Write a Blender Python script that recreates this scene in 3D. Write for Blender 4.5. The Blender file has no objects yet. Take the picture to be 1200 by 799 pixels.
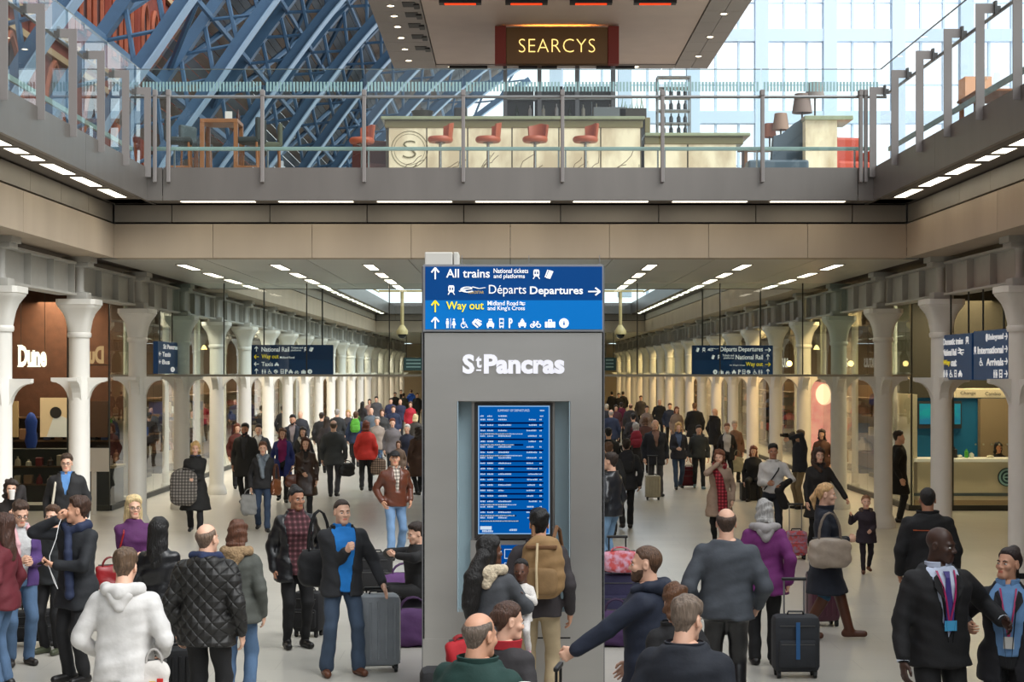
import bpy, bmesh, math, random
import numpy as np
from mathutils import Vector, Matrix, Euler

# ------------------------------------------------------------------ camera
SC = bpy.context.scene
COL = SC.collection
CAMH, FPX, VPX, VPY = 3.05, 2000.0, 598.0, 434.0
cam = bpy.data.cameras.new('camera')
cam.sensor_width = 36.0
cam.lens = 36.0 * FPX / 1200.0
cam.shift_x = (600.0 - VPX) / 1200.0
cam.shift_y = (VPY - 399.5) / 1200.0
cam.clip_start, cam.clip_end = 0.2, 400
camo = bpy.data.objects.new('camera', cam)
camo.location = (0, 0, CAMH)
camo.rotation_euler = (math.pi / 2, 0, 0)
COL.objects.link(camo)
SC.camera = camo

# ------------------------------------------------------------------ world, exposure
W = bpy.data.worlds.new('overcast_sky')
SC.world = W
W.use_nodes = True
wn = W.node_tree.nodes
wn['Background'].inputs['Color'].default_value = (0.90, 0.96, 1.0, 1)
wn['Background'].inputs['Strength'].default_value = 1.6
# broad soft daylight of a bright overcast sky, falling from the right through the glazed roof
sl = bpy.data.lights.new('soft_daylight', 'SUN')
sl.energy = 3.6; sl.angle = math.radians(50); sl.color = (1.0, .99, .97)
slo = bpy.data.objects.new('soft_daylight', sl)
slo.rotation_euler = Vector((-.62, .45, -.75)).to_track_quat('-Z', 'Y').to_euler()
slo.location = (30, -20, 40)
COL.objects.link(slo)
SC.view_settings.view_transform = 'Standard'
SC.view_settings.look = 'None'
SC.view_settings.gamma = 1.0
SC.view_settings.use_curve_mapping = False
SC.view_settings.exposure = 0.0
SC.cycles.transparent_max_bounces = 32
SC.cycles.max_bounces = 8
SC.cycles.sample_clamp_indirect = 6.0

# ------------------------------------------------------------------ materials
_M = {}
def lin(c):
    return tuple((v / 12.92 if v <= 0.04045 else ((v + 0.055) / 1.055) ** 2.4) for v in c)
def mat(name, rgb, rough=0.6, metal=0.0, noise=0.0, nscale=8.0, bump=0.0, bscale=40.0, emit=0.0, spec=0.5,
        stretch=(1, 1, 1), srgb=True, pattern=None, coat=0.0, rgb2=None):
    """procedural principled material; rgb in 0..1 display values"""
    if name in _M:
        return _M[name]
    c = lin(rgb) if srgb else rgb
    m = bpy.data.materials.new(name)
    m.use_nodes = True
    nt = m.node_tree
    b = nt.nodes['Principled BSDF']
    b.inputs['Base Color'].default_value = (*c, 1)
    b.inputs['Roughness'].default_value = rough
    b.inputs['Metallic'].default_value = metal
    b.inputs['Specular IOR Level'].default_value = spec
    b.inputs['Coat Weight'].default_value = coat
    m.diffuse_color = (*c, 1)
    tc = None
    def coords():
        nonlocal tc
        if tc is None:
            t = nt.nodes.new('ShaderNodeTexCoord')
            mp = nt.nodes.new('ShaderNodeMapping')
            mp.inputs['Scale'].default_value = stretch
            nt.links.new(t.outputs['Object'], mp.inputs['Vector'])
            tc = mp.outputs['Vector']
        return tc
    if noise > 0 or rgb2 is not None:
        n = nt.nodes.new('ShaderNodeTexNoise')
        n.inputs['Scale'].default_value = nscale
        n.inputs['Detail'].default_value = 5
        nt.links.new(coords(), n.inputs['Vector'])
        r = nt.nodes.new('ShaderNodeValToRGB')
        if rgb2 is not None:
            c2 = lin(rgb2)
            r.color_ramp.elements[0].position = 0.40
            r.color_ramp.elements[1].position = 0.60
            r.color_ramp.elements[0].color = (*c, 1)
            r.color_ramp.elements[1].color = (*c2, 1)
        else:
            r.color_ramp.elements[0].position = 0.30
            r.color_ramp.elements[1].position = 0.70
            r.color_ramp.elements[0].color = (*[v * (1 - noise) for v in c], 1)
            r.color_ramp.elements[1].color = (*[min(1, v * (1 + noise)) for v in c], 1)
        nt.links.new(n.outputs['Fac'], r.inputs['Fac'])
        nt.links.new(r.outputs['Color'], b.inputs['Base Color'])
    if pattern:
        pattern(nt, b, coords(), c)
    if bump > 0:
        n2 = nt.nodes.new('ShaderNodeTexNoise')
        n2.inputs['Scale'].default_value = bscale
        n2.inputs['Detail'].default_value = 4
        nt.links.new(coords(), n2.inputs['Vector'])
        bp = nt.nodes.new('ShaderNodeBump')
        bp.inputs['Strength'].default_value = bump
        bp.inputs['Distance'].default_value = 0.02
        nt.links.new(n2.outputs['Fac'], bp.inputs['Height'])
        nt.links.new(bp.outputs['Normal'], b.inputs['Normal'])
    if emit > 0:
        b.inputs['Emission Color'].default_value = (*c, 1)
        b.inputs['Emission Strength'].default_value = emit
    _M[name] = m
    return m

def glass_mat(name, tint=(0.93, 0.97, 0.96), refl=1.0, ior=1.45, rough=0.0):
    if name in _M:
        return _M[name]
    m = bpy.data.materials.new(name)
    m.use_nodes = True
    nt = m.node_tree
    nt.nodes.clear()
    o = nt.nodes.new('ShaderNodeOutputMaterial')
    t = nt.nodes.new('ShaderNodeBsdfTransparent')
    t.inputs['Color'].default_value = (*tint, 1)
    g = nt.nodes.new('ShaderNodeBsdfGlossy')
    g.inputs['Roughness'].default_value = rough
    g.inputs['Color'].default_value = (refl, refl, refl, 1)
    f = nt.nodes.new('ShaderNodeFresnel')
    f.inputs['IOR'].default_value = ior
    mx = nt.nodes.new('ShaderNodeMixShader')
    ge = nt.nodes.new('ShaderNodeNewGeometry')
    iv = nt.nodes.new('ShaderNodeMath'); iv.operation = 'SUBTRACT'; iv.inputs[0].default_value = 1.0
    ml = nt.nodes.new('ShaderNodeMath'); ml.operation = 'MULTIPLY'
    nt.links.new(ge.outputs['Backfacing'], iv.inputs[1]); nt.links.new(iv.outputs[0], ml.inputs[0]); nt.links.new(f.outputs[0], ml.inputs[1])
    nt.links.new(ml.outputs[0], mx.inputs[0])
    nt.links.new(t.outputs[0], mx.inputs[1])
    nt.links.new(g.outputs[0], mx.inputs[2])
    nt.links.new(mx.outputs[0], o.inputs['Surface'])
    _M[name] = m
    return m

def emis(name, rgb, strength):
    if name in _M:
        return _M[name]
    m = bpy.data.materials.new(name)
    m.use_nodes = True
    nt = m.node_tree
    nt.nodes.clear()
    o = nt.nodes.new('ShaderNodeOutputMaterial')
    e = nt.nodes.new('ShaderNodeEmission')
    e.inputs['Color'].default_value = (*lin(rgb), 1)
    e.inputs['Strength'].default_value = strength
    nt.links.new(e.outputs[0], o.inputs['Surface'])
    _M[name] = m
    return m

# ------------------------------------------------------------------ mesh building
class MB:
    def __init__(self):
        self.v, self.f, self.m = [], [], []
        self.mi = 0
    def add(self, vs, fs):
        o = len(self.v)
        self.v += [tuple(p) for p in vs]
        self.f += [tuple(i + o for i in f) for f in fs]
        self.m += [self.mi] * len(fs)
        return self
    def box(self, x0, x1, y0, y1, z0, z1, ch=0.0):
        if x0 > x1: x0, x1 = x1, x0
        if y0 > y1: y0, y1 = y1, y0
        if z0 > z1: z0, z1 = z1, z0
        if ch <= 0:
            v = [(x, y, z) for z in (z0, z1) for y in (y0, y1) for x in (x0, x1)]
            return self.add(v, [(0, 2, 3, 1), (4, 5, 7, 6), (0, 1, 5, 4), (2, 6, 7, 3), (0, 4, 6, 2), (1, 3, 7, 5)])
        ch = min(ch, (x1 - x0) / 2.1, (y1 - y0) / 2.1, (z1 - z0) / 2.1)
        bm = bmesh.new()
        bmesh.ops.create_cube(bm, size=1)
        for q in bm.verts:
            q.co = Vector((x0 + (q.co.x + .5) * (x1 - x0), y0 + (q.co.y + .5) * (y1 - y0), z0 + (q.co.z + .5) * (z1 - z0)))
        bmesh.ops.bevel(bm, geom=bm.edges[:], offset=ch, segments=2, affect='EDGES', profile=0.5)
        bm.verts.index_update()
        self.add([q.co[:] for q in bm.verts], [[w.index for w in f.verts] for f in bm.faces])
        bm.free()
        return self
    def tube(self, pts, r, n=10, cap=True):
        """tube along a polyline; r a number or a list"""
        P = [Vector(p) for p in pts]
        rs = r if isinstance(r, (list, tuple)) else [r] * len(P)
        rings = []
        up = None
        for i, p in enumerate(P):
            d = (P[min(i + 1, len(P) - 1)] - P[max(i - 1, 0)])
            if d.length < 1e-9: d = Vector((0, 0, 1))
            d.normalize()
            if up is None:
                up = Vector((0, 0, 1)) if abs(d.z) < 0.9 else Vector((1, 0, 0))
            a = d.cross(up)
            if a.length < 1e-6:
                up = Vector((1, 0, 0)); a = d.cross(up)
            a.normalize()
            b = a.cross(d); b.normalize()
            up = b
            rings.append([p + (a * math.cos(t) + b * math.sin(t)) * rs[i] for t in [2 * math.pi * k / n for k in range(n)]])
        vs = [q for ring in rings for q in ring]
        fs = []
        for i in range(len(P) - 1):
            for k in range(n):
                fs.append((i * n + k, i * n + (k + 1) % n, (i + 1) * n + (k + 1) % n, (i + 1) * n + k))
        if cap:
            fs.append(tuple(range(n))[::-1])
            fs.append(tuple((len(P) - 1) * n + k for k in range(n)))
        return self.add(vs, fs)
    def lathe(self, prof, n=24, c=(0, 0, 0), sq=None, cap=True):
        """prof [(r,z)] about the vertical through c; sq(z) squareness exponent"""
        vs, fs = [], []
        for r, z in prof:
            e = 2.0 if sq is None else sq(z)
            for k in range(n):
                t = 2 * math.pi * (k + .5) / n
                ct, st = math.cos(t), math.sin(t)
                w = (abs(ct) ** e + abs(st) ** e) ** (-1.0 / e)
                vs.append((c[0] + r * w * ct, c[1] + r * w * st, c[2] + z))
        for i in range(len(prof) - 1):
            for k in range(n):
                fs.append((i * n + k, i * n + (k + 1) % n, (i + 1) * n + (k + 1) % n, (i + 1) * n + k))
        if cap:
            fs.append(tuple(range(n))[::-1])
            fs.append(tuple((len(prof) - 1) * n + k for k in range(n)))
        return self.add(vs, fs)
    def prism(self, poly, axis, a, b):
        """extrude 2D poly along axis ('x','y','z') from a to b"""
        def P(u, v, w):
            return {'x': (w, u, v), 'y': (u, w, v), 'z': (u, v, w)}[axis]
        n = len(poly)
        vs = [P(u, v, a) for u, v in poly] + [P(u, v, b) for u, v in poly]
        fs = [tuple(range(n))[::-1], tuple(range(n, 2 * n))]
        fs += [(i, (i + 1) % n, n + (i + 1) % n, n + i) for i in range(n)]
        return self.add(vs, fs)
    def ball(self, c, r, nu=12, nv=8):
        rx, ry, rz = r if isinstance(r, (tuple, list)) else (r, r, r)
        vs, fs = [], []
        for j in range(nv + 1):
            ph = -math.pi / 2 + math.pi * j / nv
            for i in range(nu):
                t = 2 * math.pi * i / nu
                vs.append((c[0] + rx * math.cos(ph) * math.cos(t), c[1] + ry * math.cos(ph) * math.sin(t), c[2] + rz * math.sin(ph)))
        for j in range(nv):
            for i in range(nu):
                fs.append((j * nu + i, j * nu + (i + 1) % nu, (j + 1) * nu + (i + 1) % nu, (j + 1) * nu + i))
        return self.add(vs, fs)
    def mesh(self, name, mats, smooth=False):
        me = bpy.data.meshes.new(name)
        me.from_pydata(self.v, [], self.f)
        for m in (mats if isinstance(mats, (list, tuple)) else [mats]):
            me.materials.append(m)
        if any(self.m):
            me.polygons.foreach_set('material_index', self.m)
        fix_normals(me)
        if smooth:
            shade(me)
        me.update()
        return me
    def build(self, name, mats, parent=None, smooth=False, loc=None):
        return link(name, self.mesh(name, mats, smooth), parent, loc)

def fix_normals(me):
    bm = bmesh.new(); bm.from_mesh(me)
    bmesh.ops.remove_doubles(bm, verts=bm.verts, dist=1e-6)
    bmesh.ops.recalc_face_normals(bm, faces=bm.faces)
    bm.to_mesh(me); bm.free()

def shade(me, angle=40):
    me.polygons.foreach_set('use_smooth', [True] * len(me.polygons))
    try:
        me.set_sharp_from_angle(angle=math.radians(angle))
    except Exception:
        pass

def link(name, me, parent=None, loc=None, rot=None):
    o = bpy.data.objects.new(name, me)
    COL.objects.link(o)
    if parent is not None:
        o.parent = parent
    if loc is not None: o.location = loc
    if rot is not None: o.rotation_euler = rot
    return o

def tag(o, label, cat, group=None):
    o['label'] = label; o['category'] = cat
    if group: o['group'] = group
    return o
def thing(name, label, cat, loc=(0, 0, 0), rz=0.0, group=None):
    o = bpy.data.objects.new(name, None)
    o.empty_display_size = 0.1
    COL.objects.link(o)
    o.location = loc; o.rotation_euler = (0, 0, rz)
    return tag(o, label, cat, group)
def struct(o, label):
    o['kind'] = 'structure'; o['label'] = label
    return o
def sempty(name, label, loc=(0, 0, 0)):
    o = bpy.data.objects.new(name, None); o.empty_display_size = 0.1
    COL.objects.link(o); o.location = loc
    return struct(o, label)
def copy_tree(o, parent=None, label=None, group=None):
    c = o.copy(); COL.objects.link(c); c.parent = parent
    if label: c['label'] = label
    if group: c['group'] = group
    for ch in KIDS.get(o.name, list(o.children)):
        copy_tree(ch, c)
    return c
KIDS = {}

ORD = 'nearest second third fourth fifth sixth seventh eighth ninth tenth eleventh twelfth thirteenth fourteenth fifteenth sixteenth seventeenth eighteenth nineteenth twentieth twenty-first twenty-second twenty-third twenty-fourth'.split()
def px(x, y, d):
    """a point of the place from where it shows in the photograph and its distance"""
    return Vector(((x - VPX) * d / FPX, d, CAMH + (VPY - y) * d / FPX))
def pX(x, d): return (x - VPX) * d / FPX
def pZ(y, d): return CAMH + (VPY - y) * d / FPX

# ------------------------------------------------------------------ lettering
_TC = {}
def text_mesh(s, bold=0.0, res=3, shear=0.0, spacing=1.0, mat_=None):
    k = (s, bold, res, shear, spacing, mat_.name)
    if k in _TC: return _TC[k]
    cu = bpy.data.curves.new('lettering', 'FONT')
    cu.body = s; cu.size = 1.0; cu.offset = bold; cu.resolution_u = res
    cu.shear = shear; cu.space_character = spacing
    cu.extrude = 0.02
    o = bpy.data.objects.new('lettering', cu)
    COL.objects.link(o)
    dg = bpy.context.evaluated_depsgraph_get()
    me = bpy.data.meshes.new_from_object(o.evaluated_get(dg))
    bpy.data.objects.remove(o)
    me.materials.clear(); me.materials.append(mat_)
    xs = [v.co.x for v in me.vertices] or [0]
    ys = [v.co.y for v in me.vertices] or [0]
    _TC[k] = (me, min(xs), max(xs), min(ys), max(ys))
    return _TC[k]
def text(s, parent, m, x0, z0, w=None, h=None, y=0.0, bold=0.0, name='lettering', rot=(math.pi / 2, 0, 0), place=None, shear=0, spacing=1.0, depth=0.1):
    """lettering in the local XZ plane facing -Y: left x0, baseline bottom z0, fitted to width w and cap height h"""
    me, a, b, c, d = text_mesh(s, bold, 3, shear, spacing, m)
    sy = h / (d - c) if h else None
    sx = w / (b - a) if w else sy
    if sy is None: sy = sx
    o = link(name, me, parent)
    o.rotation_euler = rot
    o.scale = (sx, sy, min(sx, sy) * depth * 10)
    o.location = (x0 - a * sx, y, z0 - c * sy)
    return o

# ================================================================== SETTING
XB, XF, YR, YF = 6.69, 5.98, 28.8, 28.1          # beam face, fascia face, rear beam, rear fascia
ZS, ZBT, ZST, ZD = 4.95, 5.52, 5.87, 6.39          # soffit, beam top, strip top, deck
V2A, V2B, YEND, YBACK = 40.0, 85.0, 122.0, -14.0
COLX, COL0, BAY, NCOL = 7.24, 24.2, 4.47, 22
SHX, SHY = 8.7, 37.1                                # shop glass line

def floor_pat(nt, b, co, c):
    br = nt.nodes.new('ShaderNodeTexBrick')
    br.offset = 0.5
    br.inputs['Scale'].default_value = 1.0
    br.inputs['Brick Width'].default_value = 1.2
    br.inputs['Row Height'].default_value = 0.6
    br.inputs['Mortar Size'].default_value = 0.004
    br.inputs['Mortar Smooth'].default_value = 0.3
    br.inputs['Color1'].default_value = (*[v * 1.03 for v in c], 1)
    br.inputs['Color2'].default_value = (*[v * .95 for v in c], 1)
    br.inputs['Mortar'].default_value = (*[v * .72 for v in c], 1)
    nt.links.new(co, br.inputs['Vector'])
    n = nt.nodes.new('ShaderNodeTexNoise'); n.inputs['Scale'].default_value = 1.3; n.inputs['Detail'].default_value = 6
    nt.links.new(co, n.inputs['Vector'])
    mx = nt.nodes.new('ShaderNodeMixRGB'); mx.blend_type = 'MULTIPLY'; mx.inputs['Fac'].default_value = .16
    nt.links.new(br.outputs['Color'], mx.inputs[1]); nt.links.new(n.outputs['Fac'], mx.inputs[2])
    nt.links.new(mx.outputs[0], b.inputs['Base Color'])
    mr = nt.nodes.new('ShaderNodeMapRange'); mr.inputs[3].default_value = .27; mr.inputs[4].default_value = .31
    nt.links.new(n.outputs['Fac'], mr.inputs[0]); nt.links.new(mr.outputs[0], b.inputs['Roughness'])

M_floor = mat('polished_stone_floor', (.76, .745, .71), .3, pattern=floor_pat)
M_conc = mat('cast_concrete', (.645, .585, .51), .75, noise=.10, nscale=.9, bump=.05, bscale=30, stretch=(1, 1, .25))
M_strip = mat('grey_cladding', (.50, .47, .43), .5, noise=.04, nscale=2)
M_steel = mat('brushed_steel', (.48, .46, .44), .38, metal=.6, noise=.06, nscale=3, stretch=(1, 1, .2))
M_plate = mat('grey_painted_plate', (.50, .48, .47), .5)
M_rail = mat('satin_rail', (.55, .55, .55), .35, metal=.8)
M_dark = mat('dark_gap', (.10, .095, .09), .8)
M_soff = mat('soffit_board', (.42, .39, .36), .7)
M_ceil = mat('ceiling_metal_panel', (.66, .65, .62), .35, metal=.25, noise=.03, nscale=1)
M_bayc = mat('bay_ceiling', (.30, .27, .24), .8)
M_iron = mat('painted_cast_iron', (.86, .85, .82), .45, noise=.03, nscale=3)
M_gird = mat('painted_girder', (.68, .67, .64), .5, noise=.05, nscale=4)
M_glass = glass_mat('clear_glass')
M_sglass = glass_mat('shop_glass', (.86, .90, .88))
M_gglass = glass_mat('green_edge_glass', (.88, .94, .93), 1.0, 1.6)
M_lamp = emis('fluorescent_diffuser', (1.0, .96, .86), 5.5)
M_frame = mat('lamp_frame', (.55, .53, .5), .5)

struct(MB().box(-17, 17, YBACK, YEND + 2, -.2, 0).build('floor', M_floor), 'polished pale grey stone floor of the arcade')
struct(MB().box(-17, 17, YBACK - .3, YBACK, 0, ZD).build('wall_back_blocker', M_strip), 'plain grey wall added unseen behind the viewer so light comes from above')  # added wall, stops light coming in level from behind
struct(MB().box(-17, 17, YEND, YEND + .3, 0, ZS).build('wall_far', mat('far_wall', (.72, .66, .55), .7)), 'pale wall at the far end of the arcade')
for s, n in ((-1, 'left'), (1, 'right')):
    struct(MB().box(s * 15.2, s * 15.5, YBACK, YEND, 0, 5.2).build('wall_' + n, mat('bay_wall', (.42, .33, .26), .8, noise=.1, nscale=2)),
           'brown masonry wall at the back of the %s side bays' % n)
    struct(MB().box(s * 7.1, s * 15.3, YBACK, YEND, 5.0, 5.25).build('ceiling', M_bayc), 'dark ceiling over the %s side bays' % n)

def panels(parent, pcs, m, name):
    for b in pcs:
        MB().box(*b).build(name, m, parent)

# --- ceilings of metal panels beyond each void
for (a, b, which) in ((29.2, V2A, 'between the two light wells'), (V2B + .4, YEND, 'past the far light well')):
    e = sempty('ceiling', 'grey metal panel ceiling with strip lights, ' + which)
    MB().box(-7.1, 7.1, a, b, ZS + .06, ZS + .2).build('backing', M_dark, e)
    nx, ny = 8, max(2, int((b - a) / 2.8))
    for i in range(nx):
        for j in range(ny):
            x0 = -7.0 + 14.0 * i / nx; x1 = -7.0 + 14.0 * (i + 1) / nx
            y0 = a + (b - a) * j / ny; y1 = a + (b - a) * (j + 1) / ny
            MB().box(x0 + .006, x1 - .006, y0 + .006, y1 - .006, ZS, ZS + .06).build('ceiling_panel', M_ceil, e)

# --- the two light wells: concrete beams, cladding strips, steel fascias, soffits, decks
def well(ya, yb, rear, seg, tagname):
    for s, side in ((-1, 'left'), (1, 'right')):
        e = sempty('concrete_beam', 'long concrete edge beam on the %s of the %s light well' % (side, tagname))
        n = max(1, round((yb - ya) / seg))
        for i in range(n):
            a = ya + (yb - ya) * i / n; b = ya + (yb - ya) * (i + 1) / n
            MB().box(s * XB, s * 7.3, a + .006, b - .006, ZS, ZBT).build('beam_segment', M_conc, e)
        e2 = sempty('cladding_strip', 'grey clad recess strip above the %s concrete beam of the %s light well' % (side, tagname))
        MB().box(s * (XB + .12), s * 7.3, ya, yb, ZBT - .02, ZST).build('backing', M_dark, e2)
        n = max(1, round((yb - ya) / 1.63))
        for i in range(n):
            a = ya + (yb - ya) * i / n; b = ya + (yb - ya) * (i + 1) / n
            MB().box(s * (XB + .02), s * (XB + .12), a + .005, b - .005, ZBT + .035, ZST - .03).build('cladding_panel', M_strip, e2)
        o = MB().box(s * (XF + .01), s * 7.3, ya, yb, ZST, ZST + .06).build('soffit', M_soff)
        struct(o, 'brown soffit with recessed lights under the %s balcony of the %s light well' % (side, tagname))
        e3 = sempty('steel_fascia', 'brushed steel balcony fascia along the %s of the %s light well' % (side, tagname))
        n = max(1, round((yb - ya) / 4.9))
        for i in range(n):
            a = ya + (yb - ya) * i / n; b = ya + (yb - ya) * (i + 1) / n
            MB().box(s * XF, s * (XF + .06), a + .004, b - .004, ZST - .02, ZD).build('fascia_panel', M_steel, e3)
        struct(MB().box(s * (XF + .06), s * 16, ya, yb, ZST + .06, ZD - .02).build('upper_floor', M_soff), 'upper floor deck on the %s side of the %s light well' % (side, tagname))
    e = sempty('concrete_beam', 'concrete beam crossing the arcade at the end of the %s light well' % tagname)
    n = 8
    for i in range(n):
        a = -XB + 2 * XB * i / n; b = -XB + 2 * XB * (i + 1) / n
        MB().box(a + .004 * (i > 0), b - .004, rear, rear + .4, ZS, ZBT).build('beam_segment', M_conc, e)
    e2 = sempty('cladding_strip', 'grey clad recess strip above the cross beam of the %s light well' % tagname)
    MB().box(-XB, XB, rear + .1, rear + .4, ZBT - .02, ZST).build('backing', M_dark, e2)
    xs = [-XB] + [pX(x, YR) for x in (201, 316, 430, 543.5, 657, 772, 886, 999)] + [XB]
    for a, b in zip(xs, xs[1:]):
        MB().box(a + .008, b - .008, rear + .02, rear + .1, ZBT + .035, ZST - .03).build('cladding_panel', M_strip, e2)
    struct(MB().box(-XB, XB, rear - .69, rear + .4, ZST, ZST + .06).build('soffit', M_soff), 'brown soffit under the cross balcony of the %s light well' % tagname)
    e3 = sempty('steel_fascia', 'brushed steel balcony fascia across the end of the %s light well' % tagname)
    for a, b in ((-XF, -5.73), (-5.715, 5.715), (5.73, XF)):
        MB().box(a, b, rear - .7, rear - .64, ZST - .02, ZD).build('fascia_panel', M_steel, e3)
well(YBACK, YR, YR, 5.3, 'near')
well(V2A, V2B, V2B, 5.0, 'far')
struct(MB().box(-16, 16, YF + .06, V2A, ZST + .06, ZD - .02).build('upper_floor', mat('deck_stone', (.72, .69, .64), .4)), 'upper floor deck carrying the champagne bar')
struct(MB().box(-16, 16, V2B - .64, YEND + 2, ZST + .06, ZD - .02).build('upper_floor', M_soff), 'upper floor deck past the far light well')
struct(MB().box(-7.3, 7.3, V2A - .3, V2A, ZS, ZST + .06).build('concrete_beam', M_conc), 'concrete beam on the near edge of the far light well')

# --- recessed lights
def light_proto(L, Wd, label, group):
    t = thing('recessed_light', label, 'light', (0, 0, 0), 0, group)
    fr = MB()
    for a in ((-Wd / 2 - .02, -Wd / 2, -L / 2 - .02, L / 2 + .02), (Wd / 2, Wd / 2 + .02, -L / 2 - .02, L / 2 + .02),
              (-Wd / 2, Wd / 2, -L / 2 - .02, -L / 2), (-Wd / 2, Wd / 2, L / 2, L / 2 + .02)):
        fr.box(*a, -.012, 0)
    fr.build('frame', M_frame, t)
    MB().box(-Wd / 2, Wd / 2, -L / 2, L / 2, -.008, 0).build('diffuser', M_lamp, t)
    return t
_lp = {}
def put_light(x, y, z, L, Wd, label, group, rz=0):
    k = (round(L, 2), Wd)
    if k not in _lp:
        o = _lp[k] = light_proto(L, Wd, label, group)
    else:
        o = copy_tree(_lp[k], None, label, group)
    o.location = (x, y, z); o.rotation_euler = (0, 0, rz)
for X in (-5.9, -4.22, -2.55, 2.55, 4.25, 5.9):
    for a, b in ((30.4, 32.3), (33.0, 34.9), (35.7, 37.0), (37.9, 39.7)):
        put_light(X, (a + b) / 2, ZS, 1.55, .17, 'white strip light in the panel ceiling, %s of the %s row from the left' % (ORD[(30.4, 33.0, 35.7, 37.9).index(a)], ORD[(-5.9, -4.22, -2.55, 2.55, 4.25, 5.9).index(X)].replace('nearest', 'first')), 'strip lights in the panel ceiling')
for X in (-4.2, 0, 4.2):
    for k in range(9):
        put_light(X, 87.5 + 3.6 * k, ZS, 1.85, .17, 'far strip light past the far light well, %s of the %s row' % (ORD[k], {-4.2: 'left', 0: 'middle', 4.2: 'right'}[X]), 'strip lights in the far ceiling')
for s, side in ((-1, 'left'), (1, 'right')):
    for i_, (y, L) in enumerate(((27.1, 1.25), (25.45, 1.25), (23.85, 1.25), (22.6, .55), (21.85, .55), (20.9, .9), (19.3, 1.25), (17.6, 1.25), (15.9, 1.25), (14.2, 1.25))):
        put_light(s * 6.32, y, ZST, L, .19, 'bright soffit light under the %s balcony, %s from the far corner' % (side, ORD[i_].replace('nearest', 'first')), 'soffit lights under the %s balcony' % side)
    for k in range(22):
        put_light(s * 6.32, 41.6 + 2.0 * k, ZST, 1.25, .19, 'small %s soffit light on the %s of the far light well' % (ORD[k], side), 'soffit lights of the far light well')
for x0, x1 in ((209, 297), (325, 412), (441, 529), (557, 645), (673, 760), (790, 877), (905, 993)):
    put_light(pX((x0 + x1) / 2, YF), 28.32, ZST - .012, 1.24, .2, 'thin bright light under the cross balcony fascia, %s from the left' % ORD[int((x0 - 209) / 115)].replace('nearest', 'first'), 'soffit lights under the cross balcony', math.pi / 2)

# --- columns
def column():
    t = thing('cast_iron_column', '', 'column')
    MB().lathe([(.25, 0), (.25, .10), (.23, .14), (.20, .22), (.178, .26), (.17, 3.62)], 20).build('shaft', M_iron, t, True)
    MB().lathe([(.19, 3.60), (.20, 3.63), (.20, 3.67), (.185, 3.69)], 20).build('ring', M_iron, t, True)
    def sq(z): return 2.0 + max(0, min(1, (z - 3.69) / .3)) * 6
    MB().lathe([(.185, 3.69), (.188, 3.80), (.20, 3.90), (.232, 4.0), (.285, 4.08), (.315, 4.12), (.318, 4.14), (.335, 4.15), (.335, 4.24)], 32, sq=sq).build('capital', M_iron, t, True)
    pr = [(.14, 2.50)] + [(.16 + .28 * (1 - math.cos(u)) , 2.50 + .36 * math.sin(u)) for u in [math.pi / 2 * k / 6 for k in range(1, 7)]] + [(.46, 2.875), (.46, 2.93), (.1, 2.93)]
    for k in range(4):
        m = MB().prism(pr, 'y', -.075, .075)
        c, s_ = round(math.cos(k * math.pi / 2)), round(math.sin(k * math.pi / 2))
        m.v = [(x * c - y * s_, x * s_ + y * c, z) for x, y, z in m.v]
        m.build('bracket', M_iron, t)
    st = MB().box(-.17, .17, -.17, .17, 4.24, 4.36, .02)
    st.lathe([(.095, 4.36), (.08, 4.40), (.075, 4.44), (.075, 4.74), (.095, 4.78)], 14).box(-.2, .2, -.2, .2, 4.78, 4.86, .01).box(-.24, .24, -.24, .24, 4.86, 4.949)
    st.build('bearing_stub', M_gird, t, True)
    return t
def girder():
    t = thing('steel_girder', '', 'girder')
    L = BAY - .56
    MB().box(-.015, .015, -L / 2, L / 2, 4.32, 4.84).build('web', M_gird, t)
    for z in (4.30, 4.82):
        MB().box(-.15, .15, -L / 2, L / 2, z, z + .035).build('flange', M_gird, t)
    for k in range(4):
        y = -L / 2 + .02 + (L - .04) * k / 3
        MB().box(-.12, .12, y - .02, y + .02, 4.335, 4.82).build('stiffener', M_gird, t)
    return t
cproto, gproto = column(), girder()
first = True
for s, side in ((-1, 'left'), (1, 'right')):
    for k in range(-1, NCOL - 1):
        y = COL0 + BAY * k
        if k <= 0: lb = 'nearest cast-iron column at the %s edge of the picture' % side
        elif k == 1: lb = 'second nearest cast-iron column of the %s row, under the beam corner' % side
        elif k == 2: lb = 'third cast-iron column of the %s row, just inside the low ceiling' % side
        elif k == 3: lb = 'fourth cast-iron column of the %s row, at the glass screen' % side
        else: lb = '%s cast-iron column of the receding %s row, past the glass screen' % (ORD[k], side)
        if k == -1: lb = 'cast-iron column of the %s row nearer than the picture edge' % side
        o = cproto if first else copy_tree(cproto)
        o.location = (s * COLX, y, 0); o['label'] = lb; o['group'] = 'cast-iron columns of the %s row' % side
        g = gproto if first else copy_tree(gproto)
        g.location = (s * (COLX + .12), y + BAY / 2, 0); g['label'] = 'pale grey steel girder over the %s bay of the %s column row' % (ORD[k + 1], side)
        g['group'] = 'girders of the %s row' % side
        first = False

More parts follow.
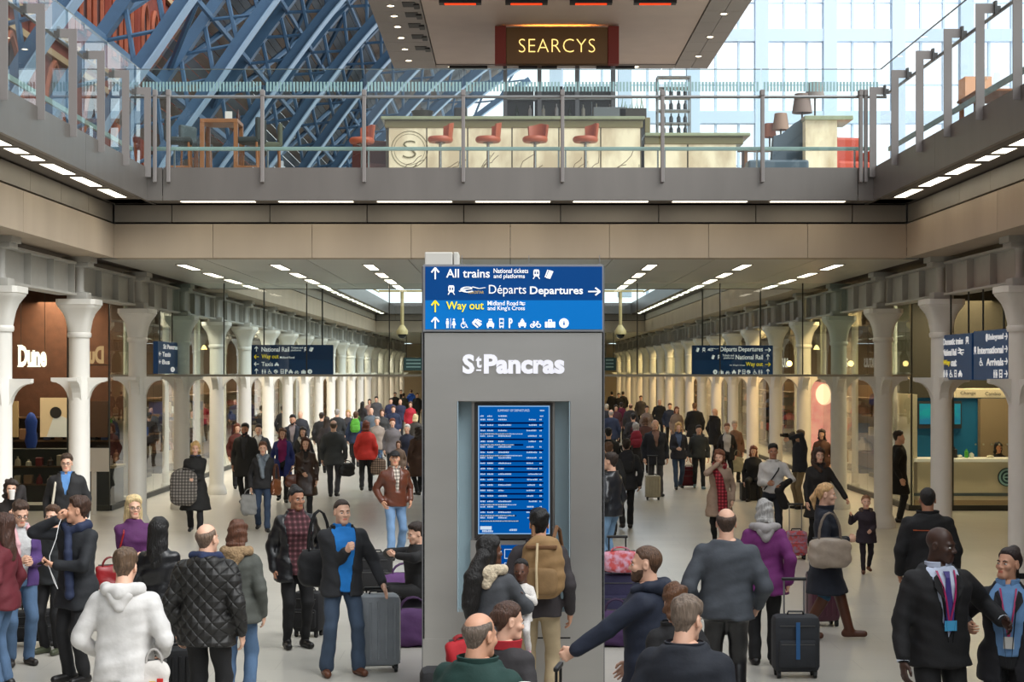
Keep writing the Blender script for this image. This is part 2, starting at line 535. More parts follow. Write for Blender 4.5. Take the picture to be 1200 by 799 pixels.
# --- glass screen with transom across the arcade
t = thing('glass_screen', 'hanging glass screen with thin transom crossing the arcade above head height', 'glass screen', (0, SHY, 0))
e0 = pX(262.5, SHY)
xs = [-SHX] + [e0 + 1.797 * k for k in range(-1, 9) if abs(e0 + 1.797 * k) < SHX - .3] + [SHX]
for a, b in zip(xs, xs[1:]):
    MB().box(a + .014, b - .014, -.006, .006, 2.965, ZS - .004).build('pane', M_gglass, t)
for a in xs[1:-1]:
    MB().box(a - .012, a + .012, -.012, .012, 2.965, ZS - .004).build('mullion', mat('dark_joint', (.16, .17, .15), .6), t)
MB().box(-SHX, SHX, -.03, .03, 2.915, 2.965).build('transom', mat('transom_metal', (.62, .6, .55), .4, metal=.4), t)

# --- shop fronts
M_post = mat('white_post', (.82, .80, .76), .5)
M_mull = mat('shop_mullion', (.20, .21, .19), .5)
M_brick = mat('brown_shop_wall', (.36, .22, .15), .85, noise=.18, nscale=5, bump=.2, bscale=14)
def warm_lamp(x, y, z, sx, sy, power, col, name='ceiling_lamp'):
    l = bpy.data.lights.new(name, 'AREA'); l.shape = 'RECTANGLE'; l.size = sx; l.size_y = sy
    l.energy = power; l.color = col
    o = bpy.data.objects.new(name, l); COL.objects.link(o); o.location = (x, y, z)
    return o
WARM = {-1: (1.0, .80, .58), 1: (1.0, .74, .42)}
for s, side in ((-1, 'left'), (1, 'right')):
    w = sempty('window_%d' % (1 if s < 0 else 2), 'shop glazing receding along the %s side past the glass screen' % side)
    n = int((YEND - SHY) / (BAY / 2))
    for k in range(n):
        a, b = SHY + k * BAY / 2, SHY + (k + 1) * BAY / 2
        MB().box(s * SHX - .006, s * SHX + .006, a + .012, b - .012, .12, 4.9).build('pane', M_sglass, w)
    MB().box(s * SHX - .04, s * SHX + .04, SHY, YEND, 0, .12).build('sill', M_mull, w)
    w2 = sempty('window_%d' % (3 if s < 0 else 4), 'shop front glazing facing the viewer in the %s bay' % side)
    xe = [8.72, 9.62, 11.0, 12.4, 13.8, 15.2]
    for a, b in zip(xe, xe[1:]):
        MB().box(s * (a + .01), s * (b - .01), SHY - .006, SHY + .006, .12, 4.9).build('pane', M_sglass, w2)
        MB().box(s * a - .015, s * a + .015, SHY - .02, SHY + .02, 0, 4.95).build('mullion', M_mull, w2)
    MB().box(s * 8.7, s * 15.2, SHY - .03, SHY + .03, 0, .12).build('sill', M_mull, w2)
    for k in range(3, NCOL):
        y = COL0 + BAY * (k + .5) 
        o = MB().lathe([(.12, 0), (.12, .1), (.085, .14), (.08, 2.8), (.10, 2.84), (.10, 2.92), (.08, 2.96), (.08, 4.7), (.13, 4.8), (.13, 4.95)], 12).build('shop_post', M_post, None, True)
        o.location = (s * 8.95, y, 0)
        tag(o, 'thin white post along the %s shop glass, %s past the screen' % (side, ORD[k - 3]), 'post', 'thin posts along the %s shops' % side)
    # shop side and back walls
    struct(MB().box(s * 13.2, s * 13.5, SHY, YEND, 0, 5.0).build('wall_' + side, M_brick), 'brown inner wall of the shops on the %s' % side)
    for k in range(9):
        warm_lamp(s * 10.8, 41 + 9 * k, 4.7, 1.2, 5.0, 360 if s < 0 else 280, WARM[s], 'shop_ceiling_lamp')
# warm downlights in the right hand bays and weak ones on the left
for k in range(9):
    warm_lamp(7.9, 40.5 + BAY * 2 * k, 4.9, .3, 2.0, 120, (1.0, .64, .28), 'bay_downlight')
    warm_lamp(-7.9, 40.5 + BAY * 2 * k, 4.9, .3, 2.0, 80, (1.0, .86, .68), 'bay_downlight')
for y in (20.0, 26.5, 33.0):
    warm_lamp(10.2, y, 4.9, .5, 2.0, 30, (1.0, .68, .36), 'bay_downlight')
    warm_lamp(-10.2, y, 4.9, .5, 2.0, 70, (1.0, .82, .62), 'bay_downlight')

# ================================================================== UPPER LEVEL
M_frit = mat('frit_band', (.62, .72, .74), .6)
M_wood = mat('oak', (.55, .36, .22), .5, noise=.12, nscale=6, stretch=(1, 1, .2))
M_nglass = glass_mat('low_iron_glass', (.97, .985, .985), .8, 1.14)
# --- rear balustrade
t = thing('glass_balustrade', 'long glass balustrade with slim steel posts across the bar terrace', 'balustrade', (0, YF + .1, 0))
PX = [pX(x, YF) for x in (198, 308, 427, 543, 659, 776, 893, 1008)]
pe = [-6.12] + PX[1:-1] + [6.12]
M_fritg = None
for a, b in zip(pe, pe[1:]):
    p = MB().box(a + .01, b - .01, -.008, .008, ZD, 8.02).build('pane', M_glass, t)
    fr = MB()
    n = int((b - a - .05) / .055)
    for i in range(n):
        x = a + .03 + (b - a - .06) * (i + .5) / n
        fr.box(x - .017, x + .017, .009, .011, 7.66, 7.82)
    fr.build('frit_stripes', M_frit, p)
    MB().box(a + .01, b - .01, -.01, .01, 8.02, 8.032).build('top_edge', mat('glass_edge', (.35, .40, .40), .3), p)
for x in PX:
    MB().box(x - .03, x + .03, -.19, -.11, 6.14, 7.58, .01).box(x - .035, x + .035, -.2, -.05, 7.56, 7.66, .01).box(x - .02, x + .02, -.12, .02, 6.2, 6.26).build('post', M_plate, t)
MB().tube([(-6.2, -.06, 7.56), (6.2, -.06, 7.56)], .026, 10).build('handrail', M_rail, t, True)
MB().box(-6.0, 6.0, .04, .10, 6.69, 6.75, .01).build('lower_rail', mat('pale_green_rail', (.55, .63, .61), .4), t)
for a, b in zip(PX, PX[1:]):
    MB().box(a + .045, a + .07, .05, .09, ZD, 6.7).box(b - .07, b - .045, .05, .09, ZD, 6.7).build('rail_upright', M_rail, t)
# --- side balustrades
for s, side in ((-1, 'left'), (1, 'right')):
    t = thing('glass_balustrade', 'glass balustrade with broad flat grey brackets along the %s balcony' % side, 'balustrade', (s * 6.12, 0, 0))
    ys = [27.97 - 1.593 * k for k in range(0, 14)]
    ye = [YF + .1] + [y - .8 for y in ys]
    for a, b in zip(ye, ye[1:]):
        p = MB().box(-.008, .008, b + .008, a - .008, ZD, 8.02).build('pane', M_gglass if s < 0 else M_nglass, t)
        MB().box(-.01, .01, b + .008, a - .008, 8.02, 8.032).build('top_edge', _M['glass_edge'], p)
    for y in ys:
        m = MB().box(-s * .23, -s * .12, y - .012, y + .012, 6.22, 7.69)
        m.box(-s * .12, s * .0, y - .012, y + .012, 7.57, 7.69)
        m.box(-s * .13, -s * .02, y - .02, y + .02, 6.25, 6.33)
        m.build('bracket_plate', M_plate, t)
        MB().box(s * .0, s * .03, y - .05, y + .05, 7.54, 7.72).box(s * .03, s * .08, y - .03, y + .03, 7.58, 7.66).build('clamp', mat('clamp_metal', (.30, .30, .30), .4, metal=.6), t)
    MB().tube([(s * .11, ys[-1], 7.62), (s * .11, YF, 7.62)], .025, 8).build('handrail', M_rail, t, True)
    MB().box(s * .1, s * .14, ys[-1], YF, 6.66, 6.73).build('lower_rail', _M['pale_green_rail'], t)
for s in (-1, 1):
    o = MB().box(-.03, .03, -.03, .03, 6.14, 7.58, .01).box(-.035, .035, -.04, .09, 7.56, 7.66, .01).build('corner_post', M_plate)
    o.location = (s * 5.84 + (.0 if s > 0 else .0), YF - .06, 0)
    tag(o, 'slim steel corner post beside the %s end of the bar balustrade' % ('left' if s < 0 else 'right'), 'post')

# --- shed ribs
M_rib = mat('slate_blue_paint', (.27, .40, .52), .5, noise=.08, nscale=2)
M_rib_hi = mat('slate_blue_highlight', (.58, .69, .79), .5)  # rib blue lightened: highlight on the undersides put into the colour
RIB = [(-14.6, 6.4), (-13.9, 8.5), (-12.6, 11), (-11.2, 13), (-9.9, 14.9), (-8.75, 16.5), (-7.6, 18), (-6.2, 19.6), (-4.4, 21.4), (-2, 23.4), (1.5, 25.8), (6, 28.3), (12, 30.8), (21, 33)]
RIB = RIB + [(42 - x, z) for x, z in RIB[-2::-1]]
def off(P, d):
    out = []
    for i, (x, z) in enumerate(P):
        a, b = P[max(i - 1, 0)], P[min(i + 1, len(P) - 1)]
        tx, tz = b[0] - a[0], b[1] - a[1]
        L = math.hypot(tx, tz)
        out.append((x - tz / L * d, z + tx / L * d))
    return out
def ribbon(m, P, w, th, y0, y1):
    """a flat chord following P, th thick, from y0 to y1"""
    A, B = off(P, -th / 2), off(P, th / 2)
    n = len(P)
    vs = [(x, y0, z) for x, z in A] + [(x, y0, z) for x, z in B] + [(x, y1, z) for x, z in A] + [(x, y1, z) for x, z in B]
    fs = []
    for i in range(n - 1):
        fs += [(i, i + 1, n + i + 1, n + i), (2 * n + i, 3 * n + i, 3 * n + i + 1, 2 * n + i + 1), (i, 2 * n + i, 2 * n + i + 1, i + 1), (n + i, n + i + 1, 3 * n + i + 1, 3 * n + i)]
    return m.add(vs, fs)
def strut(m, a, b, r, y):
    return m.tube([(a[0], y, a[1]), (b[0], y, b[1])], r, 5)
def dense(P, k=3):
    out = []
    for i in range(len(P) - 1):
        p0, p1, p2, p3 = P[max(i - 1, 0)], P[i], P[i + 1], P[min(i + 2, len(P) - 1)]
        for j in range(k):
            u = j / k
            out.append(tuple(.5 * (2 * p1[c] + (p2[c] - p0[c]) * u + (2 * p0[c] - 5 * p1[c] + 4 * p2[c] - p3[c]) * u * u + (3 * p1[c] - p0[c] - 3 * p2[c] + p3[c]) * u ** 3) for c in (0, 1)))
    return out + [P[-1]]
RD = dense(RIB)
RO = off(RD, 1.5)
def make_rib(n):
    r0 = thing('arched_rib', '', 'roof rib')
    inn = MB(); ribbon(inn, RD[:n], 0, .42, -.16, .16); inn.build('inner_chord', M_rib, r0)
    fl = MB(); ribbon(fl, off(RD[:n], -.23), 0, .05, -.34, .34); fl.build('inner_flange', M_rib_hi, r0)
    ou = MB(); ribbon(ou, RO[:n], 0, .40, -.22, .22); ou.build('outer_chord', M_rib, r0)
    la = MB()
    for i in range(0, n - 2, 2):
        strut(la, RD[i], RO[i + 2], .09, 0); strut(la, RO[i], RD[i + 2], .07, 0)
    la.build('lattice', M_rib, r0)
    return r0
r0, r1 = make_rib(len(RD)), make_rib(31)       # past the glazed screen only the left haunch carries on
RIBY = [35.2 + 8.93 * k for k in range(12)]
for k, y in enumerate(RIBY):
    o = r0 if k == 0 else r1 if k == 5 else copy_tree(r0 if k < 5 else r1)
    o.location = (0, y, 0); o['group'] = 'arched ribs of the train shed'
    o['label'] = '%s curved slate-blue lattice rib of the train shed roof' % ORD[k]
# purlins and diagonal bracing between ribs
idx = [8, 12, 16, 20, 24, 28, 34]
for j in idx:
    x, z = RO[j]
    o = MB().box(-.06, .06, RIBY[0], RIBY[-1], -.1, .1).build('roof_purlin', M_rib, None)
    o.location = (x + .3, 0, z + .1)
    tag(o, 'straight blue purlin along the train shed roof, %s from the bottom' % ORD[idx.index(j)].replace('nearest', 'first'), 'purlin', 'purlins of the train shed roof')
for k in range(2, 11):
    a, b = RIBY[k], RIBY[k + 1] if k + 1 < len(RIBY) else RIBY[k] + 8.93
    o = MB().tube([(RO[9][0], a, RO[9][1]), (RO[21][0], b, RO[21][1])], .12, 6).tube([(RO[21][0], a, RO[21][1]), (RO[9][0], b, RO[9][1])], .12, 6).build('cross_brace', M_rib)
    tag(o, 'crossed blue tie bars between shed ribs, %s pair from the viewer' % ORD[k - 2], 'brace', 'cross braces of the train shed roof')
# roof boarding, strip by strip, over the left haunch
M_board = mat('dark_roof_board', (.30, .32, .34), .8, noise=.25, nscale=1.5, stretch=(1, .1, 1))
M_board2 = mat('brown_roof_board', (.36, .30, .25), .8, noise=.25, nscale=1.5, stretch=(1, .1, 1))
rf = sempty('roof', 'boarded lower slope of the train shed roof above the left ribs')
RB = off(dense(RIB, 6), 2.0)
for i in range(12, 62):
    (x0, z0), (x1, z1) = RB[i], RB[i + 1]
    dx, dz = (x1 - x0), (z1 - z0); L = math.hypot(dx, dz); nx, nz = -dz / L, dx / L
    a = RIBY[3] if z0 < 24 else -20  # unseen upper boards run on past the viewer to keep the right side darker
    w = .93
    vs = [(x0, a, z0), (x0 + dx * w, a, z0 + dz * w), (x0 + dx * w + nx * .08, a, z0 + dz * w + nz * .08), (x0 + nx * .08, a, z0 + nz * .08)]
    vs += [(x, RIBY[-1] + 6, z) for x, _, z in vs]
    MB().add(vs, [(0, 1, 2, 3), (7, 6, 5, 4), (0, 4, 5, 1), (1, 5, 6, 2), (2, 6, 7, 3), (3, 7, 4, 0)]).build('roof_board', M_board if i % 3 else M_board2, rf)

# --- red brick gothic side wall
def brick_pat(nt, b, co, c):
    br = nt.nodes.new('ShaderNodeTexBrick')
    br.inputs['Scale'].default_value = 1.0; br.inputs['Brick Width'].default_value = .45; br.inputs['Row Height'].default_value = .15
    br.inputs['Mortar Size'].default_value = .012
    br.inputs['Color1'].default_value = (*c, 1); br.inputs['Color2'].default_value = (*[v * .75 for v in c], 1)
    br.inputs['Mortar'].default_value = (.3, .25, .2, 1)
    nt.links.new(co, br.inputs['Vector']); nt.links.new(br.outputs['Color'], b.inputs['Base Color'])
M_red = mat('red_brick', (.48, .20, .14), .85, noise=.2, nscale=1.5)
M_red2 = mat('orange_terracotta', (.56, .29, .19), .8, noise=.2, nscale=2)
M_buff = mat('buff_stone', (.72, .60, .45), .8)
bw = sempty('wall_station', 'red brick gothic station wall seen between the left shed ribs')
MB().box(-17.6, -17.0, -25, 112, 6.4, 24).build('brickwork', M_red, bw)  # near stretch extended out of view to block light from the left
def gothic(y, z, w, h, parent):
    pts = []
    for k in range(9):
        u = k / 8 * math.pi / 3
        pts.append((w / 2 - w * (1 - math.cos(u)), h * .0 + w * math.sin(u)))
    arc = [(y + a, z + h + b) for a, b in pts] + [(y - a, z + h + b) for a, b in pts[::-1]]
    outer = [(y - w / 2, z), (y + w / 2, z)] + arc
    MB().prism(outer, 'x', -17.0, -16.93).build('window_recess', mat('dark_window', (.12, .14, .17), .3), parent)
    o2 = [(y + w / 2, z)] + arc + [(y - w / 2, z)]
    m = MB()
    m.tube([(-16.9, a, b) for a, b in o2], .13, 6)
    m.build('arch_surround', M_red2, parent)
for k in range(10):
    y = 52 + 5.6 * k
    gothic(y, 8.2, 2.6, 4.0, bw)
    for d in (-1.1, 1.1):
        gothic(y + d, 16.4, 1.2, 2.6, bw)
    MB().tube([(-16.95, y + 2.8, 6.4), (-16.95, y + 2.8, 23)], .22, 8).build('pilaster', M_red, bw, True)
for z in (14.6, 15.4, 21.2):
    MB().box(-17.0, -16.8, 40, 112, z, z + .25).build('string_course', M_buff, bw)

struct(MB().box(-17.6, -7, -25.6, -25, 6.4, 24).build('wall_light_block', mat('blocker_grey', (.45, .43, .41), .8)), 'unseen grey wall added behind and left of the viewer to block light')  # added out of view to keep light off the right-hand beam
# --- glazed end screen
M_mulb = mat('pale_blue_steel', (.81, .885, .95), .5)
SY = 78.0
sc = sempty('window_5', 'huge bright glazed screen with pale blue steel grid behind the bar')
gx0 = pX(892, SY); step = 80 * SY / FPX
M_pane = glass_mat('end_glass', (.97, .985, 1.0))
for k in range(-3, 12):
    x = gx0 + step * k
    MB().box(x - .30, x + .30, SY - .25, SY + .25, 6.4, 30).build('mullion', M_mulb, sc)
    for j in (1, 2):
        xx = x + step * j / 3
        MB().box(xx - .05, xx + .05, SY - .1, SY + .1, 6.4, 30).build('glazing_bar', M_mulb, sc)
zs = [pZ(y, SY) for y in (232, 138, 42, -54, -150, -246)]
for z in zs:
    MB().box(gx0 - 3 * step, gx0 + 11 * step, SY - .22, SY + .22, z - .28, z + .28).build('transom', M_mulb, sc)
for a, b in zip(zs, zs[1:]):
    for f in (.4,):
        z = a + (b - a) * f
        MB().box(gx0 - 3 * step, gx0 + 11 * step, SY - .05, SY + .05, z - .03, z + .03).build('glazing_bar', M_mulb, sc)
    for k in range(-3, 11):
        x = gx0 + step * k
        MB().box(x + .3, x + step - .3, SY - .01, SY + .01, a + .28, b - .28).build('pane', M_pane, sc)

# --- bar canopy with sign
M_can = mat('canopy_panel', (.70, .63, .59), .55, noise=.04, nscale=2)
M_canb = mat('canopy_border', (.54, .51, .49), .6)
ZC = 9.70
t = thing('bar_canopy', 'large flat brown-grey canopy with downlights over the champagne bar', 'canopy', (0, 0, ZC))
x0, x1, ya, yb = -2.56, 4.34, 29.6, 37.6
MB().box(x0, x1, ya, yb, .10, .45).build('roof_slab', M_canb, t)
MB().box(x0 + .95, x1 - .75, ya + .3, yb - .45, 0.02, .1).build('centre_panel', M_can, t)
nb = 8
for i in range(nb):
    a = ya + (yb - ya) * i / nb; b = ya + (yb - ya) * (i + 1) / nb
    MB().box(x0, x0 + .93, a + .006, b - .006, 0, .1).build('border_panel', M_canb, t)
    MB().box(x1 - .36, x1, a + .006, b - .006, 0, .1).build('border_panel', M_canb, t)
    MB().box(x1 - .73, x1 - .37, a + .006, b - .006, 0, .1).build('border_panel', M_canb, t)
MB().box(x0 + .94, x1 - .74, yb - .44, yb, 0, .1).build('border_panel', M_canb, t)
MB().box(x0 + .94, x1 - .74, ya, ya + .29, 0, .1).build('border_panel', M_canb, t)
M_dl = emis('downlight_glow', (1.0, .93, .78), 14)
M_rim = mat('downlight_rim', (.75, .72, .68), .3, metal=.7)
dl = [(x0 + .38, y) for y in (30.3, 31.1, 32.0, 33.0, 34.1, 35.3, 36.6)] + [(-1.3, 37.35), (2.75, 37.35), (x1 - .36, 34.0), (x1 - .36, 36.1), (x1 - .36, 31.8)]
for x, y in dl:
    MB().lathe([(.085, -.012), (.085, 0), (.06, 0), (.06, -.012), (.085, -.012)], 14, (x, y, 0), cap=False).build('downlight_rim', M_rim, t)
    MB().lathe([(.06, -.006), (.06, 0)], 14, (x, y, 0)).build('downlight', M_dl, t)
for y in (31.0, 31.9, 32.9, 34.0, 35.2):
    MB().box(x0 + .60, x0 + .84, y - .2, y + .2, -.012, .0).box(x0 + .80, x0 + .90, y - .05, y + .3, -.03, 0).build('vent_grille', mat('black_vent', (.12, .11, .11), .6), t)
for x in (-.92, .6, 2.3):
    MB().box(x - .42, x + .42, 37.25, 37.4, -.05, 0).build('air_slot', _M['black_vent'], t)
for k, x in enumerate((-.9, .29, 1.45, 2.6)):
    MB().box(x - .38, x + .38, 30.55, 30.75, -.07, 0.02).build('heater_housing', _M['black_vent'], t)
    MB().box(x - .28, x + .28, 30.6, 30.7, -.078, -.068).build('heater_bar', emis('red_heater', (1.0, .22, .08), 2.2), t)
# hanging sign
SYD = 33.0
t = thing('bar_sign', 'brown hanging bar sign with glowing gold letters and red ends', 'sign', (0, SYD, 0))
a, b = pX(593, SYD), pX(712, SYD)
za, zb = pZ(76, SYD), pZ(33, SYD)
MB().box(a, b, -.11, -.05, za, zb, .01).box(a, b, .05, .11, za, zb, .01).box(a, b, -.05, .05, za, za + .1).build('panel', mat('bronze_sign', (.44, .32, .18), .45, metal=.3), t)
MB().box(pX(580, SYD), a, -.13, .13, za, zb + .02, .01).build('end_block', mat('oxide_red', (.50, .17, .12), .6), t)
MB().box(b, pX(725, SYD), -.13, .13, za, zb + .02, .01).build('end_block', _M['oxide_red'], t)
M_goldl = emis('gold_neon', (1.0, .87, .52), 1.6)
w0, w1 = pX(608, SYD), pX(697, SYD)
text('SEARCYS', t, M_goldl, w0, pZ(62.5, SYD), w1 - w0, pZ(47, SYD) - pZ(62.5, SYD), y=-.12, bold=-.022, spacing=1.05)
MB().box(a + .35, b - .35, -.04, .04, zb - .16, zb - .12).build('top_light_trough', emis('sign_trough_glow', (1.0, .62, .25), 40), t)

# --- bar counter
M_onyx = mat('backlit_onyx', (.90, .84, .72), .35, emit=.28, rgb2=(.72, .63, .50), nscale=2.6, stretch=(1, 1, .5))
M_vein = mat('onyx_vein', (.46, .38, .27), .5)
M_brass = mat('aged_brass', (.52, .47, .33), .35, metal=.6)
M_top = mat('green_marble_top', (.60, .62, .50), .2, noise=.12, nscale=5)
YB = 31.0
t = thing('bar_counter', 'long champagne bar counter with glowing onyx front and marble top', 'bar counter', (0, YB, ZD))
bx0, bx1, bx2 = pX(452, YB), pX(752, YB), pX(880, YB)
ht = pZ(137, YB) - ZD
MB().box(bx0, bx1, .06, .9, 0, ht - .16).build('carcass', mat('bar_carcass', (.3, .26, .2), .6), t)
pn = [455, 500, 548, 600, 655, 704, 751]
rng = random.Random(4)
for u, v in zip(pn, pn[1:]):
    p = MB().box(pX(u, YB) + .012, pX(v, YB) - .012, 0, .06, 0.02, ht - .2).build('onyx_panel', M_onyx, t)
    m = MB()
    for q in range(3):
        X = pX(u, YB) + rng.uniform(.1, .6); Z = rng.uniform(.1, .4)
        pts = [(X, -.002, Z)]
        for _ in range(4):
            X += rng.uniform(.02, .12); Z += rng.uniform(.02, .13)
            pts.append((min(X, pX(v, YB) - .03), -.002, min(Z, ht - .25)))
        m.tube(pts, .006, 4)
    m.build('vein', M_vein, p)
MB().box(bx0 - .08, bx1 + .05, -.12, 1.0, ht - .06, ht, .015).build('counter_top', M_top, t)
MB().box(bx0 - .02, bx1 + .02, -.03, .95, ht - .2, ht - .06, .015).build('apron', M_brass, t)
# monogram ring on the first panel
cx, cz = pX(480, YB), pZ(175, YB) - ZD
m = MB().tube([(cx + .33 * math.cos(k * .209), -.006, cz + .33 * math.sin(k * .209)) for k in range(31)], .007, 5, cap=False)
m.tube([(cx + .28 * math.cos(k * .209), -.006, cz + .28 * math.sin(k * .209)) for k in range(31)], .004, 5, cap=False)
m.build('monogram_ring', M_brass, t)
text('S', t, M_brass, cx - .12, cz - .16, .24, .32, y=-.008, bold=-.02, name='monogram')
# lower return of the bar
t = thing('side_counter', 'lower onyx counter joined to the right end of the bar', 'bar counter', (0, YB + .15, ZD))
h2 = pZ(155, YB) - ZD
MB().box(bx1 + .06, bx2 - .25, .06, .8, 0, h2 - .16).build('carcass', _M['bar_carcass'], t)
for u, v in ((756, 806), (808, 864)):
    MB().box(pX(u, YB), pX(v, YB), 0, .06, .02, h2 - .2).build('onyx_panel', M_onyx, t)
MB().box(bx1 + .06, bx2, -.12, .9, h2 - .06, h2, .015).build('counter_top', M_top, t)
MB().box(bx1 + .06, bx2 - .12, -.03, .85, h2 - .2, h2 - .06, .015).build('apron', M_brass, t)
MB().box(bx1 + .06, bx1 + .16, -.1, .85, h2, ht, .01).build('end_upstand', M_brass, t)

# --- bar stools
M_lea = mat('tan_leather', (.66, .31, .19), .45, noise=.06, nscale=6)
M_chr = mat('polished_chrome', (.62, .60, .58), .2, metal=.9)
def stool():
    t = thing('bar_stool', '', 'bar stool', (0, 0, ZD))
    MB().lathe([(.0, 0), (.19, 0), (.2, .012), (.06, .03), (.03, .05), (.026, .66), (.09, .68), (.09, .70)], 18).build('pedestal', M_chr, t, True)
    m = MB()
    m.tube([(.17 * math.cos(k * .35), .17 * math.sin(k * .35), .14) for k in range(19)], .012, 6, cap=False)
    m.tube([(-.17, 0, .14), (.17, 0, .14)], .01, 6)
    m.build('footrest', M_chr, t, True)
    MB().lathe([(.0, .70), (.2, .70), (.225, .73), (.225, .77), (.2, .80), (0, .805)], 22).build('seat', M_lea, t, True)
    vs, fs = [], []
    n = 12
    for i in range(n + 1):
        a = math.radians(-62 + 124 * i / n)
        h = .30 - .05 * abs(i - n / 2) / (n / 2)
        for r, z in ((.215, .76), (.245, .76 + h), (.205, .76 + h), (.175, .76)):
            vs.append((r * math.cos(a), r * math.sin(a), z))
    for i in range(n):
        for k in range(4):
            fs.append((i * 4 + k, i * 4 + (k + 1) % 4, i * 4 + 4 + (k + 1) % 4, i * 4 + 4 + k))
    fs += [(0, 1, 2, 3), tuple(n * 4 + k for k in (3, 2, 1, 0))]
    MB().add(vs, fs).build('backrest', M_lea, t, True)
    return t
s0 = stool()
for k, (x, y, a, lb) in enumerate(((516, 30.25, 15, 'tan leather bar stool in front of the ringed onyx panel'), (572, 30.25, 10, 'second tan leather bar stool from the ringed onyx panel'),
                                   (627, 30.25, 60, 'tan leather bar stool turned away from the counter, third along the bar'), (686, 30.25, 28, 'last tan leather bar stool before the lower side counter'),
                                   (424, 30.4, 40, 'tan leather bar stool at the left end of the bar'))):
    o = s0 if k == 0 else copy_tree(s0)
    o.location = (pX(x, y), y, ZD); o.rotation_euler = (0, 0, math.radians(a)); o['label'] = lb; o['group'] = 'tan bar stools'
# --- club chair left of the bar
def armchair(x, y, lb, m, rz):
    t = thing('armchair', lb, 'chair', (x, y, ZD), math.radians(rz))
    MB().box(-.32, .32, -.3, .3, .28, .48, .05).build('seat', m, t)
    MB().box(-.36, .36, .22, .34, .28, .98, .05).build('backrest', m, t)
    for q in (-1, 1):
        MB().box(q * .30, q * .38, -.3, .3, .28, .68, .03).build('armrest', m, t)
        for r in (-.25, .25):
            MB().tube([(q * .28, r, 0), (q * .28, r, .29)], .02, 6).build('leg', M_wood, t)
armchair(pX(440, 31.8), 31.8, 'dark red upholstered chair behind the left end of the bar', mat('oxblood', (.36, .16, .12), .6), 20)

# --- high table and chairs on the left of the terrace
YT = 30.2
t = thing('high_table', 'square oak high table on the left of the bar terrace', 'table', (pX(260, YT), YT, ZD))
MB().box(-.33, .33, -.33, .33, 1.0, 1.07, .008).build('tabletop', M_wood, t)
for q in (-1, 1):
    for r in (-1, 1):
        MB().box(q * .26, q * .33, r * .26, r * .33, 0, 1.0).build('leg', M_wood, t)
M_up = {0: mat('charcoal_upholstery', (.20, .22, .22), .8), 1: mat('olive_upholstery', (.34, .35, .29), .8), 2: mat('slate_upholstery', (.27, .31, .32), .8)}
def bar_chair(x, y, rz, lb, m):
    t = thing('high_chair', lb, 'chair', (pX(x, y), y, ZD), math.radians(rz), 'high chairs round the oak table')
    MB().box(-.22, .22, -.22, .22, .66, .76, .03).build('seat', m, t)
    MB().box(-.22, .22, .16, .24, .68, 1.1, .03).build('backrest', m, t)
    for q in (-1, 1):
        for r in (-1, 1):
            MB().tube([(q * .2, r * .2, 0), (q * .18, r * .18, .67)], [.018, .022], 6).build('leg', M_wood, t)
        MB().box(q * .19 - .012, q * .19 + .012, -.19, .19, .22, .25).build('stretcher', M_wood, t)
    MB().box(-.19, .19, -.2, -.175, .25, .28).build('stretcher', M_wood, t)
bar_chair(210, YT - .1, 95, 'charcoal high chair with its back to the left of the oak table', M_up[0])
bar_chair(230, YT + .7, 60, 'slate upholstered high chair half hidden behind the oak table legs', M_up[2])
bar_chair(293, YT - .1, -100, 'dark high chair on the right of the oak table', M_up[0])
bar_chair(315, YT + .6, -80, 'olive high chair farthest right of the oak table', M_up[1])
o = MB().box(-.06, .06, -.02, .02, 0, .17).build('menu_card', mat('menu_white', (.85, .85, .83), .6)); o.location = (pX(268, YT), YT, ZD + 1.07)
tag(o, 'white menu card standing on the oak high table', 'menu')
o = MB().lathe([(.03, 0), (.035, .02), (.035, .10), (.012, .16), (.012, .22)], 10).build('condiment_bottle', mat('dark_bottle', (.25, .12, .1), .3), None, True); o.location = (pX(300, YT), YT + .1, ZD + 1.07)
o.location.x = pX(278, YT)
tag(o, 'small dark bottle on the oak high table', 'bottle')
# white reclining terrace chairs further back
for k, x in enumerate((330, 340, 350)):
    o = MB().box(-.05, .05, -.3, .3, 0, .62 - .12 * k, .02).box(-.05, .05, .2, .3, .4 - .1 * k, .8 - .14 * k, .02).build('folded_panel', mat('pale_grey_panel', (.78, .8, .82), .5))
    o.location = (pX(x, 33.5), 33.5 + .2 * k, ZD); o.rotation_euler = (0, 0, math.radians(10))
    tag(o, ('tallest', 'middle', 'shortest')[k] + ' of three pale panels standing behind the oak table', 'panel', 'pale panels on the terrace')

